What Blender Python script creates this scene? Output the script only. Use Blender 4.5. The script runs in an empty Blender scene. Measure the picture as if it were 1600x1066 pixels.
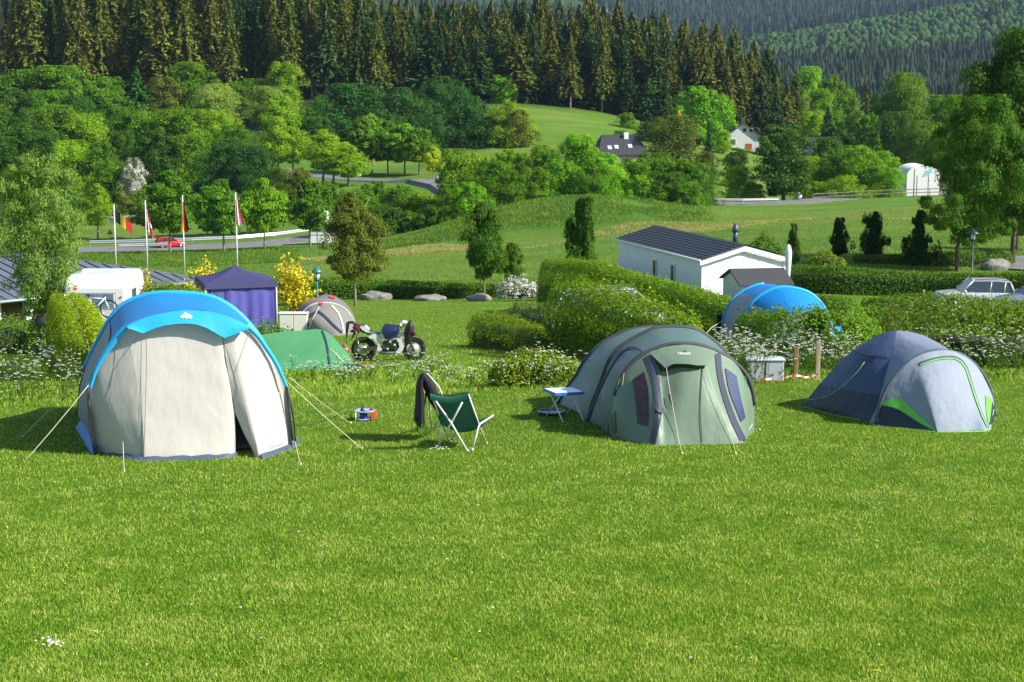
import bpy, math, random
import numpy as np
from mathutils import Vector, Matrix
R = math.radians
scene = bpy.context.scene
COL = scene.collection

# ---------------------------------------------------------------- camera
ZC = 5.0
FPX = 2700.0
PITCH = R(8.8)
SP, CP = math.sin(PITCH), math.cos(PITCH)
cd = bpy.data.cameras.new('camera')
cam = bpy.data.objects.new('camera', cd)
COL.objects.link(cam)
cam.location = (0, 0, ZC)
cam.rotation_euler = (R(90) - PITCH, 0, 0)
cd.sensor_width = 36
cd.lens = 36 * FPX / 1600
cd.clip_start = 0.1
cd.clip_end = 20000
scene.camera = cam

# ---------------------------------------------------------------- world, sun, exposure
SUN_EL, SUN_AZ = R(38), R(112)        # azimuth clockwise from +Y
w = bpy.data.worlds.new('World')
scene.world = w
w.use_nodes = True
nt = w.node_tree
nt.nodes.clear()
wo = nt.nodes.new('ShaderNodeOutputWorld')
bg = nt.nodes.new('ShaderNodeBackground')
sky = nt.nodes.new('ShaderNodeTexSky')
sky.sky_type = 'NISHITA'
sky.sun_disc = False
sky.sun_elevation = SUN_EL
sky.sun_rotation = SUN_AZ
bg.inputs[1].default_value = 0.10
nt.links.new(sky.outputs[0], bg.inputs[0])
nt.links.new(bg.outputs[0], wo.inputs[0])
sd = bpy.data.lights.new('sun', 'SUN')
sd.energy = 4.8
sd.angle = R(0.5)
sd.color = (1.0, 0.95, 0.86)
sun = bpy.data.objects.new('sun', sd)
COL.objects.link(sun)
sv = Vector((math.sin(SUN_AZ) * math.cos(SUN_EL), math.cos(SUN_AZ) * math.cos(SUN_EL), math.sin(SUN_EL)))
sun.rotation_euler = sv.to_track_quat('Z', 'Y').to_euler()
sun.location = (20, -20, 40)
scene.view_settings.view_transform = 'Standard'
scene.view_settings.look = 'None'
scene.view_settings.exposure = 0.80
scene.view_settings.gamma = 1
try:
    scene.cycles.max_bounces = 7
    scene.cycles.diffuse_bounces = 3
    scene.cycles.glossy_bounces = 3
    scene.cycles.transmission_bounces = 4
    scene.cycles.transparent_max_bounces = 8
except Exception:
    pass

# ---------------------------------------------------------------- pixel <-> place helpers (photo pixels, 1600 x 1066)
def ray(px, row):
    a, b = px - 800.0, row - 533.0
    return Vector((a, FPX * CP - b * SP, -FPX * SP - b * CP))
def W(px, row, Y):
    d = ray(px, row)
    return Vector((0, 0, ZC)) + d * (Y / d.y)
def rowz(row, Y):
    return W(800, row, Y).z

# ---------------------------------------------------------------- terrain height
NEAR = [(-40, None), ]
prof = {
 -900: [(22.5,715),(25,678),(28,645),(34,603),(45,565),(66,528),(90,495),(130,455),(200,415),(235,397),(246,391),(300,350),(360,290),(430,215),(480,150),(560,100),(700,40),(1000,20),(1500,30),(2600,20),(4000,-40),(6000,-80)],
 0: [(22.5,715),(25,678),(28,645),(34,603),(45,565),(66,528),(90,495),(130,455),(200,415),(235,397),(246,391),(300,350),(360,290),(430,215),(480,150),(560,100),(700,55),(1000,60),(1500,60),(2600,20),(4000,-40),(6000,-80)],
 200: [(22.5,714),(25,678),(28,645),(34,601),(45,562),(66,527),(90,492),(130,452),(200,412),(233,394),(246,388),(300,345),(360,285),(430,212),(480,150),(560,100),(700,70),(1000,70),(1500,60),(2600,20),(4000,-40),(6000,-80)],
 400: [(22.5,712),(25,676),(28,638),(31,614),(36,592),(42,578),(46,560),(55,540),(66,522),(80,500),(105,470),(140,440),(200,408),(233,390),(246,383),(300,335),(340,283),(352,272),(372,262),(430,200),(480,155),(600,105),(800,90),(1500,110),(2600,30),(4000,-40),(6000,-80)],
 600: [(22.5,711),(25,674),(27.5,636),(30,612),(36,592),(42,578),(46,560),(55,538),(66,518),(80,498),(105,470),(140,438),(180,402),(200,390),(235,379),(246,374),(300,320),(335,292),(348,283),(370,272),(430,205),(480,160),(600,115),(800,100),(1500,110),(2600,30),(4000,-40),(6000,-80)],
 750: [(22.5,710),(25,670),(27.5,628),(30,602),(36,584),(42,567),(50,545),(66,512),(80,492),(105,467),(140,432),(180,396),(193,378),(207,346),(217,330),(228,332),(260,330),(300,305),(380,245),(430,205),(480,165),(550,135),(700,120),(900,120),(1500,120),(2600,30),(4000,-40),(6000,-80)],
 820: [(22.5,710),(25,669),(27.5,624),(30,600),(36,582),(42,564),(50,543),(66,510),(80,490),(105,466),(140,430),(180,390),(192,372),(206,330),(217,310),(228,312),(260,328),(300,300),(380,243),(430,195),(480,158),(550,135),(700,120),(900,120),(1500,120),(2600,30),(4000,-40),(6000,-80)],
 920: [(22.5,708),(25,668),(27.5,618),(30,596),(36,580),(42,560),(50,542),(66,508),(80,488),(105,460),(140,425),(180,382),(192,366),(206,316),(217,296),(228,299),(260,325),(300,300),(380,240),(430,204),(480,172),(550,155),(700,140),(900,130),(1500,125),(2600,40),(4000,-40),(6000,-80)],
 1000: [(22.5,708),(25,667),(27.5,612),(30,592),(36,578),(42,560),(50,540),(66,507),(80,485),(105,445),(140,412),(180,374),(192,358),(206,326),(217,309),(228,312),(260,322),(300,305),(380,245),(430,215),(480,185),(550,165),(700,150),(900,140),(1500,140),(2600,60),(3200,62),(4500,0),(6000,-80)],
 1100: [(22.5,706),(25,666),(29.4,594),(36,576),(50,540),(66,507),(80,480),(105,440),(140,405),(180,366),(192,353),(206,336),(217,329),(228,326),(262,321),(280,319),(300,310),(380,270),(440,225),(520,200),(600,180),(700,170),(900,160),(1500,150),(2100,105),(2600,75),(3200,72),(4500,0),(6000,-80)],
 1200: [(22.5,705),(25,665),(29.4,592),(36,575),(50,540),(66,507),(82,480),(95,462),(115,402),(150,372),(200,345),(240,331),(262,322),(280,320),(330,318),(400,270),(457,238),(520,215),(600,200),(800,190),(1200,190),(1700,165),(2100,110),(2600,64),(3200,66),(4500,0),(6000,-80)],
 1400: [(22.5,705),(25,663),(29.4,590),(36,574),(50,538),(66,510),(82,485),(95,466),(115,403),(150,370),(200,338),(240,322),(280,308),(330,304),(400,290),(500,260),(600,240),(800,215),(1200,200),(1700,170),(2100,95),(2600,30),(3200,34),(4500,-20),(6000,-80)],
 1600: [(22.5,704),(25,662),(29.4,588),(36,572),(50,538),(66,510),(82,485),(95,466),(115,408),(150,370),(200,335),(240,318),(280,304),(330,300),(400,290),(500,260),(600,240),(800,215),(1200,200),(1700,170),(2100,70),(2600,-5),(3200,5),(4500,-40),(6000,-80)],
 2500: [(22.5,704),(25,662),(29.4,588),(36,572),(50,538),(66,510),(82,485),(95,466),(115,408),(150,370),(200,335),(240,318),(280,304),(330,300),(400,290),(500,260),(600,240),(800,215),(1200,200),(1700,170),(2100,60),(2600,-5),(3200,5),(4500,-40),(6000,-80)],
}
ZN = 400
LY0, LY1 = math.log(3.0), math.log(6000.0)
YG = np.exp(np.linspace(LY0, LY1, ZN))
cols = sorted(prof)
tab = []
for c in cols:
    ys = [3.0, 8.0, 12.5, 17.0]
    zs = [rowz(1066, 12.5) + 0.30, rowz(1066, 12.5) + 0.16, rowz(1066, 12.5), 0.0]
    zn = rowz(prof[c][0][1], 22.5)
    zs[3] = zs[2] + (zn - zs[2]) * 0.45
    for (Y, r) in prof[c]:
        ys.append(Y); zs.append(rowz(r, Y))
    tab.append(np.interp(YG, ys, zs))
tab = np.array(tab)
UC = (np.array(cols) - 800) / 2675.0
NU = 240
UG = np.linspace(UC[0], UC[-1], NU)
ZT = np.zeros((NU, ZN))
for j in range(ZN):
    ZT[:, j] = np.interp(UG, UC, tab[:, j])
def _gs(a, s, axis):
    n = int(3 * s) + 1
    k = np.exp(-0.5 * (np.arange(-n, n + 1) / s) ** 2); k /= k.sum()
    pad = [(0, 0), (0, 0)]; pad[axis] = (n, n)
    ap = np.pad(a, pad, mode='edge')
    out = np.zeros_like(a)
    for i, kk in enumerate(k):
        sl = [slice(None), slice(None)]; sl[axis] = slice(i, i + a.shape[axis])
        out += kk * ap[tuple(sl)]
    return out
ZT = _gs(_gs(ZT, 1.4, 1), 4.0, 0)
def hgt(x, y):
    x = np.asarray(x, float); y = np.asarray(y, float)
    yy = np.clip(y, 3.0, 5999.0)
    u = np.clip(x / yy, UG[0], UG[-1])
    fi = (u - UG[0]) / (UG[1] - UG[0]); fj = (np.log(yy) - LY0) / (LY1 - LY0) * (ZN - 1)
    i = np.clip(fi.astype(int), 0, NU - 2); j = np.clip(fj.astype(int), 0, ZN - 2)
    a, b = fi - i, fj - j
    z = (ZT[i, j] * (1 - a) + ZT[i + 1, j] * a) * (1 - b) + (ZT[i, j + 1] * (1 - a) + ZT[i + 1, j + 1] * a) * b
    return z
def h1(x, y):
    return float(hgt(np.array([x]), np.array([y]))[0])
def G(px, row, y0=11.0, y1=620.0):
    """the point of the ground seen at a pixel"""
    d = ray(px, row)
    lo = y0
    Y = y0
    while Y < y1:
        p = Vector((0, 0, ZC)) + d * (Y / d.y)
        if p.z < h1(p.x, p.y): break
        lo = Y; Y *= 1.01
    hi = Y
    for _ in range(20):
        m = (lo + hi) / 2
        p = Vector((0, 0, ZC)) + d * (m / d.y)
        if p.z < h1(p.x, p.y): hi = m
        else: lo = m
    return Vector((0, 0, ZC)) + d * (hi / d.y)
def X_at(px, Y, row=400):
    return W(px, row, Y).x

# ---------------------------------------------------------------- object helpers
def link(o):
    COL.objects.link(o); return o
def thing(name, label, cat, loc=(0, 0, 0), rz=0.0, group=None):
    o = bpy.data.objects.new(name, None)
    link(o)
    o.empty_display_size = 0.3
    o.location = loc; o.rotation_euler = (0, 0, rz)
    o['label'] = label; o['category'] = cat
    if group: o['group'] = group
    return o
def tag(o, label, cat, group=None):
    o['label'] = label; o['category'] = cat
    if group: o['group'] = group
    return o
def kind(o, k):
    o['kind'] = k; return o
def np_mesh(name, verts, faces, smooth=False):
    """verts (n,3) array, faces (m,k) array of equal length faces"""
    me = bpy.data.meshes.new(name)
    verts = np.ascontiguousarray(verts, dtype=np.float32)
    faces = np.ascontiguousarray(faces, dtype=np.int32)
    n, (m, k) = len(verts), faces.shape
    me.vertices.add(n); me.vertices.foreach_set('co', verts.ravel())
    me.loops.add(m * k); me.loops.foreach_set('vertex_index', faces.ravel())
    me.polygons.add(m)
    me.polygons.foreach_set('loop_start', np.arange(0, m * k, k, dtype=np.int32))
    try: me.polygons.foreach_set('loop_total', np.full(m, k, dtype=np.int32))
    except Exception: pass
    if smooth: me.polygons.foreach_set('use_smooth', np.ones(m, dtype=bool))
    me.update(); me.validate()
    return me
class MB:
    """collects shapes into one mesh"""
    def __init__(s): s.v = []; s.f = []; s.sm = []
    def add(s, vs, fs, smooth=False):
        b = len(s.v)
        s.v += [tuple(v) for v in vs]
        s.f += [tuple(i + b for i in f) for f in fs]
        s.sm += [smooth] * len(fs)
        return s
    def box(s, c, d, rot=None, bev=0.0):
        cx, cy, cz = c; dx, dy, dz = d[0] / 2, d[1] / 2, d[2] / 2
        if bev > 0:
            b = min(bev, dx * .9, dy * .9, dz * .9)
            vs = []
            idx = {}
            for sx in (-1, 1):
                for sy in (-1, 1):
                    for sz in (-1, 1):
                        for ax in range(3):
                            p = [sx * (dx - b), sy * (dy - b), sz * (dz - b)]
                            p[ax] = (sx * dx, sy * dy, sz * dz)[ax]
                            idx[(sx, sy, sz, ax)] = len(vs); vs.append(p)
            fs = []
            for ax in range(3):
                o1, o2 = [a for a in range(3) if a != ax]
                for sg in (-1, 1):
                    q = []
                    for (a, bb) in ((-1, -1), (1, -1), (1, 1), (-1, 1)):
                        k = [0, 0, 0]; k[ax] = sg; k[o1] = a; k[o2] = bb
                        q.append(idx[(k[0], k[1], k[2], ax)])
                    fs.append(q)
            for ax in range(3):
                o1, o2 = [a for a in range(3) if a != ax]
                for a in (-1, 1):
                    for bb in (-1, 1):
                        q = []
                        for (sg, w_) in ((-1, o1), (1, o1), (1, o2), (-1, o2)):
                            k = [0, 0, 0]; k[ax] = sg; k[o1] = a; k[o2] = bb
                            q.append(idx[(k[0], k[1], k[2], w_)])
                        fs.append(q)
            for sx in (-1, 1):
                for sy in (-1, 1):
                    for sz in (-1, 1):
                        fs.append([idx[(sx, sy, sz, a)] for a in range(3)])
        else:
            vs = [(x * dx, y * dy, z * dz) for x in (-1, 1) for y in (-1, 1) for z in (-1, 1)]
            fs = [(0, 1, 3, 2), (4, 6, 7, 5), (0, 4, 5, 1), (2, 3, 7, 6), (0, 2, 6, 4), (1, 5, 7, 3)]
        out = []
        for v in vs:
            v = Vector(v)
            if rot is not None: v = rot @ v
            out.append((v.x + cx, v.y + cy, v.z + cz))
        return s.add(out, fs)
    def prism(s, poly, a, b):
        """extrude a 3-D polygon by the vector from a to b"""
        d = Vector(b) - Vector(a)
        n = len(poly)
        vs = [Vector(p) for p in poly] + [Vector(p) + d for p in poly]
        fs = [tuple(range(n))[::-1], tuple(range(n, 2 * n))] + [(i, (i + 1) % n, n + (i + 1) % n, n + i) for i in range(n)]
        return s.add(vs, fs)
    def tube(s, pts, r, n=8, cap=True, smooth=True):
        pts = [Vector(p) for p in pts]
        rs = r if isinstance(r, (list, tuple)) else [r] * len(pts)
        rings = []
        up = Vector((0, 0, 1))
        prev = None
        for i, p in enumerate(pts):
            t = (pts[min(i + 1, len(pts) - 1)] - pts[max(i - 1, 0)])
            if t.length < 1e-9: t = Vector((0, 0, 1))
            t.normalize()
            if prev is None:
                a = t.cross(up if abs(t.z) < .95 else Vector((1, 0, 0))).normalized()
            else:
                a = (prev - t * prev.dot(t))
                a = a.normalized() if a.length > 1e-6 else t.orthogonal().normalized()
            prev = a
            b = t.cross(a)
            rings.append([p + (a * math.cos(2 * math.pi * k / n) + b * math.sin(2 * math.pi * k / n)) * rs[i] for k in range(n)])
        vs = [v for rg in rings for v in rg]
        fs = []
        for i in range(len(pts) - 1):
            for k in range(n):
                fs.append((i * n + k, i * n + (k + 1) % n, (i + 1) * n + (k + 1) % n, (i + 1) * n + k))
        if cap:
            fs.append(tuple(range(n))[::-1]); fs.append(tuple(range((len(pts) - 1) * n, len(pts) * n)))
        return s.add(vs, fs, smooth)
    def ball(s, c, r, n=10, m=7):
        if not isinstance(r, (tuple, list)): r = (r, r, r)
        vs = [(c[0], c[1], c[2] - r[2])]
        for i in range(1, m):
            ph = -math.pi / 2 + math.pi * i / m
            for k in range(n):
                th = 2 * math.pi * k / n
                vs.append((c[0] + r[0] * math.cos(ph) * math.cos(th), c[1] + r[1] * math.cos(ph) * math.sin(th), c[2] + r[2] * math.sin(ph)))
        vs.append((c[0], c[1], c[2] + r[2]))
        fs = [(0, 1 + (k + 1) % n, 1 + k) for k in range(n)]
        for i in range(m - 2):
            for k in range(n):
                a = 1 + i * n
                fs.append((a + k, a + (k + 1) % n, a + n + (k + 1) % n, a + n + k))
        a = 1 + (m - 2) * n
        fs += [(a + k, a + (k + 1) % n, len(vs) - 1) for k in range(n)]
        return s.add(vs, fs, True)
    def grid(s, P, smooth=True, closed=False):
        """P[i][j] points"""
        m, n = len(P), len(P[0])
        vs = [p for r_ in P for p in r_]
        fs = []
        for i in range(m - 1):
            for j in range(n if closed else n - 1):
                fs.append((i * n + j, i * n + (j + 1) % n, (i + 1) * n + (j + 1) % n, (i + 1) * n + j))
        return s.add(vs, fs, smooth)
    def build(s, name, mat, parent=None, loc=None):
        me = bpy.data.meshes.new(name)
        if loc is None: loc = Vector((0, 0, 0))
        loc = Vector(loc)
        me.from_pydata([(v[0] - loc.x, v[1] - loc.y, v[2] - loc.z) for v in s.v], [], s.f)
        me.polygons.foreach_set('use_smooth', s.sm)
        me.materials.append(mat)
        me.update()
        o = bpy.data.objects.new(name, me)
        link(o)
        o.location = loc
        if parent is not None: o.parent = parent
        return o
def put(name, me, mat, parent=None):
    if mat is not None and len(me.materials) == 0: me.materials.append(mat)
    o = bpy.data.objects.new(name, me); link(o)
    if parent is not None: o.parent = parent
    return o
def loc_child(o, parent):
    """parent an object made in world space to a thing that has been moved"""
    bpy.context.view_layer.update()
    o.parent = parent
    o.matrix_parent_inverse = parent.matrix_world.inverted()
    return o

# ---------------------------------------------------------------- materials
MATS = {}
def new_mat(name):
    m = bpy.data.materials.new(name); m.use_nodes = True
    n = m.node_tree; n.nodes.clear()
    out = n.nodes.new('ShaderNodeOutputMaterial')
    return m, n, out
def N(n, t, **kw):
    nd = n.nodes.new('ShaderNode' + t)
    for k, v in kw.items():
        if k.startswith('i_'):
            nd.inputs[k[2:].replace('_', ' ')].default_value = v
        else: setattr(nd, k, v)
    return nd
def simple(name, c, rough=0.5, metal=0.0, spec=0.5, bump=0.0, bscale=20, var=0.0, vscale=5, c2=None, coat=0, stretch=None, bdist=0.02, transl=0.0):
    if name in MATS: return MATS[name]
    m, n, out = new_mat(name)
    p = N(n, 'BsdfPrincipled')
    p.inputs['Base Color'].default_value = (*c, 1)
    p.inputs['Roughness'].default_value = rough
    p.inputs['Metallic'].default_value = metal
    p.inputs['Specular IOR Level'].default_value = spec
    if coat: p.inputs['Coat Weight'].default_value = coat
    tc = N(n, 'TexCoord')
    mp = N(n, 'Mapping')
    n.links.new(tc.outputs['Object'], mp.inputs[0])
    if stretch: mp.inputs['Scale'].default_value = stretch
    if var or c2:
        nz = N(n, 'TexNoise'); nz.inputs['Scale'].default_value = vscale; nz.inputs['Detail'].default_value = 6
        n.links.new(mp.outputs[0], nz.inputs[0])
        rp = N(n, 'ValToRGB')
        c2 = c2 or tuple(x * (1 - var) for x in c)
        rp.color_ramp.elements[0].color = (*c2, 1); rp.color_ramp.elements[1].color = (*c, 1)
        rp.color_ramp.elements[0].position = .35; rp.color_ramp.elements[1].position = .62
        n.links.new(nz.outputs[0], rp.inputs[0]); n.links.new(rp.outputs[0], p.inputs['Base Color'])
    if bump:
        nb = N(n, 'TexNoise'); nb.inputs['Scale'].default_value = bscale; nb.inputs['Detail'].default_value = 5
        n.links.new(mp.outputs[0], nb.inputs[0])
        b = N(n, 'Bump'); b.inputs['Strength'].default_value = bump; b.inputs['Distance'].default_value = bdist
        n.links.new(nb.outputs[0], b.inputs['Height']); n.links.new(b.outputs[0], p.inputs['Normal'])
    if transl:
        tr = N(n, 'BsdfTranslucent'); tr.inputs[0].default_value = (*c, 1)
        mx = N(n, 'MixShader'); mx.inputs[0].default_value = transl
        n.links.new(p.outputs[0], mx.inputs[1]); n.links.new(tr.outputs[0], mx.inputs[2])
        n.links.new(mx.outputs[0], out.inputs[0])
    else:
        n.links.new(p.outputs[0], out.inputs[0])
    MATS[name] = m
    return m
def leaf_mat(name, base=(1, 1, 1), transl=0.38, vary=0.38, spec=0.14, hue=0.035, rough=0.6):
    """leaf: the object's own colour times base, a little different for each leaf"""
    if name in MATS: return MATS[name]
    m, n, out = new_mat(name)
    oi = N(n, 'ObjectInfo'); ge = N(n, 'NewGeometry')
    mul = N(n, 'Mix', data_type='RGBA', blend_type='MULTIPLY'); mul.inputs[0].default_value = 1
    n.links.new(oi.outputs['Color'], mul.inputs[6]); mul.inputs[7].default_value = (*base, 1)
    hs = N(n, 'HueSaturation')
    mr = N(n, 'MapRange'); mr.inputs[3].default_value = 1 - vary; mr.inputs[4].default_value = 1 + vary
    n.links.new(ge.outputs['Random Per Island'], mr.inputs[0]); n.links.new(mr.outputs[0], hs.inputs['Value'])
    mh = N(n, 'MapRange'); mh.inputs[3].default_value = 0.5 - hue; mh.inputs[4].default_value = 0.5 + hue * .6
    fr = N(n, 'Math', operation='MULTIPLY'); fr.inputs[1].default_value = 17.31
    f2 = N(n, 'Math', operation='FRACT')
    n.links.new(ge.outputs['Random Per Island'], fr.inputs[0]); n.links.new(fr.outputs[0], f2.inputs[0])
    n.links.new(f2.outputs[0], mh.inputs[0]); n.links.new(mh.outputs[0], hs.inputs['Hue'])
    n.links.new(mul.outputs[2], hs.inputs['Color'])
    p = N(n, 'BsdfPrincipled'); p.inputs['Roughness'].default_value = rough; p.inputs['Specular IOR Level'].default_value = spec
    n.links.new(hs.outputs[0], p.inputs['Base Color'])
    tr = N(n, 'BsdfTranslucent')
    tm = N(n, 'Mix', data_type='RGBA', blend_type='MULTIPLY'); tm.inputs[0].default_value = 1
    n.links.new(hs.outputs[0], tm.inputs[6]); tm.inputs[7].default_value = (1.5, 1.35, .6, 1)
    n.links.new(tm.outputs[2], tr.inputs[0])
    mx = N(n, 'MixShader'); mx.inputs[0].default_value = transl
    n.links.new(p.outputs[0], mx.inputs[1]); n.links.new(tr.outputs[0], mx.inputs[2])
    n.links.new(mx.outputs[0], out.inputs[0])
    MATS[name] = m
    return m
def petal_mat():
    m, n, out = new_mat('petal')
    oi = N(n, 'ObjectInfo'); ge = N(n, 'NewGeometry')
    hs = N(n, 'HueSaturation'); mr = N(n, 'MapRange'); mr.inputs[3].default_value = .8; mr.inputs[4].default_value = 1.1
    n.links.new(ge.outputs['Random Per Island'], mr.inputs[0]); n.links.new(mr.outputs[0], hs.inputs['Value']); n.links.new(oi.outputs['Color'], hs.inputs['Color'])
    p = N(n, 'BsdfPrincipled'); p.inputs['Roughness'].default_value = .7; n.links.new(hs.outputs[0], p.inputs['Base Color'])
    tr = N(n, 'BsdfTranslucent'); n.links.new(hs.outputs[0], tr.inputs[0])
    mx = N(n, 'MixShader'); mx.inputs[0].default_value = .25
    n.links.new(p.outputs[0], mx.inputs[1]); n.links.new(tr.outputs[0], mx.inputs[2]); n.links.new(mx.outputs[0], out.inputs[0])
    MATS['petal'] = m; return m
M_petal = petal_mat()
M_leaf = leaf_mat('leaf')
M_needle = leaf_mat('needle', transl=0.15, vary=.5, hue=.02, spec=.08)
M_bark = simple('bark', (.13, .10, .075), .9, bump=.6, bscale=14, var=.5, vscale=9, stretch=(3, 3, .6))
M_bark_pale = simple('bark_pale', (.30, .25, .19), .9, bump=.4, bscale=14, var=.4, vscale=9, stretch=(3, 3, .6))
M_bark_white = simple('bark_white', (.62, .60, .55), .8, c2=(.1, .09, .08), vscale=4, stretch=(2, 2, 5))
# ================================================================ ground
def seg_field(x, y, pts):
    """distance from polyline in plan"""
    d = np.full(x.shape, 1e9)
    for (a, b) in zip(pts[:-1], pts[1:]):
        ax, ay, bx, by = a[0], a[1], b[0], b[1]
        L = (bx - ax) ** 2 + (by - ay) ** 2 + 1e-9
        t = np.clip(((x - ax) * (bx - ax) + (y - ay) * (by - ay)) / L, 0, 1)
        d = np.minimum(d, np.hypot(x - ax - t * (bx - ax), y - ay - t * (by - ay)))
    return d
def ssm(a, b, x):
    t = np.clip((x - a) / (b - a), 0, 1); return t * t * (3 - 2 * t)
def ground():
    nu, ny = 420, 520
    us = np.linspace(-.62, .62, nu)
    ys = np.concatenate([np.linspace(-14, 2.9, 12), np.exp(np.linspace(math.log(3.0), math.log(6000), ny - 12))])
    U, Y = np.meshgrid(us, ys, indexing='ij')
    X = U * (Y + 26)
    Z = hgt(X, np.maximum(Y, 3.0))
    v = np.stack([X, Y, Z], -1).reshape(-1, 3)
    i = np.arange((nu - 1))[:, None] * ny + np.arange(ny - 1)[None, :]
    f = np.stack([i, i + ny, i + ny + 1, i + 1], -1).reshape(-1, 4)
    me = np_mesh('ground', v, f, True)
    x, y = v[:, 0], v[:, 1]
    # zones: 0 mown lawn, 1 hay meadow, 2 wood floor, 3 long grass
    px = 800 + 2675 * x / np.maximum(y, 1)
    mead = ssm(104, 110, y) * (1 - ssm(395, 430, y) * (1 - ssm(760, 800, px)))
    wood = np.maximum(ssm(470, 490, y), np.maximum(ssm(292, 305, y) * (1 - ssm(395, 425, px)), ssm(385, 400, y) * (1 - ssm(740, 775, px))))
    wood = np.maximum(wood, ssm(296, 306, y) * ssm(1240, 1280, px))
    longg = ssm(183, 196, y) * (1 - ssm(225, 240, y)) * ssm(560, 640, px) * (1 - ssm(1060, 1120, px))
    longg = np.maximum(longg, ssm(108, 112, y) * (1 - ssm(228, 234, y)) * (1 - ssm(380, 520, px)))
    a = me.attributes.new('zone', 'FLOAT_COLOR', 'POINT')
    cc = np.stack([mead, wood, longg, np.ones_like(x)], -1).astype(np.float32)
    a.data.foreach_set('color', cc.ravel())
    m, n, out = new_mat('ground')
    at = N(n, 'Attribute', attribute_name='zone')
    sp = N(n, 'SeparateColor'); n.links.new(at.outputs['Color'], sp.inputs[0])
    geo = N(n, 'NewGeometry')
    def noise(sc, det=4, st=(1, 1, 1), rough=.55):
        mp = N(n, 'Mapping'); mp.inputs['Scale'].default_value = st
        n.links.new(geo.outputs['Position'], mp.inputs[0])
        t = N(n, 'TexNoise'); t.inputs['Scale'].default_value = sc; t.inputs['Detail'].default_value = det; t.inputs['Roughness'].default_value = rough
        n.links.new(mp.outputs[0], t.inputs[0]); return t.outputs[0]
    def ramp(src, cs):
        r = N(n, 'ValToRGB')
        els = r.color_ramp.elements
        while len(els) < len(cs): els.new(.5)
        for e, (p_, c_) in zip(els, cs): e.position = p_; e.color = (*c_, 1)
        n.links.new(src, r.inputs[0]); return r.outputs[0]
    def mix(f_, a_, b_):
        mm = N(n, 'Mix', data_type='RGBA')
        if isinstance(f_, float): mm.inputs[0].default_value = f_
        else: n.links.new(f_, mm.inputs[0])
        n.links.new(a_, mm.inputs[6]); n.links.new(b_, mm.inputs[7]); return mm.outputs[2]
    lawn = mix(.5, ramp(noise(.35, 5), [(.35, (.09, .185, .012)), (.65, (.16, .26, .016))]),
               ramp(noise(9, 6), [(.3, (.05, .12, .010)), (.5, (.10, .20, .016)), (.72, (.19, .28, .04))]))
    mead_c = mix(.45, ramp(noise(.045, 6, (1, 2.2, 1)), [(.32, (.055, .16, .018)), (.5, (.105, .21, .022)), (.66, (.20, .23, .045))]),
                 ramp(noise(1.4, 8, (.7, 2.5, 1), .7), [(.3, (.05, .12, .016)), (.5, (.10, .19, .022)), (.7, (.18, .22, .05))]))
    long_c = mix(.5, ramp(noise(.12, 6, (1, 2, 1)), [(.35, (.05, .14, .02)), (.55, (.09, .19, .02)), (.68, (.20, .24, .03))]),
                 ramp(noise(2.0, 8, (.7, 2, 1), .7), [(.3, (.045, .12, .015)), (.6, (.10, .2, .02)), (.75, (.28, .28, .04))]))
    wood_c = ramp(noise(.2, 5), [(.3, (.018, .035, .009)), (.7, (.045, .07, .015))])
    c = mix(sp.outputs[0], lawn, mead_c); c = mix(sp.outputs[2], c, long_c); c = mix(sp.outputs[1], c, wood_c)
    p = N(n, 'BsdfPrincipled'); p.inputs['Roughness'].default_value = .9; p.inputs['Specular IOR Level'].default_value = .1
    n.links.new(c, p.inputs['Base Color'])
    b = N(n, 'Bump'); b.inputs['Strength'].default_value = .9; b.inputs['Distance'].default_value = .25
    n.links.new(noise(2.2, 9, (1, 1.5, 1), .75), b.inputs['Height']); n.links.new(b.outputs[0], p.inputs['Normal'])
    n.links.new(p.outputs[0], out.inputs[0])
    o = put('ground', me, m)
    kind(o, 'structure')
ground()

# ---------------------------------------------------------------- grass blades (mown lawn)
rng = np.random.default_rng(7)
def vnoise(x, y, s, seed=0):
    """cheap smooth value noise"""
    r_ = np.random.default_rng(seed + 100)
    T = r_.random((64, 64))
    fx, fy = x / s, y / s
    i, j = np.floor(fx).astype(int), np.floor(fy).astype(int)
    a, b = fx - i, fy - j
    a = a * a * (3 - 2 * a); b = b * b * (3 - 2 * b)
    g = lambda p, q: T[p % 64, q % 64]
    return (g(i, j) * (1 - a) + g(i + 1, j) * a) * (1 - b) + (g(i, j + 1) * (1 - a) + g(i + 1, j + 1) * a) * b
GRASS_EXCL = []      # polygons in plan where no blade grows
def inpoly(x, y, poly):
    c = np.zeros(x.shape, bool)
    n = len(poly)
    for i in range(n):
        x1, y1 = poly[i][0], poly[i][1]; x2, y2 = poly[(i + 1) % n][0], poly[(i + 1) % n][1]
        cond = ((y1 > y) != (y2 > y)) & (x < (x2 - x1) * (y - y1) / (y2 - y1 + 1e-12) + x1)
        c ^= cond
    return c
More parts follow.
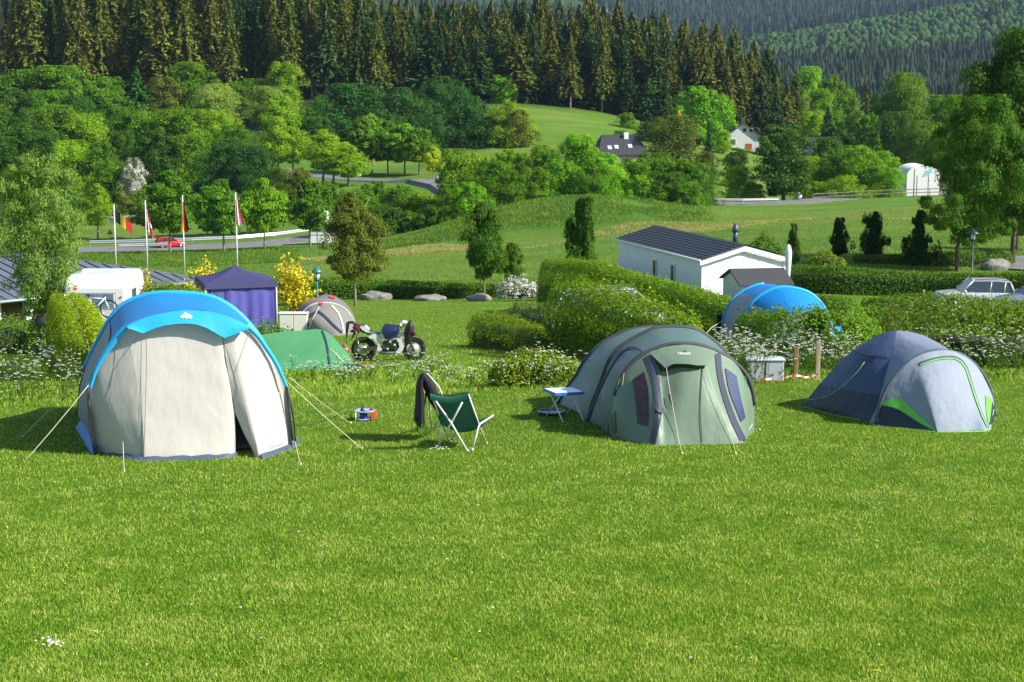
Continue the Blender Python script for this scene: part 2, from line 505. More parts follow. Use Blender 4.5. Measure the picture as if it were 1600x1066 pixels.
def blades(name, n, y0, y1, ht, wd, ufac=.335, lean=.7, region=None, seg2=True, hvar=None, cl=None):
    # density falls with the square of distance so every part of the lawn reads as dense
    t = rng.random(n)
    Y = 1 / (1 / y0 - t * (1 / y0 - 1 / y1)) if y1 > y0 * 1.05 else y0 + t * (y1 - y0)
    Xx = (rng.random(n) * 2 - 1) * ufac * Y
    keep = np.ones(n, bool)
    if region is not None: keep &= region(Xx, Y)
    for pl in GRASS_EXCL: keep &= ~inpoly(Xx, Y, pl)
    Xx, Y = Xx[keep], Y[keep]; n = len(Xx)
    Z = hgt(Xx, Y) - .004
    big = vnoise(Xx, Y, 1.1, 1) * .5 + vnoise(Xx, Y, .35, 2) * .5
    H = ht * (.85 + .3 * big) * (.6 + .8 * rng.random(n))
    if hvar is not None: H *= hvar(Xx, Y)
    sc = (Y / y0) ** .35
    Wd = wd * sc * (.7 + .6 * rng.random(n))
    th = rng.random(n) * 2 * np.pi
    wdir = vnoise(Xx, Y, .9, 5) * 3.1 + rng.normal(0, 2.2, n)
    ln = lean * H * (.3 + rng.random(n))
    dx, dy = np.cos(th), np.sin(th)
    lx, ly = np.cos(wdir) * ln, np.sin(wdir) * ln
    base = np.stack([Xx, Y, Z], 1)
    a = base + np.stack([dx * Wd / 2, dy * Wd / 2, 0 * Z], 1)
    b = base - np.stack([dx * Wd / 2, dy * Wd / 2, 0 * Z], 1)
    m1 = base + np.stack([lx * .35, ly * .35, H * .6], 1)
    c = m1 + np.stack([dx * Wd * .38, dy * Wd * .38, 0 * Z], 1)
    d = m1 - np.stack([dx * Wd * .38, dy * Wd * .38, 0 * Z], 1)
    e = base + np.stack([lx, ly, H], 1)
    V = np.stack([a, b, d, c, e], 1).reshape(-1, 3)
    i = np.arange(n)[:, None] * 5
    F = np.concatenate([i + np.array([[0, 1, 2]]), i + np.array([[0, 2, 3]]), i + np.array([[3, 2, 4]])], 0)
    me = np_mesh(name, V, F)
    return me
def grass_mat(nm='grass_blade', nsc=1.6, cs=((.070, .185, .010), (.185, .355, .016), (.31, .46, .035), (.56, .58, .17))):
    m, n, out = new_mat(nm)
    geo = N(n, 'NewGeometry')
    nz = N(n, 'TexNoise'); nz.inputs['Scale'].default_value = nsc; nz.inputs['Detail'].default_value = 7; nz.inputs['Roughness'].default_value = .72
    n.links.new(geo.outputs['Position'], nz.inputs[0])
    add = N(n, 'Math', operation='ADD')
    sc = N(n, 'Math', operation='MULTIPLY_ADD'); sc.inputs[1].default_value = .55; sc.inputs[2].default_value = -.275
    n.links.new(geo.outputs['Random Per Island'], sc.inputs[0])
    n.links.new(nz.outputs[0], add.inputs[0]); n.links.new(sc.outputs[0], add.inputs[1])
    r = N(n, 'ValToRGB'); els = r.color_ramp.elements
    els[0].position = .22; els[0].color = (*cs[0], 1)
    els[1].position = .48; els[1].color = (*cs[1], 1)
    e = els.new(.62); e.color = (*cs[2], 1)
    e = els.new(.76); e.color = (*cs[3], 1)
    n.links.new(add.outputs[0], r.inputs[0])
    p = N(n, 'BsdfPrincipled'); p.inputs['Roughness'].default_value = .55; p.inputs['Specular IOR Level'].default_value = .2
    n.links.new(r.outputs[0], p.inputs['Base Color'])
    tr = N(n, 'BsdfTranslucent')
    tm = N(n, 'Mix', data_type='RGBA', blend_type='MULTIPLY'); tm.inputs[0].default_value = 1
    n.links.new(r.outputs[0], tm.inputs[6]); tm.inputs[7].default_value = (1.4, 1.3, .6, 1)
    n.links.new(tm.outputs[2], tr.inputs[0])
    mx = N(n, 'MixShader'); mx.inputs[0].default_value = .35
    n.links.new(p.outputs[0], mx.inputs[1]); n.links.new(tr.outputs[0], mx.inputs[2])
    n.links.new(mx.outputs[0], out.inputs[0])
    return m
M_grass = grass_mat()
M_fgrass = grass_mat('meadow_blade', .09, ((.055, .165, .014), (.11, .225, .018), (.19, .28, .035), (.32, .33, .08)))
M_straw = grass_mat('straw_blade', .3, ((.16, .22, .03), (.30, .31, .09), (.40, .37, .14), (.50, .46, .22)))
M_lush = grass_mat('lush_blade', .25, ((.035, .12, .015), (.07, .18, .015), (.12, .24, .02), (.30, .34, .03)))

# ================================================================ trees
def crown_mesh(kindname, seed, ncl=60, per=70, leaf=.05, z0=0.0, flat=.75, inner=.25, cr=(.055, .085), rmx=.68, rmn=.30):
    """leaves of a crown in unit space: base at 0, top at 1, width 1"""
    r = np.random.default_rng(seed)
    prof_ = {
        'round': lambda z: np.sqrt(np.clip(1 - (2 * z - .9) ** 2 / 1.21, 0.02, 1)) * .5,
        'oval': lambda z: (np.sin(np.pi * np.clip(z * .92 + .06, 0, 1)) ** .6) * .5,
        'dome': lambda z: np.sqrt(np.clip(1 - np.clip(z, 0, 1) ** 2.4, 0.02, 1)) * .5,
        'cone': lambda z: (1.02 - z) ** .8 * .5 * np.clip(z * 5 + .5, 0, 1),
        'egg': lambda z: np.clip(np.sin(np.pi * np.clip(z, 0.02, 1) ** .62), 0.03, 1) ** .8 * .5,
        'column': lambda z: (.5 * np.clip(1.15 - z, .2, 1) ** .7) * np.clip(z * 4 + .55, 0, 1),
        'yew': lambda z: np.interp(z, [0, .12, .35, .55, .7, .85, 1], [.16, .42, .46, .24, .20, .22, .05]),
    }[kindname]
    zc = z0 + (1 - z0) * r.random(ncl) ** .85 * .97
    rr = prof_((zc - z0) / (1 - z0))
    ph = r.random(ncl) * 2 * np.pi
    # irregular outline: a few big lobes
    lob = 1 + .15 * np.sin(ph * 2 + r.random() * 6 + zc * 5) + .13 * np.sin(ph * 3 + r.random() * 6 - zc * 7)
    rad = rr * (rmn + rmx * r.random(ncl) ** .6) * lob
    C = np.stack([rad * np.cos(ph), rad * np.sin(ph), zc], 1)
    crad = (cr[0] + cr[1] * r.random(ncl) ** 1.5) * (.6 + rr / .5 * .55)
    Ps, Ns = [], []
    n = ncl * per
    ci = np.repeat(np.arange(ncl), per)
    d = r.normal(size=(n, 3)); d[:, 2] = np.abs(d[:, 2]) * 1.0 - .25
    d /= np.linalg.norm(d, axis=1)[:, None]
    rad2 = crad[ci] * (.55 + .45 * r.random(n) + .5 * r.random(n) ** 5)
    P = C[ci] + d * rad2[:, None] * np.array([1, 1, flat])
    cdir = C[ci] - np.array([0, 0, .45]); cdir /= np.linalg.norm(cdir, axis=1)[:, None] + 1e-6
    Nn = d * .8 + cdir * .35 + np.array([0, 0, .35]) + r.normal(size=(n, 3)) * .42
    # inner fill
    k = int(n * inner)
    zi = z0 + (1 - z0) * (.05 + .85 * r.random(k)); ri = prof_((zi - z0) / (1 - z0)) * .62 * np.sqrt(r.random(k)); pi_ = r.random(k) * 6.283
    P2 = np.stack([ri * np.cos(pi_), ri * np.sin(pi_), zi], 1)
    N2 = r.normal(size=(k, 3))
    P = np.concatenate([P, P2]); Nn = np.concatenate([Nn, N2])
    s = leaf * (.6 + .8 * r.random(len(P))); s[n:] *= 1.5
    P[:, 2] = np.clip(P[:, 2], z0 * .6 + .002, 1.01)
    return leaves_mesh(P, Nn, s, r, .62)
def leaves_mesh(P, Nn, s, r, asp=.6, name='crown'):
    Nn = Nn / (np.linalg.norm(Nn, axis=1)[:, None] + 1e-9)
    T = np.cross(Nn, r.normal(size=P.shape)); T /= np.linalg.norm(T, axis=1)[:, None] + 1e-9
    B = np.cross(Nn, T)
    s = s[:, None]
    a = P - T * s * .5; c = P + T * s * .5 - Nn * s * .12
    b = P + B * s * .5 * asp + Nn * s * .06; d = P - B * s * .5 * asp + Nn * s * .06
    V = np.stack([a, b, c, d], 1).reshape(-1, 3)
    F = np.arange(len(P) * 4).reshape(-1, 4)
    return np_mesh(name, V, F)
def spruce_mesh(seed, layers=24, nb=9, bare=.0, rmax=.5, twigs=9, droop=.5, ragged=.3, pw=.8, lf=1.0, asp=.4):
    r = np.random.default_rng(seed)
    P, Nn, S = [], [], []
    for i in range(layers):
        z = bare + (1 - bare) * (i + .4 * r.random()) / layers
        q = (z - bare) / (1 - bare)
        R0 = rmax * (1.0 - q) ** pw * (.72 + .28 * math.sin(min(1, q * 4 + .35) * math.pi / 2)) + .012
        for b in range(max(4, int(nb * (1 - q * .45)))):
            a = r.random() * 6.283
            L = R0 * (1 - ragged + ragged * 1.5 * r.random())
            for t in range(twigs):
                f = (t + .6) / twigs
                rad = L * f
                zz = z - droop * .10 * f * (1 - q * .5) * (1 + .6 * f) + .012 * r.normal()
                wob = r.normal() * .035 * f
                P.append((rad * math.cos(a + wob), rad * math.sin(a + wob), max(zz, .01)))
                out = np.array([math.cos(a), math.sin(a), 0])
                Nn.append(out * .5 + np.array([0, 0, .75]) + r.normal(size=3) * .5)
                S.append(lf * (.055 + .045 * r.random()) * (.7 + .8 * (1 - q)))
    P = np.array(P); Nn = np.array(Nn); S = np.array(S)
    P[:, 2] = np.clip(P[:, 2], .0, 1)
    # leader
    k = 14
    P = np.concatenate([P, np.stack([r.normal(size=k) * .006, r.normal(size=k) * .006, np.linspace(.95, 1.01, k)], 1)])
    Nn = np.concatenate([Nn, r.normal(size=(k, 3))]); S = np.concatenate([S, np.full(k, .02)])
    # leaves are laid out at the tree's real proportions, then widened to unit width
    P[:, :2] *= asp
    me = leaves_mesh(P, Nn, S * asp * 1.25, r, .5)
    v = np.empty(len(me.vertices) * 3, np.float32); me.vertices.foreach_get('co', v); v = v.reshape(-1, 3); v[:, :2] /= asp
    me.vertices.foreach_set('co', v.ravel()); me.update()
    return me
def trunk_mesh(seed, top=.9, r0=.035, limbs=6, z0=.25, n=7, spread=.28):
    r = random.Random(seed)
    mb = MB()
    pts = [Vector((r.uniform(-.012, .012) * i, r.uniform(-.012, .012) * i, -0.02 + (top + .02) * i / 6)) for i in range(7)]
    mb.tube(pts, [r0 * (1.25 if i == 0 else 1 - .85 * i / 6.5) for i in range(7)], n)
    for k in range(limbs):
        z = z0 + (top - z0) * (k + .3 * r.random()) / limbs
        a = k * 2.4 + r.random()
        L = spread * (1 - .5 * (z - z0)) * r.uniform(.8, 1.2)
        i = min(5, int(z / top * 6))
        p0 = pts[i].lerp(pts[i + 1], z / top * 6 - i)
        p1 = p0 + Vector((math.cos(a) * L * .5, math.sin(a) * L * .5, L * .45))
        p2 = p0 + Vector((math.cos(a) * L, math.sin(a) * L, L * 1.0))
        mb.tube([p0, p1, p2], [r0 * .42 * (1 - z * .5), r0 * .28, r0 * .1], 5)
    me = bpy.data.meshes.new('trunk')
    me.from_pydata([tuple(v) for v in mb.v], [], mb.f)
    me.polygons.foreach_set('use_smooth', mb.sm)
    return me
LIB = {}
def lib(k):
    if k in LIB: return LIB[k]
    typ, i = k
    if typ == 'bushy': me = crown_mesh('dome', 10 + i, 80, 150, .028, .03, 1.15)
    elif typ == 'round': me = crown_mesh('round', 20 + i, 70, 140, .032, .1)
    elif typ == 'street': me = crown_mesh('egg', 30 + i, 60, 140, .038, .24)
    elif typ == 'fine': me = crown_mesh('dome', 40 + i, 130, 130, .022, .03, 1.15)
    elif typ == 'fineegg': me = crown_mesh('egg', 50 + i, 110, 100, .028, .22)
    elif typ == 'cone': me = crown_mesh('cone', 60 + i, 90, 55, .045, .03)
    elif typ == 'spruce': me = spruce_mesh(70 + i, 28, 12, .12, .5, 14, lf=.8, asp=.45)
    elif typ == 'tallspruce': me = spruce_mesh(80 + i, 32, 13, .26, .46, 16, .8, .62, .62, .9, .32)
    elif typ == 'fir': me = spruce_mesh(90 + i, 24, 13, .02, .5, 14, .45, .25, lf=.8, asp=.55)
    elif typ == 'column': me = crown_mesh('column', 95 + i, 60, 130, .045, .08, 1.2)
    elif typ == 'yew': me = crown_mesh('yew', 120 + i, 60, 150, .045, .03, 1.6, cr=(.05, .09), rmx=.85)
    me.materials.append(M_needle if typ in ('spruce', 'tallspruce', 'fir') else M_leaf)
    LIB[k] = me
    return me
def tlib(typ, i):
    k = ('T' + typ, i)
    if k not in LIB:
        if typ in ('tallspruce', 'spruce', 'fir'): me = trunk_mesh(i, .97, .022, 0)
        elif typ == 'street': me = trunk_mesh(i, .85, .022, 7, .3, 7, .3)
        else: me = trunk_mesh(i + 9, .8, .03, 6, .25, 6, .3)
        me.materials.append(M_bark_pale if typ in ('street', 'fineegg', 'tallspruce') else M_bark)
        LIB[k] = me
    return LIB[k]
TONE = {
 'dark': (.030, .085, .012), 'teal': (.022, .078, .018), 'mid': (.058, .140, .010), 'light': (.095, .205, .012),
 'lime': (.125, .235, .012), 'yellow': (.20, .27, .015), 'bright': (.09, .235, .012), 'olive': (.085, .125, .025),
 'pale': (.14, .21, .06), 'brown': (.062, .072, .020), 'bluedark': (.016, .045, .022), 'purple': (.05, .015, .02),
 'spruce': (.026, .055, .014), 'white': (.75, .75, .68), 'gold': (.65, .52, .02), 'yew': (.013, .045, .013),
}
for _k in TONE:
    if _k not in ('white', 'gold', 'purple'): TONE[_k] = tuple(c * f for c, f in zip(TONE[_k], (1.62, 1.64, 1.0)))
TONE['brown'] = (.108, .135, .018); TONE['spruce'] = (.040, .085, .018); TONE['yew'] = (.028, .08, .016)
tr_rnd = random.Random(5)
def tree(typ, px, top, Y, wpx, tone, label, name='broadleaf_tree', group=None, cat='tree', var=None, jit=.12, x=None, hmin=1.0):
    if x is None: x = X_at(px, Y, (top + 300) / 2)
    g = h1(x, Y)
    zt = rowz(top, Y)
    H = max(zt - g, hmin)
    Wd = wpx * Y / FPX
    i = (var if var is not None else tr_rnd.randrange({'tallspruce': 4, 'fir': 3, 'spruce': 3}.get(typ, 3)))
    o = thing(name, label, cat, (x, Y, g), tr_rnd.uniform(0, 6.28), group)
    c = put('crown', lib((typ, i)), None, o)
    Hc = max(H, Wd * .92) if typ in ('bushy', 'fine') else H      # on the slope the skirts of the crowns reach down behind their neighbours
    c.scale = (Wd, Wd, Hc); c.location = (0, 0, H - Hc)
    k = 1 + tr_rnd.uniform(-jit, jit)
    t = TONE[tone] if isinstance(tone, str) else tone
    c.color = (t[0] * k * tr_rnd.uniform(.9, 1.12), t[1] * k, t[2] * k, 1)
    if tone == 'white':
        c.color = (.075, .14, .03, 1)
        bm = lib((typ, (i + 1) % 3)).copy(); bm.materials.clear(); bm.materials.append(MATS['petal'])
        bl = put('blossom', bm, None, o); bl.scale = (Wd * 1.04, Wd * 1.04, Hc * 1.01); bl.location = c.location; bl.color = (.70, .72, .60, 1); bl.rotation_euler = (0, 0, 1)
    tk = put('trunk', tlib(typ, i % 2), None, o)
    tk.scale = (max(Wd, H * .35) if typ != 'tallspruce' else H * .5, max(Wd, H * .35) if typ != 'tallspruce' else H * .5, H)
    return o
# ================================================================ far country: roads and woods
def ordinal(k):
    s = {1: 'first', 2: 'second', 3: 'third', 4: 'fourth', 5: 'fifth', 6: 'sixth', 7: 'seventh', 8: 'eighth', 9: 'ninth', 10: 'tenth', 11: 'eleventh', 12: 'twelfth', 13: 'thirteenth', 14: 'fourteenth', 15: 'fifteenth', 16: 'sixteenth', 17: 'seventeenth', 18: 'eighteenth', 19: 'nineteenth', 20: 'twentieth'}
    return s.get(k, '%dth' % k)
TWORD = {'dark': 'dark green', 'teal': 'deep blue-green', 'mid': 'mid green', 'light': 'light green', 'lime': 'lime green', 'yellow': 'yellow-green',
         'bright': 'bright green', 'olive': 'olive green', 'pale': 'pale green', 'brown': 'brownish', 'bluedark': 'blue-black', 'purple': 'purple-leaved', 'spruce': 'dark green', 'white': 'white-blossomed'}
def belt(rows, place, group, name='broadleaf_tree', noun='tree'):
    rows = sorted(rows, key=lambda r: r[0])
    n = len(rows)
    for k, (px, top, Y, wpx, typ, tone) in enumerate(rows):
        pos = ordinal(k + 1) + ' from left' if k < (n + 1) / 2 else (ordinal(n - k) + ' from right')
        pos = (lambda q: 'leftmost' if q == 'first from left' else 'rightmost' if q == 'first from right' else q)(pos)
        tree(typ, px, top, Y, wpx * (1.22 if typ in ('bushy', 'fine') else 1.1), tone, '%s %s, %s in the %s' % (TWORD.get(tone, 'green'), noun, pos, place), name, group)

# tall spruce forest
def sky_row(px):
    return float(np.interp(px, [0, 40, 560, 600, 640, 700, 760, 800, 835, 880, 920, 960, 1000, 1050, 1100, 1150, 1200, 1240, 1262],
                           [-6, -75, -62, 0, 12, -8, 8, 2, -18, 6, -12, 12, 22, 26, 36, 52, 78, 108, 150]))
sp = random.Random(11)
cnt = 0
for rank, Y in enumerate((488, 503, 520, 540, 562, 590)):
    px = 24 + rank * 9
    while px < 1255:
        t = sky_row(px)
        top = t + (5 - rank) * 5 + sp.uniform(-14, 20) + (10 if rank < 2 else 0)
        if px < 600 and rank >= 5: px += 26; continue
        if 168 < px < 200 and rank < 3: px += 20; continue
        Yj = Y + sp.uniform(-6, 6) + (max(0, px - 1000) * .15)
        if px > 1215 and rank > 2: px += 25; continue
        tree('tallspruce', px + sp.uniform(-5, 5), top, Yj, sp.uniform(42, 80), 'brown' if sp.random() < .62 else 'spruce',
             'tall brown-green spruce in the dense forest along the hilltop', 'spruce_tree', 'spruces of the hilltop forest', 'tree', hmin=10)
        cnt += 1
        px += sp.uniform(22, 31)
# dark firs along the top edge of the hay meadow
belt([(828,92,488,42,'fir','spruce'),(850,78,494,46,'fir','spruce'),(874,84,488,44,'fir','bluedark'),(897,70,492,48,'fir','spruce'),(918,82,488,50,'fir','bluedark'),
      (940,80,490,48,'fir','spruce'),(962,92,488,44,'fir','spruce'),(985,112,482,46,'fir','spruce'),(1012,122,480,44,'fir','teal'),(1038,128,478,46,'fir','spruce'),
      (1060,120,485,50,'fir','spruce'),(1130,150,478,52,'fir','spruce'),(1152,168,470,44,'fir','spruce'),(1100,140,480,48,'fir','spruce')],
     'row of firs at the hay meadow edge', 'firs at the top edge of the hay meadow', 'fir_tree', 'fir')
belt([(-10,48,640,60,'bushy','light'),(22,55,640,60,'bushy','light'),(50,70,600,50,'bushy','mid'),(182,70,560,50,'bushy','teal'),(178,120,480,44,'bushy','mid')],
     'group left of the spruce forest', 'paler trees past the left end of the forest')
# upper belt below the spruces
belt([(-22,112,455,100,'bushy','mid'),(38,110,452,110,'bushy','mid'),(98,104,450,112,'bushy','mid'),(150,118,455,88,'bushy','mid'),(20,140,440,90,'bushy','dark'),(75,142,438,80,'bushy','mid'),
      (122,150,440,70,'fine','teal'),(175,148,448,62,'bushy','mid'),(216,103,450,52,'fir','teal'),(258,122,455,66,'bushy','olive'),(300,98,462,80,'bushy','mid'),(342,132,440,76,'fine','pale'),
      (375,128,452,66,'bushy','mid'),(405,124,455,74,'bushy','mid'),(446,97,452,66,'bushy','light'),(418,135,440,56,'fine','pale'),(436,150,432,70,'bushy','light'),(475,168,435,58,'bushy','mid'),(505,150,455,60,'bushy','mid')],
     'belt just under the left spruces', 'wooded belt under the left spruces')
belt([(552,132,425,118,'fine','teal'),(630,138,420,105,'fine','teal'),(692,120,440,96,'fine','teal'),(738,152,410,118,'fine','teal'),(672,180,400,90,'fine','teal'),(600,172,410,70,'bushy','dark'),
      (760,180,400,90,'fine','teal'),(795,160,398,70,'fine','lime'),(812,172,395,50,'bushy','olive'),(505,185,405,58,'bushy','dark')],
     'group beyond the upper road', 'round deep green trees beyond the road')
belt([(742,88,500,50,'bushy','mid'),(765,92,500,50,'bushy','bright'),(802,88,495,52,'bushy','bright'),(785,118,485,44,'bushy','bright'),(820,66,520,40,'bushy','light'),(850,70,530,56,'bushy','mid'),(724,100,492,46,'bushy','olive')],
     'group left of the hay meadow', 'bright trees between the spruces and the hay meadow')
# middle belt
belt([(-15,165,372,110,'fine','mid'),(30,170,370,116,'fine','dark'),(88,166,372,110,'fine','mid'),(138,178,372,84,'fine','lime'),(60,205,350,100,'fine','dark'),(5,215,350,90,'fine','dark'),(112,220,345,88,'fine','lime'),
      (160,222,345,70,'bushy','mid'),(205,168,380,80,'bushy','mid'),(238,176,374,76,'bushy','light'),(282,172,372,96,'bushy','mid'),(330,172,372,90,'fine','light'),(368,196,362,70,'fine','mid'),
      (250,205,350,80,'bushy','dark'),(300,212,350,70,'bushy','mid'),(350,222,335,88,'fine','teal'),(392,228,330,78,'fine','teal'),(175,250,320,70,'fine','mid'),(190,205,355,60,'bushy','dark')],
     'leafy belt above the flagpoles', 'leafy middle belt above the flagpoles')
tree('fine', 208, 248, 318, 46, 'white', 'white-blossomed hawthorn above the left flagpoles', 'hawthorn_tree')
tree('fine', 30, 262, 300, 90, 'mid', 'mid green tree behind the crown of the birch')
tree('fine', 100, 270, 290, 60, 'dark', 'dark green tree just right of the birch crown')
# avenue along the upper road
belt([(434,183,352,56,'fineegg','lime'),(458,185,353,58,'fineegg','lime'),(505,203,340,62,'fineegg','lime'),(520,212,338,66,'fineegg','lime'),(545,228,334,74,'fineegg','lime'),(568,184,358,66,'street','mid'),
      (581,178,360,64,'street','bright'),(606,190,358,62,'street','mid'),(632,194,356,70,'street','bright'),(655,200,352,60,'street','mid'),(677,230,338,34,'street','yellow')],
     'avenue along the upper road', 'avenue trees along the upper road', 'avenue_tree', 'avenue tree')
# roadside trees of the lower road
belt([(150,288,262,52,'fineegg','lime'),(235,292,258,70,'street','olive'),(263,268,226,84,'street','mid'),(322,292,262,66,'street','mid'),(347,282,227,76,'street','mid'),(385,300,262,56,'street','bright'),
      (411,280,229,66,'street','light'),(442,300,262,56,'street','mid'),(483,282,231,78,'street','mid')],
     'row of trees along the lower road', 'trees along the lower road', 'roadside_tree', 'roadside tree')
belt([(300,318,300,80,'bushy','dark'),(250,322,300,80,'bushy','dark'),(210,300,305,70,'bushy','olive'),(440,262,322,42,'fine','olive'),(470,262,322,40,'fine','olive'),(385,310,300,70,'bushy','dark'),(425,320,300,60,'bushy','mid'),(510,285,300,70,'bushy','mid'),(405,245,345,50,'bushy','dark')],
     'thick scrub behind the lower road', 'scrub behind the lower road', 'scrub_tree', 'scrub tree')
belt([(560,298,248,70,'bushy','mid'),(585,284,262,74,'bushy','mid'),(622,290,256,86,'bushy','mid'),(655,300,250,80,'bushy','light'),(683,322,240,66,'bushy','mid'),(600,325,243,80,'bushy','dark'),(640,332,242,70,'bushy','mid')],
     'bush group right of the shelter', 'bushes between the lower road and the meadow', 'large_bush', 'bush')
belt([(712,234,262,66,'bushy','light'),(745,240,266,60,'bushy','lime'),(772,252,258,66,'bushy','mid'),(700,282,246,56,'bushy','mid'),(735,285,240,66,'bushy','bright'),(790,235,285,60,'bushy','light'),(820,240,285,56,'bushy','mid'),
      (850,228,280,62,'bushy','mid'),(835,262,250,70,'bushy','mid'),(876,250,252,64,'bushy','bright'),(905,212,262,80,'bushy','bright'),(945,240,256,70,'bushy','bright'),(978,250,290,54,'bushy','bright'),(925,255,250,60,'bushy','mid'),(795,268,245,60,'bushy','mid')],
     'group behind the grassy mound', 'leafy trees behind the grassy mound')
belt([(990,248,262,66,'bushy','mid'),(1022,240,268,72,'bushy','mid'),(1058,250,262,70,'bushy','mid'),(1088,256,262,66,'bushy','mid'),(1040,270,255,66,'bushy','dark'),(1075,285,254,60,'bushy','mid'),(1005,275,254,60,'bushy','bright'),(1100,290,262,44,'bushy','dark')],
     'bush group right of the mound', 'dense bushes right of the grassy mound', 'large_bush', 'bush')
# trees round the houses
tree('fine', 1052, 182, 350, 108, (.115, .17, .02), 'large yellow-green tree in front of the dark-roofed house')
tree('bushy', 1095, 136, 440, 104, 'bright', 'large bright green oak between the two houses')
tree('fir', 1012, 173, 425, 62, 'bluedark', 'blue-black conifer behind the dark-roofed house', 'conifer')
tree('bushy', 978, 176, 450, 40, 'mid', 'small green tree at the lower corner of the hay meadow')
tree('bushy', 968, 204, 420, 30, 'mid', 'low round bush at the lower right edge of the hay meadow', 'bush', cat='bush')
tree('cone', 1060, 172, 415, 24, 'gold', 'golden-yellow conifer behind the yellow-green tree', 'golden_conifer')
tree('bushy', 1078, 186, 412, 30, 'purple', 'purple-leaved shrub beside the golden conifer', 'purple_shrub', cat='shrub')
tree('fir', 1107, 186, 410, 20, 'bluedark', 'narrow dark cypress in front of the bright green oak', 'cypress_tree')
tree('bushy', 1128, 205, 425, 36, 'light', 'light hedge-like bush left of the white house', 'bush', cat='bush')
tree('round', 1150, 232, 345, 48, 'dark', 'dark green tree in front of the white house')
tree('fine', 1104, 236, 345, 46, (.13, .17, .02), 'yellowish loose tree left of the white house front')
tree('bushy', 1152, 262, 285, 62, 'light', 'light green bush by the road under the white house', 'bush', cat='bush')
tree('bushy', 1178, 285, 284, 50, 'light', 'low light green bush beside the road trunk', 'bush', cat='bush')
tree('round', 1226, 196, 283, 112, 'dark', 'large round dark green tree standing by the far road', var=1)
tree('spruce', 1212, 138, 440, 56, 'spruce', 'dark spruce touching the right side of the white house', 'spruce_tree')
tree('spruce', 1228, 128, 480, 60, 'brown', 'brownish spruce behind the large round roadside tree', 'spruce_tree')
belt([(1262,105,600,56,'bushy','bright'),(1296,118,600,50,'bushy','mid'),(1278,140,560,50,'bushy','light'),(1318,140,600,56,'bushy','mid'),(1250,150,520,50,'bushy','olive'),(1270,175,470,50,'bushy','lime'),
      (1292,165,455,46,'fir','bluedark'),(1352,128,460,52,'spruce','brown'),(1345,175,420,76,'bushy','mid'),(1300,192,420,60,'bushy','dark'),(1415,116,440,92,'fine','mid'),(1395,176,400,80,'fine','dark'),
      (1440,190,390,76,'fine','mid'),(1378,150,440,60,'bushy','mid'),(1478,150,420,80,'bushy','mid'),(1465,205,360,60,'bushy','mid'),(1370,205,360,40,'fir','mid'),(1520,170,400,90,'bushy','dark'),(1580,160,400,90,'bushy','dark')],
     'group beyond the right-hand field', 'mixed trees at the far side of the field')
belt([(1262,245,312,56,'bushy','lime'),(1300,235,308,66,'bushy','mid'),(1335,228,304,78,'fine','light'),(1372,236,302,70,'fine','light'),(1390,264,298,44,'fine','light'),(1272,285,300,60,'bushy','lime'),(1320,275,296,70,'fine','light'),(1290,215,340,60,'bushy','dark'),
      (1500,255,310,50,'bushy','mid'),(1530,250,310,60,'bushy','mid'),(1570,240,305,80,'bushy','dark')],
     'bush row behind the field fence', 'bushes behind the field fence', 'large_bush', 'bush')

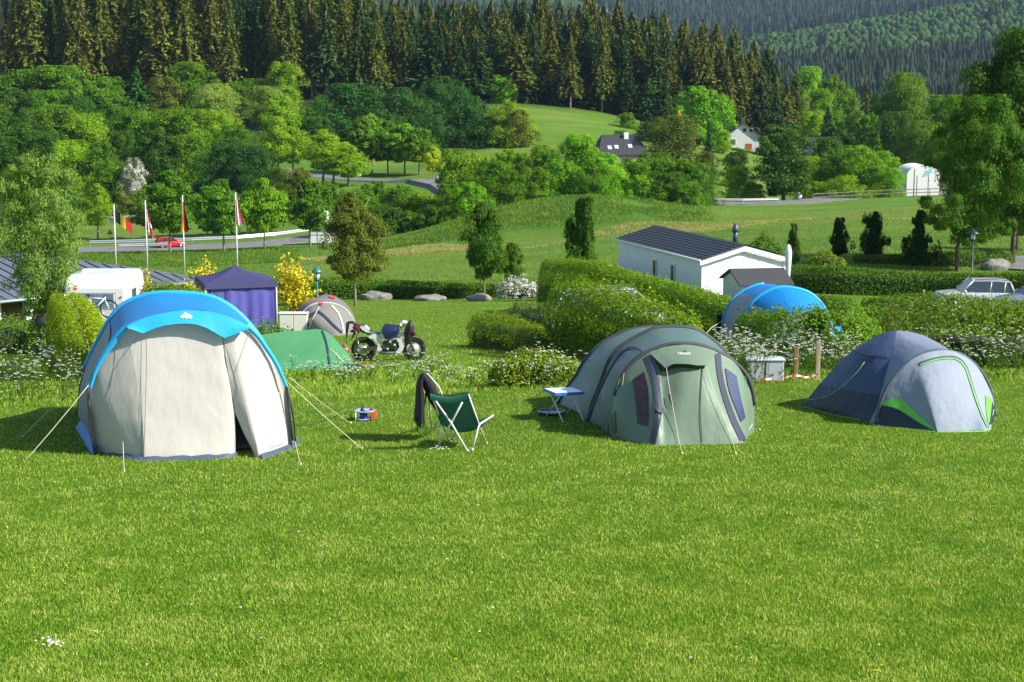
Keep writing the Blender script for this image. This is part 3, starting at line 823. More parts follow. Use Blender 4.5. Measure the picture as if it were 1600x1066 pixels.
# far hills covered with forest: nobody could count these trees
def far_forest(name, n, y0, y1, pxr, label, dec, seed, hmul=1.0):
    r = np.random.default_rng(seed)
    base = []
    # two little crown shapes
    def ringtree(prof_, sides):
        V = []; F = []
        for (z, rad) in prof_:
            for k in range(sides):
                a = 6.283 * k / sides + z * 2
                q = 1 + .3 * math.sin(a * 3 + z * 20)
                V.append((rad * q * math.cos(a), rad * q * math.sin(a), z + .03 * math.sin(a * 2)))
        for i in range(len(prof_) - 1):
            for k in range(sides):
                F.append((i * sides + k, i * sides + (k + 1) % sides, (i + 1) * sides + (k + 1) % sides, (i + 1) * sides + k))
        return np.array(V), np.array(F)
    con = ringtree([(0, .15), (.12, .24), (.3, .20), (.32, .23), (.55, .13), (.57, .16), (.78, .07), (.8, .09), (1.0, .005)], 6)
    rnd = ringtree([(0, .12), (.2, .36), (.45, .44), (.7, .38), (.9, .2), (1.0, .02)], 6)
    Y = y0 * (y1 / y0) ** r.random(n)
    px = pxr[0] + (pxr[1] - pxr[0]) * r.random(n)
    X = (px - 800) / 2675 * Y
    d = vnoise(X, Y, 260, seed) * .5 + vnoise(X, Y, 60, seed + 3) * .3 + vnoise(X, Y, 14, seed + 5) * .2 + dec(px, Y)
    isd = d > .5
    out = []
    for sel, (V, F), hh, tone in ((~isd, con, 23, (.030, .052, .020)), (isd, rnd, 10.5, (.038, .088, .016))):
        m = sel.sum()
        H = hh * hmul * (.5 + .9 * r.random(m) ** 1.5)
        Wd = np.maximum(H, 9) * (.62 if hh > 17 else .85) * (.8 + .5 * r.random(m))
        a = r.random(m) * 6.28
        x = V[None, :, 0] * np.cos(a)[:, None] - V[None, :, 1] * np.sin(a)[:, None]
        y = V[None, :, 0] * np.sin(a)[:, None] + V[None, :, 1] * np.cos(a)[:, None]
        xs, ys = X[sel], Y[sel]
        P = np.stack([xs[:, None] + x * Wd[:, None], ys[:, None] + y * Wd[:, None], hgt(xs, ys)[:, None] - 1 + V[None, :, 2] * H[:, None]], -1).reshape(-1, 3)
        Fa = (F[None] + (np.arange(m) * len(V))[:, None, None]).reshape(-1, 4)
        out.append((P, Fa, tone))
    nv = len(out[0][0])
    me = np_mesh(name, np.concatenate([out[0][0], out[1][0]]), np.concatenate([out[0][1], out[1][1] + nv]))
    me.materials.append(leaf_mat('far_conifer', out[0][2], .1, .5, .1, .03, .8)); me.materials.append(leaf_mat('far_broadleaf', out[1][2], .2, .4, .1, .04, .8))
    me.polygons.foreach_set('material_index', np.concatenate([np.zeros(len(out[0][1]), np.int32), np.ones(len(out[1][1]), np.int32)]))
    o = put(name, me, None)
    kind(o, 'stuff'); o['label'] = label; o['category'] = 'forest'
def decA(px, Y):
    # broadleaf strip on the upper and lower parts of the near hill, spruce between
    t = np.where((Y > 2080) & (px > 1150), .17, 0) + np.where(Y < 1500, .2, 0) + np.where((Y > 1500) & (Y < 2080), -.35, 0)
    return t
far_forest('far_forest', 30000, 1250, 2800, (340, 1720), 'hazy forest covering the hillside in the upper right distance', decA, 3)
far_forest('farthest_forest', 14000, 3300, 6000, (380, 1800), 'blue-grey forest on the farthest ridge along the top edge', lambda p, y: -.12, 4, 1.3)

# ---------------------------------------------------------------- roads
far_forest('hill_forest', 2600, 615, 1250, (-300, 900), 'dense spruce forest on the slope behind the hilltop trees', lambda p, y: -.2, 9, .95)
M_asph = simple('asphalt', (.17, .17, .18), .85, bump=.3, bscale=8, var=.25, vscale=.6)
M_line = simple('road_paint', (.75, .75, .72), .6)
def ribbon(name, pts, width, mat, lift=.06, kindv='structure', label=None):
    P = []
    # dense resample
    res = []
    for a, b in zip(pts[:-1], pts[1:]):
        n = max(2, int(math.hypot(b[0] - a[0], b[1] - a[1]) / 3))
        for k in range(n): res.append((a[0] + (b[0] - a[0]) * k / n, a[1] + (b[1] - a[1]) * k / n))
    res.append(pts[-1][:2])
    L = []
    for i, p in enumerate(res):
        a = res[max(0, i - 1)]; b = res[min(len(res) - 1, i + 1)]
        t = Vector((b[0] - a[0], b[1] - a[1])); t.normalize()
        nn = Vector((-t.y, t.x))
        row = []
        for k in range(5):
            q = (k / 4 - .5) * width
            row.append([p[0] + nn.x * q, p[1] + nn.y * q])
        zc = max(h1(r_[0], r_[1]) for r_ in row)
        L.append([(r_[0], r_[1], zc + lift) for r_ in row])
    mb = MB(); mb.grid(L)
    # earth shoulders so that the road is bedded in the slope
    for side in (0, 4):
        S = []
        for r_ in L:
            c = Vector(r_[2]); e = Vector(r_[side]); d = (e - c); d.z = 0; d.normalize()
            S.append([e, (e.x + d.x * .9, e.y + d.y * .9, e.z - 1.2)])
        mb.grid(S)
    o = mb.build(name, mat)
    kind(o, kindv)
    return [Vector(r_[2]) for r_ in L]
def gp(px, Y):
    x = X_at(px, Y, 330); return (x, Y)
road_low = ribbon('road', [gp(-200, 236), gp(120, 238), gp(265, 240), gp(360, 241), gp(440, 245), gp(510, 252), gp(600, 262), gp(720, 285), gp(900, 300), gp(1060, 290), gp(1120, 272), gp(1250, 275), gp(1330, 300), gp(1500, 330)], 6.2, M_asph)
road_up = ribbon('road', [gp(300, 372), gp(430, 368), gp(520, 352), gp(600, 343), gp(660, 338), gp(700, 322), gp(722, 304), gp(735, 290)], 6.5, M_asph, .08)
# ================================================================ foreground tents
from mathutils.bvhtree import BVHTree
def crs(pts, n):
    """Catmull-Rom through points, n samples, even in control spacing"""
    P = [np.array(p, float) for p in pts]
    m = len(P)
    if m == 1: return [P[0]] * n
    P = [2 * P[0] - P[1]] + P + [2 * P[-1] - P[-2]]
    out = []
    for k in range(n):
        t = k / (n - 1) * (m - 1)
        i = min(int(t), m - 2); f = t - i
        a, b, c, d = P[i], P[i + 1], P[i + 2], P[i + 3]
        out.append(.5 * ((2 * b) + (c - a) * f + (2 * a - 5 * b + 4 * c - d) * f * f + (3 * b - a - 3 * c + d) * f ** 3))
    return out
def arcl(pts, n):
    """resample evenly by length"""
    P = np.array(crs(pts, 160)); s = np.concatenate([[0], np.cumsum(np.linalg.norm(np.diff(P, axis=0), axis=1))])
    q = np.linspace(0, s[-1], n)
    return [np.array([np.interp(x, s, P[:, k]) for k in range(P.shape[1])]) for x in q]
def surf(cols_, nu, nv):
    """smooth surface through columns of points"""
    C = [crs(c, nv) for c in cols_]
    return [crs([C[i][j] for i in range(len(C))], nu) for j in range(nv)]
def wpt(p, Y=None):
    if len(p) == 3 and not isinstance(p, (Vector, np.ndarray)): return np.array(W(*p))
    return np.array(G(p[0], p[1])) if Y is None else np.array(W(p[0], p[1], Y))
def colw(col, Ytop, bulge=0.0):
    """a column top->bottom of (px,row): the bottom stands on the ground, depth runs evenly"""
    b = G(*col[-1]) if len(col[-1]) == 2 else W(*col[-1])
    n = len(col); out = []
    for k, c in enumerate(col):
        if k == n - 1: out.append(np.array(b)); continue
        if len(c) == 3: out.append(np.array(W(*c))); continue
        f = k / (n - 1)
        out.append(np.array(W(c[0], c[1], Ytop + (b.y - Ytop) * f - bulge * math.sin(math.pi * f))))
    return out
def hoop(pts, Yl, Yr):
    """hoop from left foot to right foot, depth shifting evenly with px"""
    x0, x1 = pts[0][0], pts[-1][0]
    return [np.array(W(p[0], p[1], Yl + (Yr - Yl) * (p[0] - x0) / (x1 - x0))) for p in pts]
def wrinkle(P, amp, seed=1, sc=3.0, keep=1):
    amp = amp * .45
    r = np.random.default_rng(seed)
    A = np.array(P); m, n, _ = A.shape
    du = np.gradient(A, axis=0); dv = np.gradient(A, axis=1)
    Nn = np.cross(du, dv); Nn /= np.linalg.norm(Nn, axis=2)[:, :, None] + 1e-9
    w_ = vnoise(A[:, :, 0] * sc + seed * 7.3, A[:, :, 2] * sc + A[:, :, 1] * sc * .6, 1.0, seed) + .5 * vnoise(A[:, :, 0] * sc * 2.3, A[:, :, 2] * sc * 2.3 + A[:, :, 1], 1.0, seed + 1) - .75
    return (A + Nn * (w_ * amp)[:, :, None])
def bvh_of(objs):
    V, F = [], []
    for o in objs:
        b = len(V)
        V += [o.location + v.co for v in o.data.vertices]
        F += [tuple(i + b for i in p.vertices) for p in o.data.polygons]
    return BVHTree.FromPolygons(V, F)
def cast(bvh, px, row, off=.008, fall=None):
    d = ray(px, row).normalized()
    hit, nrm, idx, dist = bvh.ray_cast(Vector((0, 0, ZC)), d)
    if hit is None:
        return None
    if nrm.dot(d) > 0: nrm = -nrm
    return hit + nrm * off
def decal(bvh, grid, nu, nv, name, mat, parent, off=.008, smooth=True):
    """cloth piece sewn on a panel; grid of photo pixels, columns of points"""
    P2 = surf([[np.array(p, float) for p in c] for c in grid], nu, nv)
    ok = [[cast(bvh, p[0], p[1], off) for p in r_] for r_ in P2]
    mb = MB()
    vs, idx = [], {}
    for i in range(nv):
        for j in range(nu):
            if ok[i][j] is not None:
                idx[(i, j)] = len(vs); vs.append(ok[i][j])
    fs = []
    for i in range(nv - 1):
        for j in range(nu - 1):
            q = [(i, j), (i, j + 1), (i + 1, j + 1), (i + 1, j)]
            if all(k in idx for k in q):
                ys = [vs[idx[k]].y for k in q]
                if max(ys) - min(ys) < .6: fs.append([idx[k] for k in q])
    mb.add(vs, fs, smooth)
    return mb.build(name, mat, None)
def strip(bvh, pts, w0, n, name, mat, off=.008, w1=None):
    """band following a line of photo pixels, w0 px wide"""
    C = crs([np.array(p, float) for p in pts], n)
    L, Rr = [], []
    for i, c in enumerate(C):
        t = C[min(i + 1, n - 1)] - C[max(i - 1, 0)]; t = t / (np.linalg.norm(t) + 1e-9)
        nn = np.array([-t[1], t[0]]); ww = w0 + ((w1 if w1 is not None else w0) - w0) * i / (n - 1)
        L.append(c - nn * ww / 2); Rr.append(c + nn * ww / 2)
    return decal(bvh, [L, [(a + b) / 2 for a, b in zip(L, Rr)], Rr], 3, n, name, mat, None, off)
def cord(pts, r, name, mat, n=16):
    return MB().tube([Vector(p) for p in crs(pts, n)], r, 6).build(name, mat)
def fit(root, objs):
    """hang world-space parts under a thing's Empty"""
    for o in objs:
        if o is None: continue
        l = root.location
        if o.type == 'MESH' and o.parent is None:
            o.location = Vector(o.location) - l
            o.parent = root
def stake(p, name='tent_peg'):
    p = Vector(p)
    return MB().tube([p + Vector((0, 0, .03)), p + Vector((.02, .03, -.08))], .005, 6).build(name, M_metal)
M_metal = simple('steel', (.55, .55, .56), .35, .9)
M_alu = simple('white_tube', (.78, .79, .80), .3, .2)
M_black = simple('black_plastic', (.02, .02, .022), .45)
def cloth(name, c, bump=.35, transl=.12, rough=.6, bs=6, stretch=(1, 1, .45), spec=.4, var=.06):
    if name in MATS: return MATS[name]
    m = simple(name, c, rough, 0, spec, bump * .8, bs * 1.6, var, 3, None, 0, stretch, .02, transl)
    n = m.node_tree
    b1 = [x for x in n.nodes if x.type == 'BUMP']
    if b1 and bump > .25:      # sharp creases on top of the soft sag
        mp = N(n, 'Mapping'); mp.inputs['Scale'].default_value = (1.6, 1.6, .8); mp.inputs['Rotation'].default_value = (.3, .5, .2)
        tc = [x for x in n.nodes if x.type == 'TEX_COORD'][0]; n.links.new(tc.outputs['Object'], mp.inputs[0])
        t = N(n, 'TexNoise'); t.noise_type = 'RIDGED_MULTIFRACTAL'; t.inputs['Scale'].default_value = bs * .42; t.inputs['Detail'].default_value = 3; t.inputs['Distortion'].default_value = .8
        n.links.new(mp.outputs[0], t.inputs[0])
        b2 = N(n, 'Bump'); b2.inputs['Strength'].default_value = bump * .55; b2.inputs['Distance'].default_value = .012
        n.links.new(t.outputs[0], b2.inputs['Height']); n.links.new(b1[0].outputs[0], b2.inputs['Normal'])
        p = [x for x in n.nodes if x.type == 'BSDF_PRINCIPLED'][0]; n.links.new(b2.outputs[0], p.inputs['Normal'])
    return m
def cloth_old(name, c, bump=.35, transl=.12, rough=.6, bs=6, stretch=(1, 1, .45), spec=.4, var=.06):
    return simple(name, c, rough, 0, spec, bump * .8, bs * 1.6, var, 3, None, 0, stretch, .02, transl)
C_cream = cloth('cream_canvas', (.60, .58, .53), .5, .24, .8, 6, var=.04, spec=.2)
C_blue = cloth('blue_nylon', (.012, .24, .62), .7, .12, .5, 7, spec=.25)
C_cyan = cloth('cyan_nylon', (.03, .42, .78), .3, .15, .42)
C_grey = cloth('grey_panel', (.20, .23, .29), .4, .08, .5)
C_skirt = cloth('mud_skirt', (.06, .085, .13), .8, .0, .6, 9)
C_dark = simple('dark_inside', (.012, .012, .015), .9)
C_green = cloth('sage_green_nylon', (.155, .225, .16), .45, .10, .45)
C_greent = cloth('green_shaded_flysheet', (.10, .165, .15), .6, .08, .38, 6)  # darker than the front cloth; the body's shaded side is in this colour
C_charc = cloth('charcoal_webbing', (.045, .05, .052), .2, 0, .6)
C_navy = cloth('navy_trim', (.028, .034, .065), .2, 0, .6)
C_navyp = cloth('navy_shaded_flysheet', (.045, .075, .15), .7, .05, .38, 7)  # navy cloth, with the dome's shade side put into the colour as well
C_navyd = cloth('dark_navy_flysheet', (.018, .032, .065), .7, .03, .4, 7)
C_steel = cloth('grey_blue_flysheet', (.19, .23, .31), .6, .10, .42, 7)
C_pale = cloth('pale_grey_flysheet', (.27, .315, .39), .6, .10, .62, 8, spec=.2)
C_lime = cloth('lime_nylon', (.16, .62, .07), .3, .1, .5)
C_cord = simple('guy_cord', (.62, .58, .42), .7)
C_cordg = simple('green_cord', (.02, .35, .22), .7)
C_cordo = simple('ochre_cord', (.55, .33, .08), .7)
C_white = simple('white_print', (.82, .82, .82), .6)
def text_on(bvh, txt, px, row, size_px, ang, name, mat, off=.012, sx=1.0):
    cu = bpy.data.curves.new(name, 'FONT'); cu.body = txt; cu.align_x = 'CENTER'; cu.align_y = 'CENTER'; cu.resolution_u = 2
    ob = bpy.data.objects.new('tmp', cu); link(ob)
    dg = bpy.context.evaluated_depsgraph_get(); dg.update()
    me = bpy.data.meshes.new_from_object(ob.evaluated_get(dg))
    bpy.data.objects.remove(ob)
    ca, sa = math.cos(ang), math.sin(ang)
    good = True
    for v in me.vertices:
        x, y = v.co.x * size_px * sx, v.co.y * size_px
        q = cast(bvh, px + x * ca + y * sa, row + x * sa - y * ca, off)
        if q is None: q = Vector(W(px, row, 23)); good = False
        v.co = q
    me.materials.clear(); me.materials.append(mat)
    o = bpy.data.objects.new(name, me); link(o)
    return o if good else o

def blue_tent():
    root = thing('tunnel_tent', 'largest tent, blue-roofed tunnel with cream canvas front, left on the lawn', 'tent', G(300, 716))
    parts = []
    F = hoop([(148,706),(141,660),(139,607),(149,572),(170,536),(197,510),(245,491),(290,485),(335,488),(389,511),(420,546),(440,578),(448,603),(453,640),(458,670),(462,693)], 22.75, 23.2)
    Rr = hoop([(121,648),(124,612),(132,578),(152,536),(183,485),(220,464),(260,458),(320,462),(358,478),(388,505),(410,535),(425,570),(432,610),(436,650)], 25.9, 26.1)
    T = hoop([(128,625),(134,600),(150,570),(172,540),(205,518),(240,510),(275,508),(310,510),(345,522),(372,545),(388,575),(396,605),(400,630)], 28.2, 28.4)
    g = lambda P: [np.array([p[0], p[1], max(p[2], h1(p[0], p[1]))]) for p in P]
    NA = 61
    Fa, Ra, Ta = arcl(F, NA), arcl(Rr, NA), arcl(T, NA)
    def seg(i0, i1, A, B, name, mat, seed, sag=.03, nv=14):
        P = []
        for k in range(nv):
            f = k / (nv - 1)
            row = []
            for i in range(i0, i1 + 1):
                p = A[i] * (1 - f) + B[i] * f
                c = (A[NA // 2] + B[NA // 2]) / 2; c = np.array([c[0], p[1], h1(p[0], p[1]) + .6])
                d = c - p; d /= np.linalg.norm(d) + 1e-9
                row.append(p + d * sag * math.sin(math.pi * f))
            P.append(row)
        P = wrinkle(P, .03, seed, 2.5)
        mb = MB(); mb.grid([[tuple(q) for q in r_] for r_ in P])
        return mb.build(name, mat)
    a0, a1 = 17, 47
    left = seg(0, a0, Fa, Ra, 'side_panel', C_grey, 1); right = seg(a1, NA - 1, Fa, Ra, 'side_panel', C_grey, 2)
    roof = seg(a0, a1, Fa, Ra, 'roof_panel', C_blue, 3, .05, 22)
    rear = seg(0, NA - 1, Ra, Ta, 'sleeping_compartment', C_blue, 4, .05)
    # closed back
    cb = np.mean([Ta[0], Ta[-1]], axis=0); cb[1] += .5; cb[2] = h1(cb[0], cb[1])
    back = MB().grid([[tuple(p) for p in Ta], [tuple(p * .5 + cb * .5 + np.array([0, .1, 0])) for p in Ta], [tuple(cb)] * NA]).build('back_panel', C_blue)
    parts += [left, right, roof, rear, back]
    # hoop sleeves, cyan
    def sleeve(A, i0, i1, r, mat, nm, dy=-.01):
        return MB().tube([Vector(A[i]) + Vector((0, dy, 0)) for i in range(i0, i1 + 1)], r, 8).build(nm, mat)
    parts.append(sleeve(Ra, 8, 52, .045, C_cyan, 'hoop_sleeve'))
    parts.append(sleeve(Fa, 0, 10, .012, M_black, 'tent_pole', -.03))
    parts.append(sleeve(Ra, 0, 8, .012, M_black, 'tent_pole'))
    # cream front
    Yt = 22.86
    c_left = [
        colw([(140,610),(141,650),(144,690),(149,707)], 22.8),
        colw([(150,573),(158,620),(175,672),(197,715)], 22.8, .0),
        colw([(171,537),(186,595),(205,655),(221,718)], 22.8, .0),
        colw([(197,511),(211,575),(220,650),(227,719)], 22.8, .0),
        colw([(228,497),(231,570),(230,650),(231,719.5)], 22.83, .0),
        colw([(288,487),(290,570),(291,650),(292,718)], 22.88, .0),
        colw([(330,489),(341,560),(355,640),(350,715)], 22.92, .0),
        colw([(345,493),(353,560),(366,640),(368,713)], 22.93, .0)]
    L1, L2 = surf(c_left[:3] + [c_left[3]], 34, 40), surf(c_left[3:], 50, 40)
    P = [list(a_) + list(b_)[1:] for a_, b_ in zip(L1, L2)]
    P = wrinkle(P, .022, 5, 3.5)
    front = MB().grid(P.tolist()).build('front_panel', C_cream)
    c_right = [
        colw([(345,493),(353,560),(366,640),(398,713)], 22.93, .0),
        colw([(365,499),(380,580),(395,650),(408,716)], 22.95, .0),
        colw([(392,513),(410,590),(424,660),(432,708)], 22.98, .0),
        colw([(420,546),(432,600),(444,660),(450,701)], 23.05, .0),
        colw([(440,580),(449,630),(456,670),(461,696)], 23.12, .0)]
    P = wrinkle(surf(c_right, 40, 40), .03, 8, 5.0)
    flap = MB().grid(P.tolist()).build('door_flap', C_cream)
    parts += [front, flap]
    # dark groundsheet, and a near-black sheet with the tent's inner shade in its colour
    inn = MB().grid([[tuple(W(x, r_, 24.4)) for x in (200, 260, 330, 400)] for r_ in (530, 600, 672)]).build('inner_dark_sheet', C_dark)
    fl = [G(235, 706) + Vector((0, .0, .02)), G(395, 704) + Vector((0, 0, .02)), Vector(W(395, 672, 24.4)), Vector(W(210, 672, 24.4))]
    for v in fl: v.z = h1(v.x, v.y) + .03
    gs = MB().add(fl, [(0, 1, 2, 3)]).build('groundsheet', simple('groundsheet', (.05, .045, .04), .8))
    parts += [inn, gs]
    b = bvh_of([front, flap])
    # visor
    up = [(139,606),(149,572),(170,535),(197,506),(245,486),(290,479),(335,482),(389,506),(420,544),(440,577),(449,602)]
    lo = [(143,606),(156,574),(178,540),(199,512),(224,521),(290,505.5),(351,528),(389,514),(415,548),(434,582),(445,603)]
    mid_l = [(199,512),(212,517),(224,521),(240,514),(256,509),(273,506.5),(290,505.5),(307,507),(324,513),(338,521),(351,528.5),(368,522),(389,514)]
    mid_u = [(197,509),(211,502.5),(226,496.5),(241,492),(256,489),(273,486),(290,484.5),(308,485),(325,486.5),(341,490),(357,494.5),(374,502),(389,510)]
    mb = MB()
    rows_ = []
    for f in np.linspace(0, 1, 5):
        rows_.append([tuple(W(a[0] * (1 - f) + c[0] * f, a[1] * (1 - f) + c[1] * f, 22.70 - .10 * f + .2 * (a[0] - 190) / 250)) for a, c in zip(mid_u, mid_l)])
    mb.grid(rows_)
    visor = mb.build('visor', C_cyan)
    def band(us, ls, Ya, Yb):
        n = len(us)
        rr = [[tuple(W(a[0] * (1 - f) + c[0] * f, a[1] * (1 - f) + c[1] * f, Ya + (Yb - Ya) * k / (n - 1) - .03 * math.sin(f * 3.14))) for k, (a, c) in enumerate(zip(us, ls))] for f in (0, .33, .66, 1)]
        return MB().grid(rr).build('hoop_sleeve', C_cyan)
    U1 = crs([(138,607),(146,578),(157,556),(170,535),(183,519),(198,505)], 14); L1 = crs([(143.5,607),(153,580),(166,558),(179,541),(190,526),(202,513)], 14)
    U2 = crs([(388,505),(405,522),(420,543),(432,562),(441,580),(450,603)], 14); L2 = crs([(385,514),(401,529),(415,549),(427,567),(436,585),(444.5,604)], 14)
    s1 = band(U1, L1, 22.72, 22.70); s2 = band(U2, L2, 22.92, 23.1)
    hang1 = MB().grid([[tuple(W(135.5,596,22.70)), tuple(W(141,595,22.68))], [tuple(W(134.5,606,22.7)), tuple(W(140.5,605,22.68))]]).build('strap', C_cyan)
    parts += [visor, s1, s2, hang1]
    bv = bvh_of([visor])
    # emblem: a little zigzag of peaks
    em = MB()
    tri = [(281.5,496.5),(289.5,488.3),(291.5,490.3),(294,489.8),(296,492.5),(297.5,491.9),(301,496.2),(297,498.8),(294.5,496.5),(292.5,498.9),(288.5,496.2),(286.2,498.2),(284,496.6)]
    vs = [cast(bv, p[0], p[1], .01) for p in tri]
    em.add([v for v in vs if v is not None], [tuple(range(len([v for v in vs if v is not None])))])
    parts.append(em.build('emblem', C_white))
    parts.append(text_on(b, 'QUECHUA', 430, 697, 4.5, -.28, 'brand_print', simple('blue_print', (.05, .3, .6), .6)))
    # seams
    M_seam = simple('canvas_seam', (.46, .44, .38), .8)
    parts.append(strip(b, [(229,500),(230,570),(228,650),(226,715)], 1.6, 24, 'seam', M_seam, .006))
    parts.append(strip(b, [(222,522),(221,600),(219,660),(221,715)], 1.0, 24, 'seam', M_seam, .006))
    parts.append(strip(b, [(348,525),(353,565),(362,615),(366,640)], 1.6, 24, 'zip', simple('zip_dark', (.16, .15, .14), .7), .008))
    parts.append(strip(b, [(368,712),(330,716),(290,718),(232,719)], 2.2, 24, 'hem', simple('blue_hem', (.12, .33, .52), .6), .012))
    parts.append(strip(b, [(461,694),(445,699),(425,706),(409,714)], 3.0, 14, 'hem', simple('blue_hem', (.12, .33, .52), .6), .012))
    # mud skirt
    base = [(147,704),(165,709),(197,716),(226,720),(290,718.5),(350,716),(372,713)]
    rows_ = []
    for k, (dz, dy) in enumerate(((.05, .03), (.015, -.03), (-.005, -.07))):
        rows_.append([tuple(G(*p) + Vector((-.02 * k, dy, dz + .01 * math.sin(i * 2.1)))) for i, p in enumerate(crs([np.array(q, float) for q in base], 30))])
    parts.append(MB().grid(rows_).build('mud_skirt', C_skirt))
    rows_ = []
    for k, (dz, dy) in enumerate(((.06, .04), (.02, -.01), (.0, -.06))):
        rows_.append([tuple(G(*p) + Vector((.02 * k, dy, dz))) for p in crs([np.array(q, float) for q in [(407,717),(430,710),(455,700),(466,692)]], 14)])
    parts.append(MB().grid(rows_).build('mud_skirt', C_skirt))
    rows_ = []
    for k, (dz, dx) in enumerate(((.12, .05), (.04, .0), (.0, -.05))):
        rows_.append([tuple(np.array([p[0] + dx, p[1], h1(p[0], p[1]) + dz])) for p in crs([Fa[0], (Fa[0] + Ra[0]) / 2, Ra[0]], 12)])
    parts.append(MB().grid(rows_).build('mud_skirt', C_blue))
    # guy ropes
    def guy(a, bpx, nm='guy_rope', mat=C_cord, r=.0045):
        g_ = G(*bpx)
        parts.append(cord([a, (np.array(a) + np.array(g_)) / 2 - np.array([0, 0, .015]), np.array(g_)], r, nm, mat, 8)); parts.append(stake(g_))
    guy(np.array(W(140, 600, 22.7)), (37, 723)); guy(np.array(W(125, 590, 25.9)), (34, 683)); guy(np.array(W(450, 598, 23.1)), (566, 702)); guy(np.array(W(452, 590, 23.2)), (548, 662))
    guy(np.array(W(192, 690, 22.3)), (194, 738)); guy(np.array(W(461, 690, 23.0)), (470, 727))
    for pts in ([(187,518),(186,565)], [(219,522),(186,572),(176,620),(170,650)], [(186,568),(181,600)], [(353,530),(370,580),(385,640),(400,700)], [(390,518),(375,560),(371,580)]):
        L = [np.array(q, float) for q in crs([np.array(p, float) for p in pts], 10)]
        c3 = [cast(b, q[0], q[1], .02) for q in L]; c3 = [q for q in c3 if q is not None]
        if len(c3) > 2: parts.append(MB().tube(c3, .003, 5).build('inner_cord', simple('grey_cord', (.25, .25, .25), .7)))
    # base strut on the right hoop
    parts.append(MB().tube([W(449,606,23.1), W(456,640,23.15), W(460,668,23.2), G(462,694)], .012, 8).build('tent_pole', M_black))
    fit(root, parts)
    GRASS_EXCL.append([tuple(v)[:2] for v in (G(152, 704), G(228, 716), G(366, 709), G(408, 711), G(458, 692))] + [(Ra[-1][0], Ra[-1][1]), (Ra[0][0], Ra[0][1])])
blue_tent()

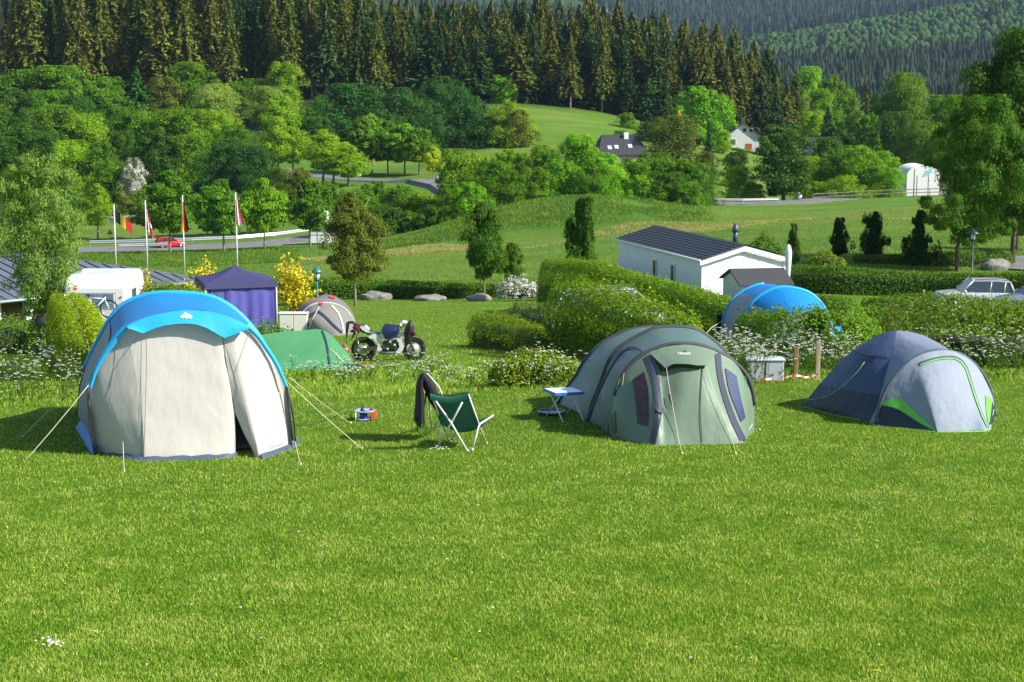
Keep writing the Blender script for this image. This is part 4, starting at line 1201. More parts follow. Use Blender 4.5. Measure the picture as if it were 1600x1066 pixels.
def green_tent():
    root = thing('dome_tent', 'sage green tent with charcoal hoops, just right of the small folding table', 'tent', G(1080, 694))
    parts = []
    Mh = hoop([(919,657),(926,630),(937,602),(950,567),(965,546),(984,532.7),(1005,521),(1024.5,513),(1056,510.5),(1087,514.7),(1112,530),(1135,553),(1152,583),(1163,620),(1168,652)], 25.35, 25.6)
    Rh = hoop([(872,628),(884,608),(899,588),(912,565),(934.5,539.5),(966,521.5),(997,512.5),(1026.7,510.5),(1055,516),(1080,530),(1105,555),(1120,585),(1128,628)], 27.0, 27.2)
    Fh = hoop([(948,679),(955,640),(964,605),(975,582),(990,564),(1008.7,550.7),(1042.5,538.5),(1065,536.5),(1098.7,540.6),(1132.5,555),(1150,568),(1164,583),(1173,602),(1178,628),(1180,673)], 24.15, 24.4)
    NA = 61
    M_, R_, F_ = arcl(Mh, NA), arcl(Rh, NA), arcl(Fh, NA)
    for A in (M_, R_, F_):
        for i in (0, -1): A[i][2] = h1(A[i][0], A[i][1])
    def loft(A, B, name, mat, seed, sag, nv=16, i0=0, i1=NA - 1):
        P = []
        for k in range(nv):
            f = k / (nv - 1); row = []
            for i in range(i0, i1 + 1):
                p = A[i] * (1 - f) + B[i] * f
                c = np.array([(A[0][0] + A[-1][0]) / 2, p[1], h1(p[0], p[1]) + .4]); d = c - p; d /= np.linalg.norm(d) + 1e-9
                row.append(p + d * sag * math.sin(math.pi * f))
            P.append(row)
        P = wrinkle(P, .022, seed, 3.5)
        return MB().grid(P.tolist()).build(name, mat)
    rear = loft(R_, M_, 'rear_section', C_greent, 11, .05)
    mid = loft(M_, F_, 'middle_section', C_greent, 12, .05)
    cb = np.mean([R_[0], R_[-1]], axis=0); cb[1] += .9; cb[2] = h1(cb[0], cb[1])
    back = MB().grid([[tuple(p) for p in R_], [tuple(p * .55 + cb * .45 + np.array([0, .25, .1])) for p in R_], [tuple(cb)] * NA]).build('back_section', C_greent)
    cols_ = [
        colw([(950,668),(949,672),(949,679)], 24.15), colw([(961,614),(958,650),(962,684)], 24.15, .02), colw([(977,580),(976,640),(981,689)], 24.17, .06),
        colw([(1008,551.5),(1020,600),(1024,645),(1019,696)], 24.2, .09), colw([(1030,542),(1036,600),(1038,650),(1042,696)], 24.22, .07), colw([(1065,537),(1069,600),(1076,695)], 24.25, .05),
        colw([(1096,540.5),(1103,600),(1112,694.5)], 24.28, .05), colw([(1122,550),(1130,600),(1142,645),(1161,692.5)], 24.3, .07), colw([(1152,570),(1162,615),(1169,683)], 24.33, .03), colw([(1177,620),(1180,650),(1180,673)], 24.36, .0)]
    P = wrinkle(surf(cols_, 80, 36), .016, 13, 4)
    front = MB().grid(P.tolist()).build('front_section', C_green)
    parts += [rear, mid, back, front]
    def slv(A, r, i0=0, i1=NA - 1, dy=-.01):
        return MB().tube([Vector(A[i]) + Vector((0, dy, 0)) for i in range(i0, i1 + 1)], r, 8).build('hoop_sleeve', C_charc)
    parts += [slv(M_, .034), slv(R_, .028), slv(F_, .03, 9, 54, -.02)]
    b = bvh_of([front]); bm_ = bvh_of([mid, rear])
    parts.append(strip(b, [(1012,557),(1022,585),(1028,620),(1027,655),(1020,695)], 9, 40, 'front_band', C_navy, .012))
    parts.append(strip(b, [(1121,553),(1125,590),(1134,625),(1147,660),(1162,691)], 9, 40, 'front_band', C_navy, .012))
    parts.append(decal(b, [[(989,594),(993,622),(997,663)], [(1007,581.5),(1014,615),(1013,666.5)]], 10, 14, 'window', simple('dark_window_film', (.055, .03, .035), .3, 0, .5, .2, 30, var=.5, vscale=14), None, .014))
    parts.append(decal(b, [[(1132.5,575.5),(1139,612),(1157,660)], [(1150,588.5),(1156,620),(1163.5,653)]], 10, 14, 'window', simple('blue_window_film', (.045, .06, .12), .35, 0, .4, .2, 30), None, .014))
    # door outline, canopy over the door
    parts.append(strip(b, [(1031,575),(1029,610),(1028,650),(1024,694)], 1.0, 30, 'zip', C_charc, .014))
    parts.append(strip(b, [(1097,575),(1095,610),(1094,650),(1097,692)], 1.6, 30, 'zip', C_charc, .014))
    parts.append(strip(b, [(1020,697),(1075,696),(1120,695),(1161,693.5)], 2.0, 40, 'hem', C_charc, .010))
    def at(px, row, d=0):
        q = cast(b, px, row, 0); return Vector(W(px, row, q.y - d)) if q is not None else Vector(W(px, row, 24.1 - d))
    top = [(1016,553),(1035,543),(1055,540.5),(1078,541),(1100,545.5),(1118,555)]
    low = [(1040,575.5),(1050,569.5),(1060,568.5),(1075,569),(1090,571),(1102,571)]
    rr = []
    for f in (0, .25, .5, .75, 1):
        rr.append([tuple(at(a[0] * (1 - f) + c[0] * f, a[1] * (1 - f) + c[1] * f, .02 + .13 * f)) for a, c in zip(crs([np.array(t_, float) for t_ in top], 20), crs([np.array(t_, float) for t_ in low], 20))])
    vis = MB().grid(rr).build('door_canopy', C_green); parts.append(vis)
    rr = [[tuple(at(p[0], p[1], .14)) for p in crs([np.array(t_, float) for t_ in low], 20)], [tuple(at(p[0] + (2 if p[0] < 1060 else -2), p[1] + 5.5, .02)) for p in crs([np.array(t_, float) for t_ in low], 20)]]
    parts.append(MB().grid(rr).build('canopy_under_strip', simple('dark_green_strip', (.02, .035, .02), .9)))  # dark green strip from the canopy lip back to the front
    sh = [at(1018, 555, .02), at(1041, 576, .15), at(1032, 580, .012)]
    parts.append(MB().add(sh, [(0, 1, 2)]).build('canopy_side_triangle', simple('dark_green_strip', (.02, .035, .02), .9)))  # dark green triangle at the left end of the canopy
    bb = bvh_of([vis])
    parts.append(text_on(bb, 'VANGO', 1069, 553.8, 6.0, .0, 'brand_print', C_white, .012, .95))
    q = [cast(bb, *p, .012) for p in ((1069,548.5),(1074,551.3),(1068,551.2))]
    if all(x is not None for x in q): parts.append(MB().add(q, [(0, 1, 2)]).build('emblem', C_charc))
    parts.append(text_on(b, 'VANGO', 1172, 667, 3.2, -1.0, 'brand_print', C_white, .012, .9))
    # side door, navy piping
    parts.append(strip(bm_, [(921,652),(931,622),(944,594),(956,572),(970,553),(985,544),(998,547),(1007,555)], 3.2, 60, 'side_door_piping', C_navy, .012, 2.6))
    parts.append(decal(b, [[(951,640),(952,665)], [(962,644),(964,685)]], 4, 6, 'mesh_panel', cloth('dark_green_mesh', (.09, .13, .07), .3, 0), None, .01))
    # toggle, brown zip pull, cords
    parts.append(strip(b, [(1047,618),(1048,626),(1051,634)], 3.5, 6, 'toggle', simple('brown_leather', (.06, .02, .015), .6), .03, 1.5))
    parts.append(strip(b, [(1026,636),(1030,642),(1033,648)], 9, 6, 'pocket_flap', C_navy, .03, 3))
    for pts, m_ in (([(1041,573),(1045,600),(1052,640),(1061,690)], C_cord), ([(1103,572),(1115,610),(1130,650),(1145,690)], C_cord)):
        c3 = [at(p[0], p[1], .03 + .10 * (1 - k / 13)) for k, p in enumerate(crs([np.array(t_, float) for t_ in pts], 14))]
        g_ = G(pts[-1][0] + 5, pts[-1][1] + 20)
        c3.append(g_); parts.append(MB().tube(c3, .0035, 5).build('guy_rope', m_)); parts.append(stake(g_))
    for a, bpx, m_ in (((975,583,24.05), (962,680), C_cordo), ((968,592,24.05), (940,676), C_cordg), ((936,606,25.3), (910,668), C_cordg), ((915,560,26.9), (894,582), C_cordg), ((915,560,26.9), (878,588), C_cordo), ((1164,588,24.3), (1187,673), C_cordg), ((1164,590,24.3), (1184,640), C_cordo)):
        A = W(*a); B = G(*bpx)
        parts.append(MB().tube([A, (A + B) / 2 + Vector((0, 0, -.02)), B], .004, 5).build('guy_rope', m_)); parts.append(stake(B))
    fit(root, parts)
    GRASS_EXCL.append([tuple(v)[:2] for v in (G(951, 677), G(1018, 692), G(1160, 689), G(1178, 671))] + [tuple(R_[-1][:2]), tuple(R_[0][:2])])
green_tent()

def grey_tent():
    root = thing('dome_tent', 'navy and pale grey dome tent with lime green corner patches, rightmost tent', 'tent', G(1460, 674))
    parts = []
    poleA = [np.array(W(*p)) for p in [(1254.5,636,26.6),(1264,621,26.55),(1287,593,26.5),(1320,559,26.4),(1345,539,26.35),(1368,526,26.3),(1385,519,26.25),(1401,516.5,26.2)]]
    poleB = [np.array(W(*p)) for p in [(1358,658.5,25.05),(1370,638,25.1),(1376,615,25.2),(1382,593,25.35),(1389,568,25.55),(1395,542,25.85),(1399,526,26.05),(1401,516.5,26.2)]]
    poleC = [np.array(W(*p)) for p in [(1530,645,26.3),(1524,610,26.3),(1508,575,26.3),(1485,549,26.25),(1455,530,26.2),(1430,520.5,26.2),(1401,516.5,26.2)]]
    poleD = [np.array(W(*p)) for p in [(1425,622,28.2),(1424,598,28.0),(1420,572,27.6),(1413,545,27.1),(1406,526,26.6),(1401,516.5,26.2)]]
    n = 30
    A, B, Cc, D = arcl(poleA, n), arcl(poleB, n), arcl(poleC, n), arcl(poleD, n)
    for P in (A, B, Cc, D): P[0][2] = h1(P[0][0], P[0][1])
    cen = np.mean([A[0], B[0], Cc[0], D[0]], axis=0); cen[2] += .45
    def gore(P, Q, i0, i1, name, mat, seed, pull=.14, out=0.0):
        m = 20; rows_ = []
        for i in range(i0, i1 + 1):
            row = []
            for k in range(m):
                f = k / (m - 1); p = P[i] * (1 - f) + Q[i] * f
                d = cen - p; d /= np.linalg.norm(d) + 1e-9
                # the cloth bows a little outwards near the top and is taut at the hem
                L = np.linalg.norm(P[i] - Q[i])
                row.append(p - d * (.10 * L * math.sin(math.pi * f) * (i / (n - 1)) ** .6))
            rows_.append(row)
        rows_ = wrinkle(rows_, .016, seed, 5)
        return MB().grid(rows_.tolist()).build(name, mat)
    k1 = 7
    parts += [gore(A, B, 0, k1, 'lower_panel', C_navyd, 21), gore(A, B, k1, n - 1, 'flysheet_panel', C_navyp, 22), gore(D, A, 0, n - 1, 'flysheet_panel', C_navyp, 23), gore(Cc, D, 0, n - 1, 'flysheet_panel', C_navyp, 24)]
    V = hoop([(1366,665.5),(1373,640),(1378.5,622),(1387,604),(1398.7,586.8),(1413,571),(1432.5,557.5),(1452,549.5),(1473,547.4),(1500,553),(1516,563),(1529,575.5),(1541,594),(1549.5,616),(1553,635),(1554,650)], 24.85, 25.35)
    V = [v for v in V]
    nn = 60
    Va = arcl(V, nn)
    K = arcl(list(B) + list(Cc[::-1])[1:], nn)
    rows_ = []
    for k in range(14):
        f = k / 13; row = []
        for i in range(nn):
            p = K[i] * (1 - f) + Va[i] * f; d = cen - p; d /= np.linalg.norm(d) + 1e-9
            row.append(p + d * .05 * math.sin(math.pi * f) * math.sin(math.pi * i / (nn - 1)))
        rows_.append(row)
    rows_ = wrinkle(rows_, .016, 25, 5)
    parts.append(MB().grid(rows_.tolist()).build('roof_panel', C_steel))
    cols_ = [colw([(1371,650),(1369,658),(1368,666)], 24.9), colw([(1378.5,622),(1388,645),(1400,668.5)], 24.9, .02), colw([(1391,598),(1412,640),(1432,672)], 24.92, .04),
             colw([(1413,571),(1436,625),(1463,675)], 24.95, .05), colw([(1440,554),(1452,610),(1467,675.5)], 24.98, .08), colw([(1473,547.5),(1486,610),(1492,675)], 25.05, .08),
             colw([(1500,553),(1515,620),(1521,674)], 25.1, .08), colw([(1527,573),(1538,630),(1544,673.5)], 25.2, .05), colw([(1549.5,616),(1551,640),(1550,664)], 25.3, .02), colw([(1553.5,640),(1554,645),(1554,652)], 25.35)]
    P = wrinkle(surf(cols_, 70, 36), .016, 26, 9)
    front = MB().grid(P.tolist()).build('porch_panel', C_pale); parts.append(front)
    b = bvh_of([front]); bl = bvh_of(parts[:2])
    parts.append(MB().tube([Vector(p) + Vector((0, -.015, 0)) for p in Va], .026, 8).build('hoop_sleeve', cloth('slate_sleeve', (.06, .09, .11), .2, 0)))
    parts.append(decal(b, [[(1377,630),(1377,632)], [(1404,622.5),(1404,640)], [(1435,648),(1436,660)], [(1462,672.5),(1463,674.5)]], 24, 6, 'corner_patch', C_lime, None, .012))
    parts.append(decal(b, [[(1377,633),(1371,645),(1369,664)], [(1404,641),(1402,655),(1400,667)], [(1436,661),(1434,667),(1432,671)], [(1461,674),(1461,674.4),(1461,674.8)]], 24, 8, 'corner_patch', C_navyd, None, .010))
    parts.append(decal(b, [[(1539,618),(1540,640),(1543,660)], [(1549,624),(1547,645),(1545,660)]], 6, 10, 'corner_patch', C_lime, None, .012))
    parts.append(decal(b, [[(1549,627),(1547,648),(1545,664)], [(1553.5,640),(1553.5,650),(1551,662)]], 6, 10, 'corner_patch', C_navyd, None, .012))
    parts.append(text_on(b, 'COLEMAN', 1550, 645, 2.2, -1.4, 'brand_print', C_white, .02, .9))
    door = [(1438,571.5),(1455,565),(1473,561.5),(1488,561),(1499,565),(1508,576),(1514,593),(1521,615),(1531,643),(1542,668)]
    parts.append(strip(b, [(p[0], p[1] - 0) for p in door], 1.5, 60, 'door_piping', C_lime, .016))
    parts.append(strip(b, [(1437,569),(1455,562.5),(1473,559),(1489,558),(1501,563),(1510,575),(1516,592)], 4.0, 40, 'door_hood', cloth('slate_sleeve', (.06, .09, .11), .2, 0), .014, 1.6))
    parts.append(strip(b, [(1515,590),(1522,613),(1532,642),(1544,669)], 1.8, 40, 'zip', cloth('slate_sleeve', (.06, .09, .11), .2, 0), .014))
    hem = [G(1256,637), G(1300,649), G(1356,660), G(1366,667), G(1415,671), G(1465,677), G(1500,676.5), G(1544,675), G(1554,654)]
    parts.append(MB().tube([Vector(h) + Vector((0, -.01, .012)) for h in hem], .007, 6).build('hem_piping', C_lime))
    v1 = [cast(bl, *p, .02) for p in ((1357,558),(1365,557),(1362,568),(1352,566))]
    if all(x is not None for x in v1): parts.append(MB().add(v1, [(0, 1, 2, 3)]).build('vent_flap', C_navyd))
    c3 = [cast(bl, p[0], p[1], .02) for p in crs([np.array(t_, float) for t_ in [(1352,567),(1338,585),(1310,610),(1287,622),(1262,626)]], 14)]
    c3 = [c for c in c3 if c is not None]
    if len(c3) > 2: parts.append(MB().tube(c3, .004, 5).build('guy_rope', simple('lime_cord', (.3, .6, .25), .7)))
    c3 = [cast(bl, p[0], p[1], .01) for p in crs([np.array(t_, float) for t_ in [(1333,548),(1352,556),(1370,557),(1388,560)]], 14)]
    c3 = [c for c in c3 if c is not None]
    if len(c3) > 2: parts.append(MB().tube(c3, .005, 5).build('seam', C_navyd))
    parts.append(MB().tube([G(1366,667), G(1361,655) + Vector((0, -.9, .0)) * 0 + Vector((0, 0, .02)), ], .004, 5).build('guy_rope', C_cord))
    fit(root, parts)
    GRASS_EXCL.append([tuple(v)[:2] for v in (G(1260, 634), G(1358, 655), G(1465, 671), G(1542, 670), G(1550, 654))] + [tuple(D[0][:2])])
grey_tent()

# ---------------------------------------------------------------- green low tent and the person in it
C_lowg = cloth('grass_green_silnylon', (.085, .30, .13), .7, .2, .45, 5)
def low_tent():
    Yc = 42.0
    root = thing('ridge_tent', 'low bright green one-man tent in front of the cream cabinet', 'tent', G(500, 580))
    parts = []
    def P3(px, row, Y): return np.array(W(px, row, Y))
    colsF = [
        [P3(380,528,42.4), P3(376,552,41.9), np.array(G(370,582))],
        [P3(425,521,42.6), P3(425,550,41.9), np.array(G(420,581))],
        [P3(465,517,42.8), P3(470,548,42.0), np.array(G(470,580))],
        [P3(503,515.5,43.0), P3(511,545,42.2), np.array(G(515.5,579))],
        [P3(527,534,42.8), P3(534,556,42.2), np.array(G(540,578.5))],
        [P3(548,558,42.4), P3(553,568,42.2), np.array(G(562,577.5))]]
    P = wrinkle(surf(colsF, 60, 22), .05, 31, 1.8)
    f = MB().grid(P.tolist()).build('flysheet_side', C_lowg)
    colsB = [[c[0], c[0] * .5 + np.array([c[2][0], 44.3, h1(c[2][0], 44.3)]) * .5 + np.array([0, 0, .05]), np.array([c[2][0] - .1, 44.4, h1(c[2][0], 44.4)])] for c in colsF[:4]]
    bk = MB().grid([[tuple(x) for x in r_] for r_ in surf(colsB, 30, 12)]).build('flysheet_side', C_lowg)
    parts += [f, bk]
    b = bvh_of([f])
    parts.append(strip(b, [(502,515),(508,530),(512,548),(515.5,579)], 2.6, 20, 'pole_sleeve', C_navy, .02))
    parts.append(strip(b, [(516,546),(526,556),(538,568)], 1.0, 14, 'seam', simple('yellow_seam', (.5, .5, .2), .7), .02))
    parts.append(MB().tube([W(503,515,43.0), W(499,514,43.3), W(503,540,44.2), G(508,572)], .02, 6).build('pole_sleeve', C_navy))
    fit(root, parts)
low_tent()
M_skin = simple('skin', (.52, .27, .18), .5, transl=.05)
def skin_fig(name, joints, edges, radii, mat, parent, sub=2):
    me = bpy.data.meshes.new(name)
    me.from_pydata([tuple(j) for j in joints], edges, [])
    o = bpy.data.objects.new(name, me); link(o)
    o.modifiers.new('skin', 'SKIN')
    for v, r_ in zip(me.skin_vertices[0].data, radii):
        v.radius = (r_, r_) if not isinstance(r_, tuple) else r_
    me.skin_vertices[0].data[0].use_root = True
    s = o.modifiers.new('sub', 'SUBSURF'); s.levels = sub; s.render_levels = sub
    dg = bpy.context.evaluated_depsgraph_get()
    m2 = bpy.data.meshes.new_from_object(o.evaluated_get(dg))
    bpy.data.objects.remove(o)
    m2.polygons.foreach_set('use_smooth', np.ones(len(m2.polygons), bool))
    m2.materials.clear(); m2.materials.append(mat)
    q = bpy.data.objects.new(name, m2); link(q)
    if parent: q.parent = parent
    return q
def person():
    c = G(540, 574)
    root = thing('person', 'person lying in the low green tent, head and one arm outside', 'person', c)
    Yh = 43.1
    H = W(540, 545, Yh) - c
    g = h1(c.x, 43) - c.z
    hx, hy, hz = H.x, H.y, H.z
    J = [(-1.25, .75, g + .14), (-.85, .75, g + .22), (-.45, .72, g + .34), (hx - .16, hy + .02, g + .40),  # pelvis, waist, chest, neck base
         (hx - .06, hy, hz - .10), (hx, hy - .01, hz - .02), (hx + .01, hy - .01, hz + .06),                  # neck, head, crown
         (hx - .18, hy - .20, g + .34), (hx + .02, hy - .42, g + .07)]
    e1 = G(553, 570) - c; e2 = G(567, 576) - c; e3 = G(573, 577) - c
    J += [(e1.x, e1.y, e1.z + .06), (e2.x, e2.y, e2.z + .05), (e3.x, e3.y, e3.z + .05),
          (-1.75, .72, g + .12), (-2.2, .70, g + .09), (-1.75, .92, g + .12), (-2.2, .95, g + .09),
          (hx - .18, hy + .24, g + .34), (hx + .05, hy + .34, g + .08), (hx + .28, hy + .1, g + .05)]
    E = [(0, 1), (1, 2), (2, 3), (3, 4), (4, 5), (5, 6), (3, 7), (7, 8), (8, 9), (9, 10), (10, 11), (0, 12), (12, 13), (0, 14), (14, 15), (3, 16), (16, 17), (17, 18)]
    Rr = [.14, .13, .15, .12, .06, .095, .075, .065, .05, .045, .032, .03, .075, .05, .075, .05, .065, .045, .035]
    skin_fig('body', [Vector(j) for j in J], E, Rr, M_skin, root)
    MB().ball((hx - .02, hy + .01, hz + .035), (.095, .09, .085), 12, 8).build('hair', simple('ginger_hair', (.20, .10, .05), .9, bump=.6, bscale=60), root)
    fm = MB()
    fm.ball((hx + .095, hy - .035, hz - .02), (.018, .014, .022), 8, 6)     # nose
    fm.ball((hx + .03, hy - .10, hz - .02), (.018, .012, .028), 8, 6)       # near ear
    fm.build('face', M_skin, root)
    ey = MB(); ey.ball((hx + .085, hy - .06, hz + .012), (.01, .01, .008), 6, 5); ey.build('eye', M_black, root)
    mo = MB(); mo.box((hx + .085, hy - .045, hz - .06), (.012, .04, .01)); mo.build('mouth', simple('lip', (.3, .08, .07), .6), root)
    # hand: palm and fingers in a black glove
    hb = MB(); p = Vector((e3.x + .02, e3.y, e3.z + .04))
    for k in range(4):
        y = -.036 + .024 * k
        L = (.075, .085, .08, .062)[k]
        hb.tube([p + Vector((.02, y, .01)), p + Vector((.05 + L * .4, y * 1.15, .016)), p + Vector((.06 + L, y * 1.25, -.012))], [.0125, .011, .008], 6)
    hb.tube([p + Vector((0, -.035, 0)), p + Vector((.04, -.075, .0)), p + Vector((.07, -.085, -.01))], [.014, .012, .009], 6)
    hb.ball(p + Vector((.01, 0, 0)), (.055, .048, .022), 10, 6)
    hb.build('glove', M_black, root)
person()
# ================================================================ chairs, table, stove
C_seat = cloth('bottle_green_canvas', (.018, .115, .075), .4, .12, .6)
C_seatd = cloth('black_edge', (.012, .02, .02), .2, 0, .6)
def bar(pts, r, name, mat, par):
    o = MB().tube([Vector(p) for p in pts], r, 8).build(name, mat); par.append(o); return o
def camp_chair():
    root = thing('camping_chair', 'green canvas camping chair with white tube legs, seen from behind on the open lawn', 'chair', G(720, 700))
    P = []
    A, B, Cc, D, E = G(683,700), G(731,706), G(738,704), G(760,694), G(702,689)
    TL, TR = W(674,616,22.75), W(731,614,22.65)
    SR, SL = W(771,649,23.35), W(716,650,23.75)
    KR, KL = W(748.5,663.5,22.95), W(690,661,23.1)
    XL, XR = W(681,627,22.7), W(722,629,22.62)
    bar([XL, W(705,661,22.75), B], .013, 'leg', M_alu, P)
    bar([XR, W(705,661,22.78), A], .013, 'leg', M_alu, P)
    bar([TR, KR, D], .011, 'leg', M_alu, P)
    bar([SR, KR, Cc], .013, 'leg', M_alu, P)
    bar([TL, KL, E], .011, 'leg', M_alu, P)
    bar([SL, KL, A + Vector((.02, .02, 0))], .013, 'leg', M_alu, P)
    bar([E + Vector((0, 0, .05)), W(726,668,23.2), D + Vector((-.02, 0, .25))], .009, 'crossbar', M_metal, P)
    bar([W(700,690,23.3), W(718,675,23.2), W(728,668,23.3)], .009, 'crossbar', M_metal, P)
    ft = MB()
    for q in (A, B, Cc, D, E): ft.tube([q + Vector((0, 0, .03)), q + Vector((0, 0, -.01))], .018, 8)
    P.append(ft.build('rubber_foot', simple('white_rubber', (.5, .5, .5), .6)))
    # sling back: a deep bag
    cols_ = []
    for k in range(7):
        f = k / 6
        top = np.array(TL) * (1 - f) + np.array(TR) * f; top[2] -= .035 * math.sin(math.pi * f)
        s = np.array(KL) * (1 - f) + np.array(KR) * f
        fr = np.array(SL) * (1 - f) + np.array(SR) * f; fr[2] -= .05 * math.sin(math.pi * f)
        bow = math.sin(math.pi * (.08 + .84 * f))
        m1 = top * .62 + s * .38 + np.array([0, .02, -.0]) + np.array([0, .05, 0]) * bow
        m2 = s + np.array([0, -.0, -.10 * bow])
        m3 = (s + fr) / 2 + np.array([0, 0, -.09 * bow])
        cols_.append([top, m1, m2, m3, fr])
    S = wrinkle(surf(cols_, 26, 34), .012, 41, 9)
    P.append(MB().grid(S.tolist()).build('sling_seat', C_seat))
    # top pocket wrapped over the rail
    rr = []
    for j, (dy, dz) in enumerate(((.04, -.06), (.02, .005), (-.02, .012), (-.035, -.03), (-.03, -.075))):
        rr.append([tuple(np.array(TL) * (1 - f) + np.array(TR) * f + np.array([0, dy, dz - .05 * math.sin(math.pi * f)])) for f in np.linspace(-.03, 1.03, 14)])
    P.append(MB().grid(rr).build('head_rail_pocket', C_seat))
    e = MB(); e.tube([Vector(c[0]) + Vector((0, 0, .012)) for c in (cols_)], .009, 6)
    for cc in (cols_[0], cols_[-1]): e.tube([Vector(x) for x in crs(cc, 16)], .008, 6)
    P.append(e.build('edge_binding', C_seatd))
    fit(root, P)
camp_chair()
def camp_chair2():
    root = thing('camping_chair', 'green camping chair behind the other one, seen from the side under a black jacket', 'chair', G(665, 678))
    P = []
    Yn, Yf = 23.75, 24.25
    for Y, dx, dr in ((Yn, 0, 0), (Yf, 9, -7)):
        T = W(659 + dx, 591 + dr, Y); S = W(693 + dx, 652 + dr, Y); F1 = G(665.5 + dx, 680 + dr * 1.6); F2 = G(672 + dx * 1.6, 677 + dr * 1.6); F0 = G(652 + dx, 674 + dr)
        bar([T, W(662 + dx, 636 + dr, Y), F1], .013, 'leg', M_alu, P)
        bar([S, W(683 + dx, 660 + dr, Y), F2 - Vector((0, 0, .0))], .012, 'leg', M_alu, P)
        bar([W(657 + dx, 620 + dr, Y), W(652 + dx, 655 + dr, Y), F0], .012, 'leg', M_black, P)
        bar([T, W(677 + dx, 612 + dr, Y), S], .010, 'side_rail', M_alu, P)
    bar([W(659, 591, Yn), W(668, 584, Yf)], .012, 'head_rail', M_alu, P)
    cols_ = [[np.array(W(659, 590, Yn)), np.array(W(671, 618, Yn)), np.array(W(684, 646, Yn)), np.array(W(697, 650, Yn))], [np.array(W(664, 588, 24)), np.array(W(675, 622, 24)), np.array(W(686, 652, 24)), np.array(W(700, 650, 24))], [np.array(W(668, 583, Yf)), np.array(W(680, 611, Yf)), np.array(W(693, 639, Yf)), np.array(W(706, 643, Yf))]]
    P.append(MB().grid([[tuple(x) for x in r_] for r_ in surf(cols_, 12, 20)]).build('sling_seat', C_seat))
    fit(root, P)
    j = thing('jacket', 'black jacket hung over the top of the rear camping chair', 'jacket', G(655, 676))
    Q = []
    C_jk = cloth('black_fleece', (.012, .012, .015), .5, 0, .9)
    def Ww(px, row, Y): return np.array(W(px, row, Y))
    cols_ = [
        [Ww(661,590,24.3), Ww(651,600,24.35), Ww(648.5,632,24.35), Ww(646,657,24.3)],
        [Ww(657,583.5,24.0), Ww(650.5,600,23.95), Ww(650,632,23.95), Ww(650,661,23.95)],
        [Ww(660,584.5,23.7), Ww(655,606,23.62), Ww(656,634,23.6), Ww(656,669,23.6)],
        [Ww(662,586,23.66), Ww(661,606,23.6), Ww(662,634,23.6), Ww(661,657,23.6)]]
    Q.append(MB().grid(wrinkle(surf(cols_, 18, 24), .02, 44, 9).tolist()).build('jacket_back', C_jk))
    cols_ = [
        [Ww(657,583,23.7), Ww(660,600,23.66), Ww(668,622,23.66), Ww(680,640,23.66)],
        [Ww(662,583,23.72), Ww(668,598,23.62), Ww(676,618,23.62), Ww(683,641,23.62)],
        [Ww(667,585,23.8), Ww(675,598,23.7), Ww(681,614,23.7), Ww(684,642,23.7)],
        [Ww(660,582,24.2), Ww(672,590,24.2), Ww(683,610,24.25), Ww(686,638,24.25)]]
    Q.append(MB().grid(wrinkle(surf(cols_, 18, 20), .02, 45, 9).tolist()).build('sleeve', C_jk))
    fit(j, Q)
camp_chair2()
